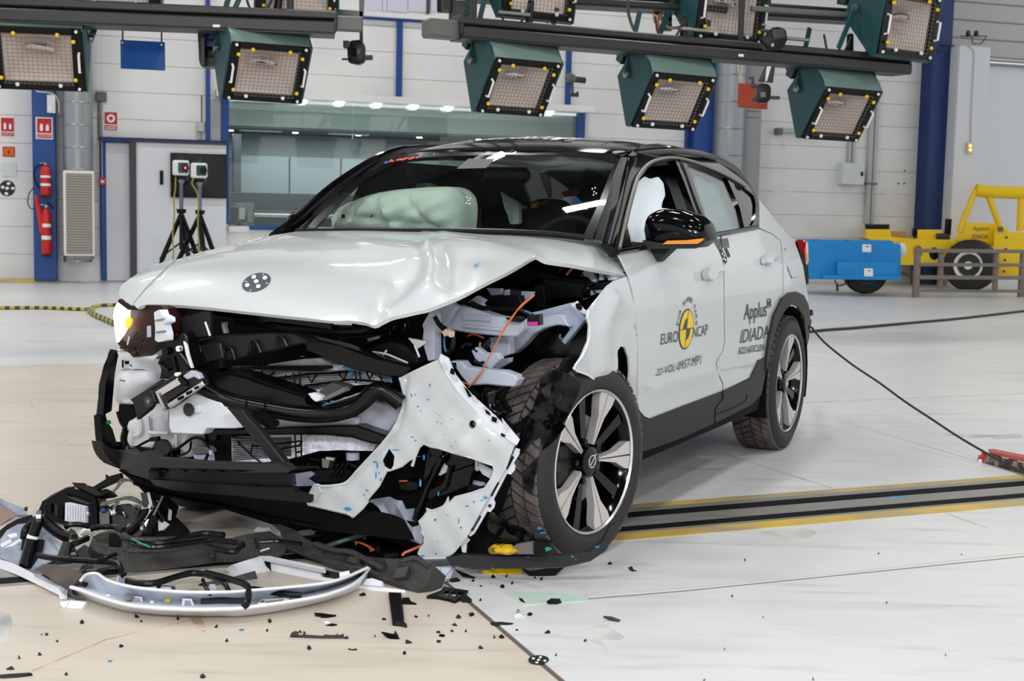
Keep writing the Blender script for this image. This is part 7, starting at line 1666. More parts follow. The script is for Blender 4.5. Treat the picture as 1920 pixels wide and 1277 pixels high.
lb = sheet('part_label', z('H', '338,822 372,780 600,760 575,800'), plZ(.034), 'sign_white', gt, .001, off=.004, res=20)
for k in range(10): x = 408+k*14; sheet('label_print', z('H', f'{x},{806-k*1.4} {x+8},{805-k*1.4} {x+14},{792-k*1.4} {x+6},{793-k*1.4}'), plZ(.034), 'decal_black', lb, .001, off=.0056, res=30)
sheet('label_print', z('H', '370,792 405,788 400,800 364,804'), plZ(.034), 'decal_grey', lb, .001, off=.0056, res=30)
sheet('dark_stain', rnd(z('G', '1080,1150 1060,1100 1120,1050 1200,1035 1330,1040 1280,1060 1180,1075 1140,1120'), 3, 2), plZ(.030), mat('scuff', (112, 106, 104), .6, noise=((176, 178, 184), 12, .42, .62)), gt, .001, off=.006, res=10)
bk_ = FB_('cable_block', 'H', '0,735 260,760 262,842 100,846 -40,842 -100,840 -98,745', 'black_plastic', gt, '-100,846 262,846', 30, .04, up=.05)
for q, m in (('40,700 60,690 80,730 50,740', 'grey_plastic'), ('140,735 170,725 190,760 150,765', 'grey_plastic'), ('-20,770 40,765 30,800 -20,795', 'ghost_white'), ('196,770 212,768 215,785 200,788', 'red_wire'), ('120,775 140,775 140,800 120,800', 'rig_grey')): FB_('block_detail', 'H', q, m, bk_, '-100,842 262,842', 30, .015, .6, up=.052)
# b. black foam absorber
ab = thing('foam_absorber', 'long black foam bumper absorber lying bent on the floor', 'absorber', floorp(529, 1050))
Lf = (z('G', '1080,880')[0], z('H', '540,425')[0])
FB_('foam_front', 'G', '980,725 1040,840 1082,882 1400,862 1700,810 1916,782', 'foam', ab, Lf, 20, .10) if False else None
def foam(q1k, pts, line, ang, d, up=0.0, rel=None, name='foam_section'):
    s, b = tilt(*line, ang, up); V, Fc = sheet_mesh(pts, s, d, (), 12, 0, rel); return mk(name, V, Fc, 'foam', ab, 45)
topL = z('G', '770,640 790,580 850,545 950,520 1060,545 1090,600')+z('H', '0,285 200,268 440,232 548,300 600,350')
botL = z('H', '545,420 480,455 300,470 0,482')+z('G', '1820,800 1500,850 1300,872 1082,884 1040,850 980,725 900,705 800,690')
def frel(x, y): return .018*math.exp(-((seg(x, y, [(222, 1040), (300, 1032), (420, 1028), (520, 1022)]))/5)**2)+.02*math.exp(-((seg(x, y, [(170, 1014), (190, 1025), (230, 1026)]))/6)**2)-.02*math.exp(-((seg(x, y, [(265, 1018), (340, 1012), (440, 1008)]))/6)**2)-.025*math.exp(-(((x-203)/16)**2+((y-1010)/9)**2))
foam('H', topL+botL, Lf, 38, .09, .03, frel)
topR = z('H', '455,180 530,182 640,225 720,292 780,320 900,372 1080,382 1200,440 1500,452 1600,432 1722,500')
botR = z('H', '1665,662 1600,712 1480,692 1320,630 1200,582 1050,545 950,532 760,440 600,352 545,300 520,230')
def frel2(x, y): return .02*math.exp(-((seg(x, y, [(545, 1030), (600, 1048), (680, 1072), (760, 1095)]))/6)**2)-.022*math.exp(-((seg(x, y, [(600, 1030), (650, 1045), (720, 1066)]))/5)**2)+.016*math.exp(-((seg(x, y, [(690, 1050), (740, 1058), (800, 1068)]))/5)**2)-.015*math.exp(-(((x-748)/14)**2+((y-1072)/8)**2))
foam('H', topR+botR, (z('H', '545,425')[0], z('H', '1600,712')[0]), 38, .08, .02, frel2)
for q, r_, ln_ in (('G', '1075,705 1250,700 1500,690 1740,668 1800,690 1825,765', Lf), ('G', '1060,560 1085,600 1250,604 1480,600 1700,575 1916,560', Lf), ('G', '790,650 850,700 960,725 1050,700 1080,650', Lf)): s_, _ = tilt(*ln_, 38, .035); MB().tube(crv([s_(*p) for p in z(q, r_)], 5), .011, 8).build('foam_ridge', 'foam', ab)
for r_ in ('590,360 700,405 850,455 1000,495 1180,535 1330,600 1500,640', '800,335 950,385 1080,400 1190,455 1330,530', '1480,470 1590,450 1690,510'): s_, _ = tilt(z('H', '545,425')[0], z('H', '1600,712')[0], 38, .028); MB().tube(crv([s_(*p) for p in z('H', r_)], 5), .011, 8).build('foam_ridge', 'foam', ab)
FB_('foam_block', 'H', '1400,600 1430,520 1530,500 1500,590', 'foam', ab, '900,620 1600,712', 38, .03, r=2, up=.05); FB_('foam_block', 'H', '1040,470 1060,430 1120,430 1110,490', 'foam', ab, '545,425 1600,712', 38, .03, up=.06)
FB_('slot', 'G', '935,545 1000,548 1040,600 1035,660 935,650', 'black_matt', ab, Lf, 38, .01, .5, up=.055)
FB_('pale_edge', 'G', '1085,886 1450,862 1450,872 1090,894', 'primer_grey', ab, Lf, 38, .006, .3, up=.03)
# c. bent white beam below the foam
wbm = thing('bent_beam', 'bent white painted beam lying under the black foam absorber', 'beam', floorp(510, 1075))
WL = (z('H', '120,612')[0], z('H', '450,548')[0]); WR = (z('H', '440,548')[0], z('H', '1000,655')[0])
FB_('beam_half', 'H', '152,492 362,428 392,446 412,500 455,546 210,592 120,612 220,575', 'plastic_white', wbm, WL, 30, .05); FB_('beam_half', 'H', '440,455 500,450 870,528 835,545 848,588 1000,612 1010,640 880,640 450,546', 'plastic_white', wbm, WR, 30, .05)
FB_('top_flange', 'H', '352,428 440,424 870,516 860,530 440,444', 'primer_white', wbm, WR, 60, .02, .8, up=.06); FB_('dark_joint', 'H', '388,446 446,452 440,505 456,546 412,504', 'grey_plastic', wbm, WR, 32, .05, up=.004)
FB_('beam_end', 'H', '1130,680 1150,655 1210,640 1320,668 1500,690 1512,715 1300,712', 'plastic_white', wbm, '1130,695 1512,720', 40, .02); FB_('beam_end', 'H', '1195,605 1240,598 1322,625 1325,668 1160,655', 'primer_white', wbm, '1130,690 1400,715', 35, .03, up=.02)
FB_('beam_under', 'H', '-100,640 120,600 330,540 350,600 180,640 0,680', 'black_satin', wbm, '-100,680 350,610', 30, .03); FB_('beam_under', 'H', '850,530 1000,560 1100,590 990,640 880,610', 'black_satin', wbm, '850,620 1100,640', 30, .03, up=.02)
for x, y in ((385, 545), (700, 485)): sheet('bolt_hole', [(400+x/4.174+dx, 940+y/4.174+dy) for dx, dy in ell(0, 0, 1.4, 1.2, 8)], tilt(*WR, 30)[0], 'black_matt', wbm, .002, off=.004, res=30)
for x0, q in ((0, '310,235 345,200 400,210 440,200 465,240'), (1, '500,255 530,235 520,270')): tag(slab('white_shard', z('H', q), plZ(.11) if False else tilt(z('H', '310,300')[0], z('H', '560,330')[0], 20, .06)[0], 'plastic_white', ab, .006, (0, 1, 0), .5))
# d. left wing piece with grey inside
lw_ = thing('bumper_corner', 'torn white bumper corner with grey inside, at left edge', 'bumper', floorp(60, 1080))
LL = (z('G', '0,860')[0], z('G', '545,1130')[0])
sheet('inner_skin', z('G', '0,600 60,520 150,470 230,460 350,432 465,585 530,650 480,760 320,840 270,880 100,800 0,760'), tilt(z('G', '0,850')[0], z('G', '500,900')[0], 50)[0], 'torn_grey', lw_, .006, res=10, relief=lambda x, y: .03*math.exp(-((seg(x, y, [(70, 985), (95, 1030)]))/8)**2)+.015*math.exp(-((seg(x, y, [(0, 1040), (60, 1018)]))/7)**2))
sheet('outer_strip', z('G', '-40,755 0,770 100,800 270,885 520,1000 552,1030 550,1110 515,1115 500,1075 330,990 150,905 0,848 -40,835'), tilt(*LL, 25)[0], 'plastic_white', lw_, .01, res=10); FB_('strip_lip', 'G', '275,890 330,895 540,1015 552,1065 530,1060 500,1010 300,915', 'torn_grey', lw_, LL, 30, .01, .6, up=.02)
FB_('foot', 'G', '512,1128 600,1116 742,1132 702,1196 552,1186 515,1165', 'plastic_white', lw_, '500,1196 742,1200', 50, .02, 1.2); FB_('foot_seam', 'G', '595,1118 605,1118 568,1186 558,1184', 'primer_grey', lw_, '500,1194 742,1198', 50, .004, .2, up=.003)
for q in ('20,680 180,580 200,600 50,700', '0,640 90,590 100,620 10,670', '60,560 140,540 150,570 80,590'): FB_('inner_rib', 'G', q, 'ghost_white', lw_, '0,850 500,900', 50, .012, .8, up=.012)
br = thing('brown_bracket', 'torn dusty brown plastic bracket under the cable bundle', 'bracket', floorp(125, 1110))
bm_ = mat('dusty_brown', (82, 72, 64), .6, noise=((56, 52, 50), 10, .4, .65))
FB_('plate', 'G', '310,850 362,808 600,842 690,872 705,900 612,1010 622,1062 722,1112 655,1116 562,1062 500,992 420,930', bm_, br, '310,1100 720,1130', 35, .02, 1.2); FB_('torn_fold', 'G', '660,880 700,820 780,795 800,840 740,850 700,880', bm_, br, '600,1000 800,1000', 30, .01, .8); FB_('torn_strip', 'G', '800,890 840,850 945,822 940,838 850,895', 'grey_plastic', br, '750,960 950,960', 30, .008, .6)
FB_('upright', 'G', '470,805 535,612 615,622 640,690 560,720 590,800', 'grey_plastic', br, '440,900 620,900', 25, .02); FB_('facet', 'G', '640,700 720,640 790,680 780,770 680,760', 'grey_plastic', br, '640,880 790,880', 40, .03)
# f. damper with mounting plate
dm = thing('black_damper', 'black damper tube with white band leaning on mounting plate', 'damper', floorp(50, 1085))
s0 = tilt(z('G', '150,850')[0], z('G', '300,870')[0], 15)[0]
MB().tube([s0(*z('G', '335,412')[0]), s0(*z('G', '282,580')[0])], [.018, .019], 12).build('tube', 'black_satin', dm); MB().tube([s0(*z('G', '287,565')[0]), s0(*z('G', '276,598')[0])], .021, 12).build('white_band', 'sign_white', dm); MB().tube([s0(*z('G', '280,595')[0]), s0(*z('G', '225,840')[0])], [.022, .026], 12).build('lower_tube', 'black_gloss', dm)
MB().tube([s0(*z('G', '318,405')[0])-FWD*.01, s0(*z('G', '352,408')[0])], .022, 10).build('top_eye', 'steel', dm)
FB_('plate', 'G', '190,575 350,602 330,700 300,740 280,840 165,830 205,700 172,690', 'black_plastic', dm, '150,850 300,870', 16, .02); FB_('foot', 'G', '150,820 290,850 300,875 240,870 140,840', 'black_plastic', dm, '150,850 300,875', 40, .03)
fcable(dm, 'arm', 'G', '300,440 250,480 215,530 205,590', [.16, .14, .12, .1], .014, 'black_plastic'); fcable(dm, 'arm', 'G', '350,410 420,480 520,555 600,580', [.17, .14, .11, .1], .019, 'black_plastic')
# g. bits at the far left
sc1 = thing('dusty_scrap', 'dusty grey-brown panel piece at the far left edge', 'panel', floorp(20, 970))
FB_('panel_face', 'G', '-20,280 0,290 150,390 60,440 0,490 -20,490', mat('dusty_pink', (150, 130, 122), .6), sc1, '-20,500 150,440', 45, .01); FB_('panel_edge', 'G', '-20,235 60,272 205,335 235,385 150,392 0,292 -20,285', 'torn_grey', sc1, '-20,420 230,420', 40, .015); FB_('clip', 'G', '205,325 235,318 228,350 210,345', 'black_plastic', sc1, '-20,420 230,420', 40, .01, .5)
sc2 = thing('chrome_latch', 'mangled silver and black latch at the far left', 'latch', floorp(30, 1005))
FB_('frame', 'G', '0,520 60,470 150,420 270,385 285,400 250,470 180,520 60,550 0,640', 'black_plastic', sc2, '0,640 280,600', 35, .03); FB_('plate', 'G', '70,500 130,440 200,430 190,490 120,530', 'ghost_white', sc2, '0,620 280,580', 35, .02, up=.02); FB_('lever', 'G', '180,430 270,395 290,410 230,470', 'black_gloss', sc2, '0,610 280,570', 35, .02, up=.03)
for q in ('20,560 60,560 40,620', '130,480 160,470 165,510', '230,410 262,402 250,440'): FB_('tooth', 'G', q, 'steel', sc2, '0,620 280,580', 35, .012, .6, up=.03)
# e. wrecked headlamp heap
hw = thing('headlamp_wreck', 'wrecked black headlamp with ribbed silver ballast on the floor', 'headlamp', floorp(140, 1000))
HL_ = (z('G', '340,480')[0], z('G', '860,520')[0])
def hwb(name, q, m, d=.04, ang=25, up=0.0, bev=1.5, r=0): return FB_(name, 'G', q, m, hw, HL_, ang, d, bev, r, up=up)
hwb('housing', '312,370 350,280 432,222 562,150 720,125 800,150 840,290 855,480 745,505 562,472 352,402', 'black_plastic', .09, 25, 0, 3)
hwb('housing_top', '352,275 432,215 560,150 640,190 740,230 820,270 812,300 700,290 560,262 440,282 380,300', 'black_satin', .06, 50, .05, 2)
hwb('upper_ridge', '610,110 720,115 735,150 800,160 900,178 972,200 940,216 822,230 760,200 640,150', 'black_plastic', .04, 30, .09)
hwb('arm', '790,150 900,82 900,40 920,60 1028,30 1042,82 950,122 832,172', 'black_plastic', .02, 20, .12); hwb('tail', '860,175 905,165 975,195 900,215 870,212', 'black_satin', .02, 20, .10)
bl = hwb('ballast', '552,285 600,280 742,312 745,452 700,470 548,440', 'ghost_white', .03, 20, .03, 2)
for k in range(8): x = 565+k*22; FB_('ballast_rib', 'G', f'{x},{296+k*4} {x+11},{298+k*4} {x+9},{430+k*2} {x-2},{428+k*2}', 'primer_white', bl, HL_, 20, .014, .6, up=.05)
for q, m in (('460,300 500,305 498,400 462,392', 'grey_plastic'), ('505,310 535,315 532,420 502,412', 'black_matt'), ('760,290 830,310 835,460 770,440', 'black_satin'), ('640,150 660,145 665,165 640,168', 'primer_grey'), ('740,360 755,362 752,390 738,388', 'sign_white'), ('380,300 440,290 440,360 385,360', 'black_satin'), ('560,230 640,235 800,290 790,310 640,270', 'rig_dark')): hwb('fitting', q, m, .02, 22, .05, 1)
for k in range(9): x, y = 570+k*24, 190+k*9; hwb('vent_rib', f'{x},{y} {x+10},{y+3} {x+22},{y+30} {x+12},{y+28}', 'black_gloss', .015, 45, .09, .6)
hp = thing('wiring_wreck', 'heap of torn black wiring and brackets below the bumper', 'wiring', floorp(280, 1003))
HP = (z('G', '850,590')[0], z('G', '1480,590')[0])
def hpb(name, q, m, d=.04, ang=25, up=0.0, bev=1.3, r=0): return FB_(name, 'G', q, m, hp, HP, ang, d, bev, r, up=up)
hpb('backing_plate', '1350,270 1420,240 1485,345 1500,400 1600,500 1655,585 1480,592 1200,585 1250,420', 'black_matt', .02, 20)
hpb('left_block', '852,500 845,360 900,345 940,350 945,480 900,500', 'black_satin', .06, 22, 0, 2); hpb('blue_cap', '862,345 872,332 900,335 902,362 865,364', 'blue_steel', .03, 30, .06, 1, 1)
hpb('bulb_unit', '940,340 1000,300 1100,290 1210,340 1180,420 1200,520 1100,570 960,500', 'black_plastic', .06, 25, 0, 2.5); hpb('reflector_piece', '935,350 980,325 1000,350 985,380 945,390', 'ghost_white', .02, 25, .05); hpb('reflector_piece', '1200,450 1225,455 1225,520 1195,515', 'ghost_white', .02, 25, .04)
hpb('foil_bag', '1345,425 1380,415 1452,470 1400,520 1352,528', 'ghost_white', .03, 20, .05, 1.5); hpb('lower_box', '1060,460 1200,500 1260,540 1180,580 1080,570', 'black_satin', .05, 25, .0)
hpb('bracket', '1220,440 1330,400 1300,560 1260,560 1240,500', 'black_gloss', .03, 20, .02); hpb('fin', '1200,200 1258,198 1300,330 1268,342 1222,300', 'black_plastic', .02, 15, .12); hpb('label_tag', '1255,200 1280,196 1305,300 1285,340 1258,330 1275,290', 'sign_white', .006, 15, .13, .5)
hpb('side_plate', '1440,330 1478,350 1470,440 1430,440', 'black_satin', .02, 20, .04)
random.seed(33)
for k in range(16):
    x, y = random.uniform(880, 1400), random.uniform(310, 540); a = random.uniform(-1, 1); l_ = random.uniform(30, 80)
    s_, _ = tilt(*HP, 25, random.uniform(.05, .09)); q = z('G', f'{x:.0f},{y:.0f} {x+math.cos(a)*l_*.5:.0f},{y+math.sin(a)*l_*.5-14:.0f} {x+math.cos(a)*l_:.0f},{y+math.sin(a)*l_:.0f}')
    MB().tube(crv([s_(*p) for p in q], 4), random.uniform(.003, .007), 6).build('wire', ['black_plastic', 'black_gloss', 'grey_plastic', 'rig_grey'][k % 4], hp)
s_, _ = tilt(*HP, 18, .10); MB().tube([s_(*z('G', '1310,402')[0]), s_(*z('G', '1418,178')[0])], .005, 8).build('thin_rod', 'steel', hp); MB().tube([s_(*z('G', '1258,560')[0]), s_(*z('G', '1325,400')[0])], .016, 8).build('rod_sleeve', 'black_satin', hp)
s_, _ = tilt(*HP, 20, .08)
for q in ('860,300 950,270 1060,245 1150,265 1240,315', '860,310 960,285 1070,255 1160,275 1245,325', '870,290 980,262 1100,235 1180,260 1245,310', '960,190 1000,150 1030,90 1080,85 1140,100', '965,195 1005,160 1045,110 1100,95 1135,110', '1030,95 1060,100 1130,92'): MB().tube(crv([s_(*p) for p in z('G', q)], 5), .0035, 6).build('thin_wire', 'rig_grey', hp)
MB().tube(crv([s_(*p) for p in z('G', '1245,340 1240,370 1190,440 1120,510 1065,545 1075,580 1110,590')], 5), .012, 8).build('cable', 'black_plastic', hp); MB().tube(crv([s_(*p) for p in z('G', '1290,230 1330,300 1370,380 1410,430')], 5), .010, 8).build('cable', 'black_plastic', hp)
# h. cable bundles
cbn = thing('cable_bundle', 'bundle of black cables draped over the foam absorber', 'cable', floorp(250, 1060))
for k, q, hs, r_ in (('G', '325,735 420,755 590,772 780,785 985,800 1030,850 1045,890 1065,915', [.10, .10, .10, .10, .10, .09, .07, .06], .013), ('G', '745,590 660,625 600,655 575,710 580,755 610,775', [.13, .13, .12, .11, .1, .1], .015), ('G', '985,730 900,765 845,775', .11, .012), ('G', '555,500 600,475 680,472 760,490', [.12, .13, .13, .12], .012), ('G', '780,510 880,490 980,495 1055,520', [.12, .13, .13, .13], .013),
                    ('G', '1065,560 1120,600 1220,620 1400,630 1600,575 1760,550 1916,565', [.15, .15, .15, .15, .15, .15, .15], .014), ('G', '1070,585 1150,640 1280,665 1420,660 1560,640 1750,610 1916,600', [.14]*7, .012), ('H', '0,300 150,320 215,330 225,360 160,395 40,380 -60,350', [.15]*7, .013), ('H', '360,320 500,315 600,325 690,335', [.13]*4, .010), ('G', '1085,950 1200,975 1340,970 1560,905 1700,890 1916,935', [.06]*6, .014),
                    ('H', '-60,560 60,590 180,625 260,660 275,720 262,800 235,830', [.08, .08, .08, .08, .07, .06, .05], .014), ('H', '-60,580 20,610 90,650 120,700', [.07, .07, .07, .06], .010), ('H', '280,685 400,700 550,725 690,735', [.06, .05, .05, .05], .013), ('G', '1735,945 1760,1010 1800,1070', [.07, .07, .06], .008)): fcable(cbn, 'cable', k, q, hs, r_*.78, 'black_plastic' if r_ > .0125 else 'black_satin')
fcable(cbn, 'green_stripe_cable', 'G', '1110,590 1170,615 1230,645 1280,665', [.155]*4, .003, 'green_plastic')
pl = FB_('paper_label', 'G', '650,565 715,500 825,525 745,605', 'sign_white', cbn, '600,700 800,700', 45, .004, .4, up=.08)
for k in range(4): FB_('label_line', 'G', f'{690+k*12},{555-k*12} {780+k*10},{572-k*12} {777+k*10},{577-k*12} {687+k*12},{560-k*12}', 'rig_grey', pl, '600,700 800,700', 45, .001, .1, up=.083)
FB_('cable_clip', 'G', '1395,650 1440,630 1480,640 1440,672', 'grey_plastic', cbn, '1300,860 1500,840', 40, .02, up=.06); FB_('connector', 'G', '570,560 600,500 640,520 665,560 600,575', 'black_plastic', cbn, '500,720 700,720', 40, .03, up=.06)
FB_('cable_tie', 'H', '370,380 440,360 442,372 380,392', 'ghost_white', cbn, '300,470 500,440', 40, .008, .5, up=.06); FB_('tie_post', 'H', '330,285 348,280 362,360 345,365', 'grey_plastic', cbn, '300,470 500,440', 30, .012, .6, up=.05)
gh = thing('green_hose', 'dark green hose arching from the torn cover to the floor', 'hose', floorp(690, 1020)); fcable(gh, 'hose', 'H', '880,355 980,320 1120,275 1250,245 1370,238 1490,272', [.05, .06, .08, .1, .1, .09], .009, mat('hose_green', (66, 84, 80), .4))
ow = thing('orange_wire', 'short frayed orange wire lying under the torn cover', 'wire', floorp(685, 1030)); fcable(ow, 'strand', 'H', '1105,315 1150,325 1210,350 1255,380', [.05, .05, .045, .04], .004, 'orange_wire'); fcable(ow, 'strand', 'H', '1115,335 1140,322 1215,358 1235,388', [.05, .052, .045, .04], .003, 'orange_wire')
ow = thing('orange_wire', 'orange wire poking out by the lower white cover tip', 'wire', floorp(780, 1040)); fcable(ow, 'strand', 'H', '1478,425 1500,402 1560,378 1642,340', [.05, .06, .07, .08], .005, 'orange_wire'); fcable(ow, 'strand', 'H', '1482,418 1520,392 1580,368 1640,345', [.05, .062, .072, .082], .004, 'orange_wire')
# rest of the lower middle
cr = thing('black_floor_cover', 'torn black underfloor panel below the bumper cover', 'panel', floorp(720, 1025))
FB_('panel_main', 'H', '840,160 980,170 1240,200 1500,290 1620,340 1600,440 1480,450 1200,430 1060,380 900,360 760,300', 'black_satin', cr, '760,400 1620,480', 55, .02, 1.5); FB_('panel_fold', 'H', '640,235 760,215 850,230 870,280 760,290 700,275', 'torn_grey', cr, '640,330 870,330', 60, .01, 1)
for q in ('1330,410 1440,400 1450,420 1340,430', '1270,350 1300,345 1300,380 1275,385', '700,270 840,255 842,268 710,285'): FB_('panel_detail', 'H', q, 'grey_plastic', cr, '760,400 1620,480', 55, .01, .6, up=.01)
random.seed(40); chips('H', [(930, 200, 60, 26), (1100, 228, 20, 7), (1185, 300, 16, 6), (565, 340, 14, 8), (800, 388, 16, 10), (1400, 290, 10, 4)], tilt(*z('H', '760,400 1620,480'), 55)[0], cr, off=.006)
sg = thing('grey_shard', 'folded grey plastic piece at right end of the foam', 'shard', floorp(825, 1100)); FB_('piece', 'H', '1655,668 1700,560 1715,505 1780,510 1870,500 1878,560 1850,610 1780,650', 'torn_grey', sg, '1640,690 1880,640', 45, .008, 1); FB_('fold', 'H', '1780,520 1868,520 1820,580 1860,600 1790,620', 'primer_grey', sg, '1640,690 1880,640', 43, .006, .8, up=.006)
bs = thing('black_strip', 'black ribbed plastic strip standing out before the foam', 'strip', floorp(740, 1165)); sheet('strip', z('H', '1372,712 1470,716 1492,928 1480,945 1402,942'), plZ(.012), 'black_plastic', bs, .012, res=14); sheet('strip_end', z('H', '1402,942 1485,935 1515,962 1480,952'), plZ(.014), 'grey_plastic', bs, .012, res=14)
for x in (1392, 1450): sheet('rail', z('H', f'{x},716 {x+12},716 {x+30},935 {x+18},935'), plZ(.018), 'black_satin', bs, .014, res=14)
yl = thing('yellow_pad', 'scuffed yellow pad on the floor under the bumper lip', 'pad', floorp(940, 1075)); FB_('pad', 'g', '788,655 870,640 1015,640 1018,664 900,676 802,670', 'yellow', yl, '780,676 1020,676', 40, .03, 1.2)
yl2 = [('black_fragment', 'black angular fragment right of the yellow pad', [('piece', '1018,640 1062,655 1100,650 1150,640 1252,636 1202,680 1120,686 1060,684', 'black_satin', 40), ('ridge', '1090,660 1200,645 1215,655 1120,672', 'black_plastic', 30)]), ('black_grid', 'broken black lattice grille piece at the slab corner', None), ('black_fragment', 'jagged black lump beside the broken lattice piece', [('piece', '668,795 700,785 735,815 730,838 690,838 672,820', 'black_plastic', 40)]), ('black_fragment', 'black foot-shaped fragment right of the ribbed strip', [('piece', '345,805 380,803 392,825 425,838 420,850 335,838', 'black_satin', 45)]), ('black_fragment', 'dark scrap between foam end and the white clip', [('piece', '640,645 690,665 755,690 748,700 680,680', 'black_plastic', 45), ('scrap', '640,625 700,650 720,660 660,640', 'sign_white', 40), ('scrap', '610,700 650,690 670,705 620,722', 'black_satin', 50)]),
       ('metal_clip', 'bright metal clip standing on the white floor', [('base', '968,905 1000,895 1042,918 1030,935 985,928', 'ghost_white', 70), ('tongue', '985,895 990,872 1003,875 1003,900', 'steel', 10)]), ('black_fragment', 'thin black bar lying across the kerb of the slab', [('piece', '838,942 900,940 968,948 940,965 890,972 850,958', 'black_plastic', 60)]), ('black_fragment', 'round black scrap on the green stain', [('piece', '1155,825 1180,808 1230,810 1238,828 1210,845 1165,842', 'black_plastic', 60)]), ('black_fragment', 'thin dark sliver at left end of the green stain', [('piece', '1000,805 1018,810 1040,838 1030,840', 'black_plastic', 60)]), ('black_fragment', 'long grey sliver on the white floor at right', [('piece', '1475,908 1520,910 1570,928 1560,945 1530,932', 'rig_dark', 60)]), ('black_fragment', 'upright black scrap on white floor near the tyre', [('piece', '1615,635 1635,627 1645,648 1665,655 1640,660', 'black_plastic', 40)]), ('black_fragment', 'tiny black chip nearest the bumper lip end', [('piece', '1500,610 1515,600 1524,615 1505,622', 'black_plastic', 40)]),
       ('black_fragment', 'pointed black wing-like fragment on the beige slab', [('piece', '225,996 300,1010 330,1035 320,1045 270,1035', 'black_satin', 55), ('spike', '295,1012 302,988 315,1010 325,1030', 'black_plastic', 15)]), ('black_fragment', 'grey triangular chip beside the wing-like fragment', [('piece', '360,1045 370,1040 398,1055 365,1070', 'grey_plastic', 40)]), ('black_fragment', 'kinked black clip at left on the beige slab', [('piece', '38,1088 60,1095 85,1090 90,1103 60,1107', 'black_plastic', 50)])]
for nm, lb_, parts in yl2:
    if parts is None:
        t = thing(nm, lb_, 'shard', floorp(850, 1115)); sheet('lattice', z('g', '480,795 560,765 580,740 605,748 715,765 690,795 640,822 600,810 540,798'), plZ(.012), 'black_plastic', t, .014, [z('g', '580,770 610,765 600,790 570,788'), z('g', '622,770 655,772 640,800 610,793'), z('g', '662,772 695,775 675,795 650,800')], 8); continue
    c = np.mean(z('g', parts[0][1]), axis=0); t = thing(nm, lb_, 'shard', floorp(*c))
    for pn, q, m, ang in parts:
        pz = z('g', q); yb = max(p[1] for p in pz); s_, b_ = tilt((min(p[0] for p in pz), yb), (max(p[0] for p in pz), yb), ang); slab(pn, pz, s_, m, t, .008, b_, .5)
for lb_, k, q, ang in (('broken black and grey strip with tabs on beige slab', 'H', '600,1050 612,1025 640,1012 668,1020 670,1045 700,1042 705,1015 722,1018 725,1042 860,1050 870,1040 920,1045 965,1042 970,1028 980,1045 1020,1035 1025,1060 1080,1078 1030,1082 880,1080 700,1060', 55), ('black arrow-shaped fragment left of the ribbed strip', 'H', '790,870 850,872 900,880 962,888 880,920 820,918 855,900 800,890', 65), ('small black diamond fragment below the arrow-shaped one', 'H', '875,970 930,952 972,962 930,985', 70), ('dark square of foil scrap by the arrow-shaped fragment', 'H', '862,940 900,935 915,950 880,962', 65), ('black lump below the white panel tip', 'H', '1140,725 1180,712 1195,725 1165,748', 50), ('black blade-like bar at the bottom left corner', 'f', '-10,1238 60,1232 170,1225 182,1232 100,1252 -10,1268', 70)):
    pz = z(k, q); yb = max(p[1] for p in pz); s_, b_ = tilt((min(p[0] for p in pz), yb), (max(p[0] for p in pz), yb), ang); c = np.mean(pz, axis=0)
    o = slab('plastic_shard', pz, s_, 'ghost_white' if 'foil' in lb_ else ('rig_dark' if 'tabs' in lb_ else 'black_plastic'), None, .008, b_, .5); tag(o, lb_, 'shard')
tg = thing('target_disc', 'black dotted target disc lying on the slab edge', 'target', floorp(1010, 1236))
sheet('disc', [(640+a/3, 852+b/3) for a, b in ell(1110, 1153, 58, 24, 24)], plZ(.006), 'decal_black', tg, .004, res=12)
for x, y in ((1110, 1155), (1080, 1147), (1120, 1140), (1145, 1160), (1100, 1170)): sheet('dot', [(640+a/3, 852+b/3) for a, b in ell(x, y, 9, 5, 10)], plZ(.0065), 'sign_white', tg, .001, res=12)
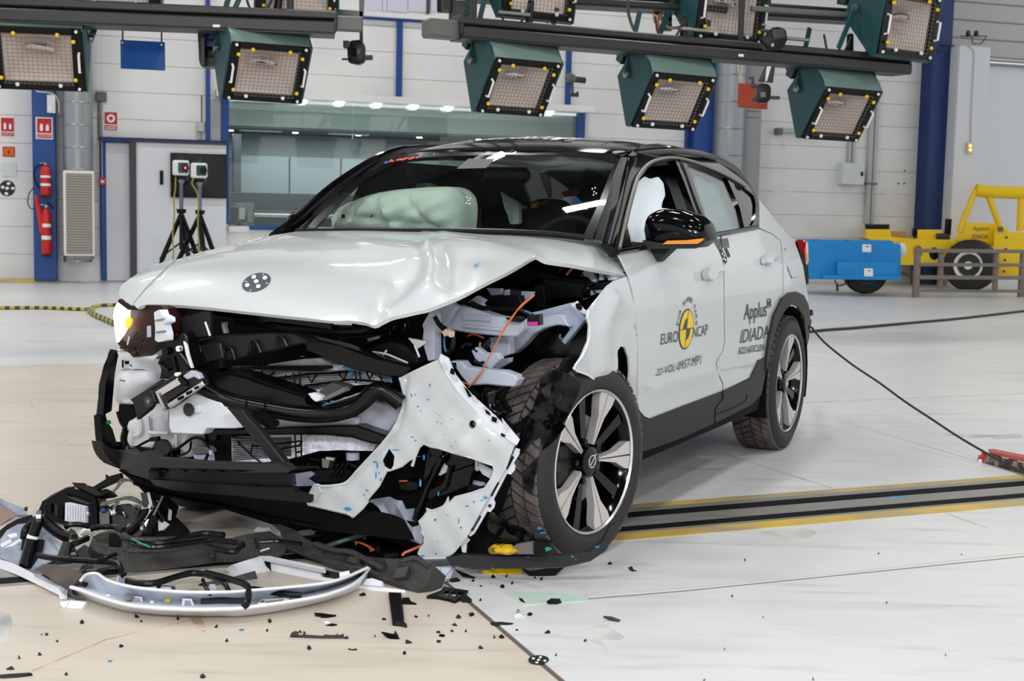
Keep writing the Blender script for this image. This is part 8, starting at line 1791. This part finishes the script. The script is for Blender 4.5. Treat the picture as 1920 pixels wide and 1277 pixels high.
# small splinters, each its own object
random.seed(77)
spl_px = [z('f', s) for s in ('460,945', '1000,925', '1215,972', '1500,993', '110,1147', '60,1208', '220,1127', '1140,1252', '1275,1050', '1740,1090', '265,1012', '320,1052', '680,1078', '795,940', '1515,935', '370,1240', '770,915', '1690,1000')]+[z('g', s) for s in ('30,1030', '190,1025', '120,790', '245,928', '420,912', '490,908', '740,903', '640,960', '625,995', '700,997', '570,1020', '545,1000', '550,1053', '785,1090', '860,1030', '905,1030', '990,993', '1060,903', '1160,1008', '1205,1135', '1370,1047', '660,918', '780,825', '785,745', '905,743', '930,685', '1125,703', '960,725', '740,710', '855,690', '355,1115', '730,905', '1090,695')]+[z('h', s) for s in ('350,597', '280,800', '452,915', '235,1096', '120,1270', '735,1268', '1480,1130', '1570,563', '1145,835', '1100,558')]
for pp in spl_px:
    x, y = pp[0]; n = random.choice((4, 5, 5, 6)); a0 = random.uniform(0, 6); sx, sy = random.uniform(2.2, 6.0), random.uniform(1.4, 3.0)
    big = 1.6 if y > 1130 and random.random() < .45 else 1.0
    if x > 1300: sx, sy, big = 2.2, 1.4, .8
    P = [(x+sx*big*math.cos(a0+6.283*i/n)*random.uniform(.5, 1.2), y+sy*big*math.sin(a0+6.283*i/n)*random.uniform(.5, 1.2)) for i in range(n)]
    P.sort(key=lambda p: math.atan2((p[1]-y)/sy, (p[0]-x)/sx))
    V = [floorp(*p, 0.0022) for p in P]; h = random.uniform(.004, .012); c = np.mean(V, axis=0)+np.array([random.uniform(-.005, .005), 0, h])
    V2 = V+[c]; Fc = [[i, (i+1) % n, n] for i in range(n)]+[list(range(n))[::-1]]
    o = mk('plastic_splinter', *fix(V2, Fc), random.choice(('black_plastic', 'black_satin', 'black_plastic', 'grey_plastic')), None, None)
    zone = 0 if x < 735 else (2 if x > 1330 else (1 if floorp(x, y)[0] < (cnr+dB*((floorp(x, y)-cnr)@dB))[0] else 3))
    tag(o, ('tiny dark splinter on beige floor left of the ribbed black strip', 'tiny dark splinter on beige floor between ribbed strip and kerb', 'tiny dark speck on the white floor at far right', 'tiny dark splinter on white floor under the bumper lip')[zone], 'splinter', ('splinters left of the ribbed strip', 'splinters between strip and kerb', 'specks on the right floor', 'splinters under the bumper lip')[zone])
for k, q, lb_ in (('f', '228,1008 240,1008 238,1012 228,1012', 'leftmost of three blue paint flakes below the white panel'), ('f', '1345,982 1372,980 1372,986 1348,987', 'largest blue paint flake on beige floor below white panel middle'), ('f', '605,1158 632,1156 630,1161 606,1162', 'blue paint flake nearest the bottom of the beige floor'), ('h', '1168,236 1265,230 1262,238 1172,243', 'long blue paint flake on the steel floor rail')): tag(sheet('paint_flake', z(k, q), plZ(.005), 'blue_paint_chip', None, .002, res=30), lb_, 'paint flake')
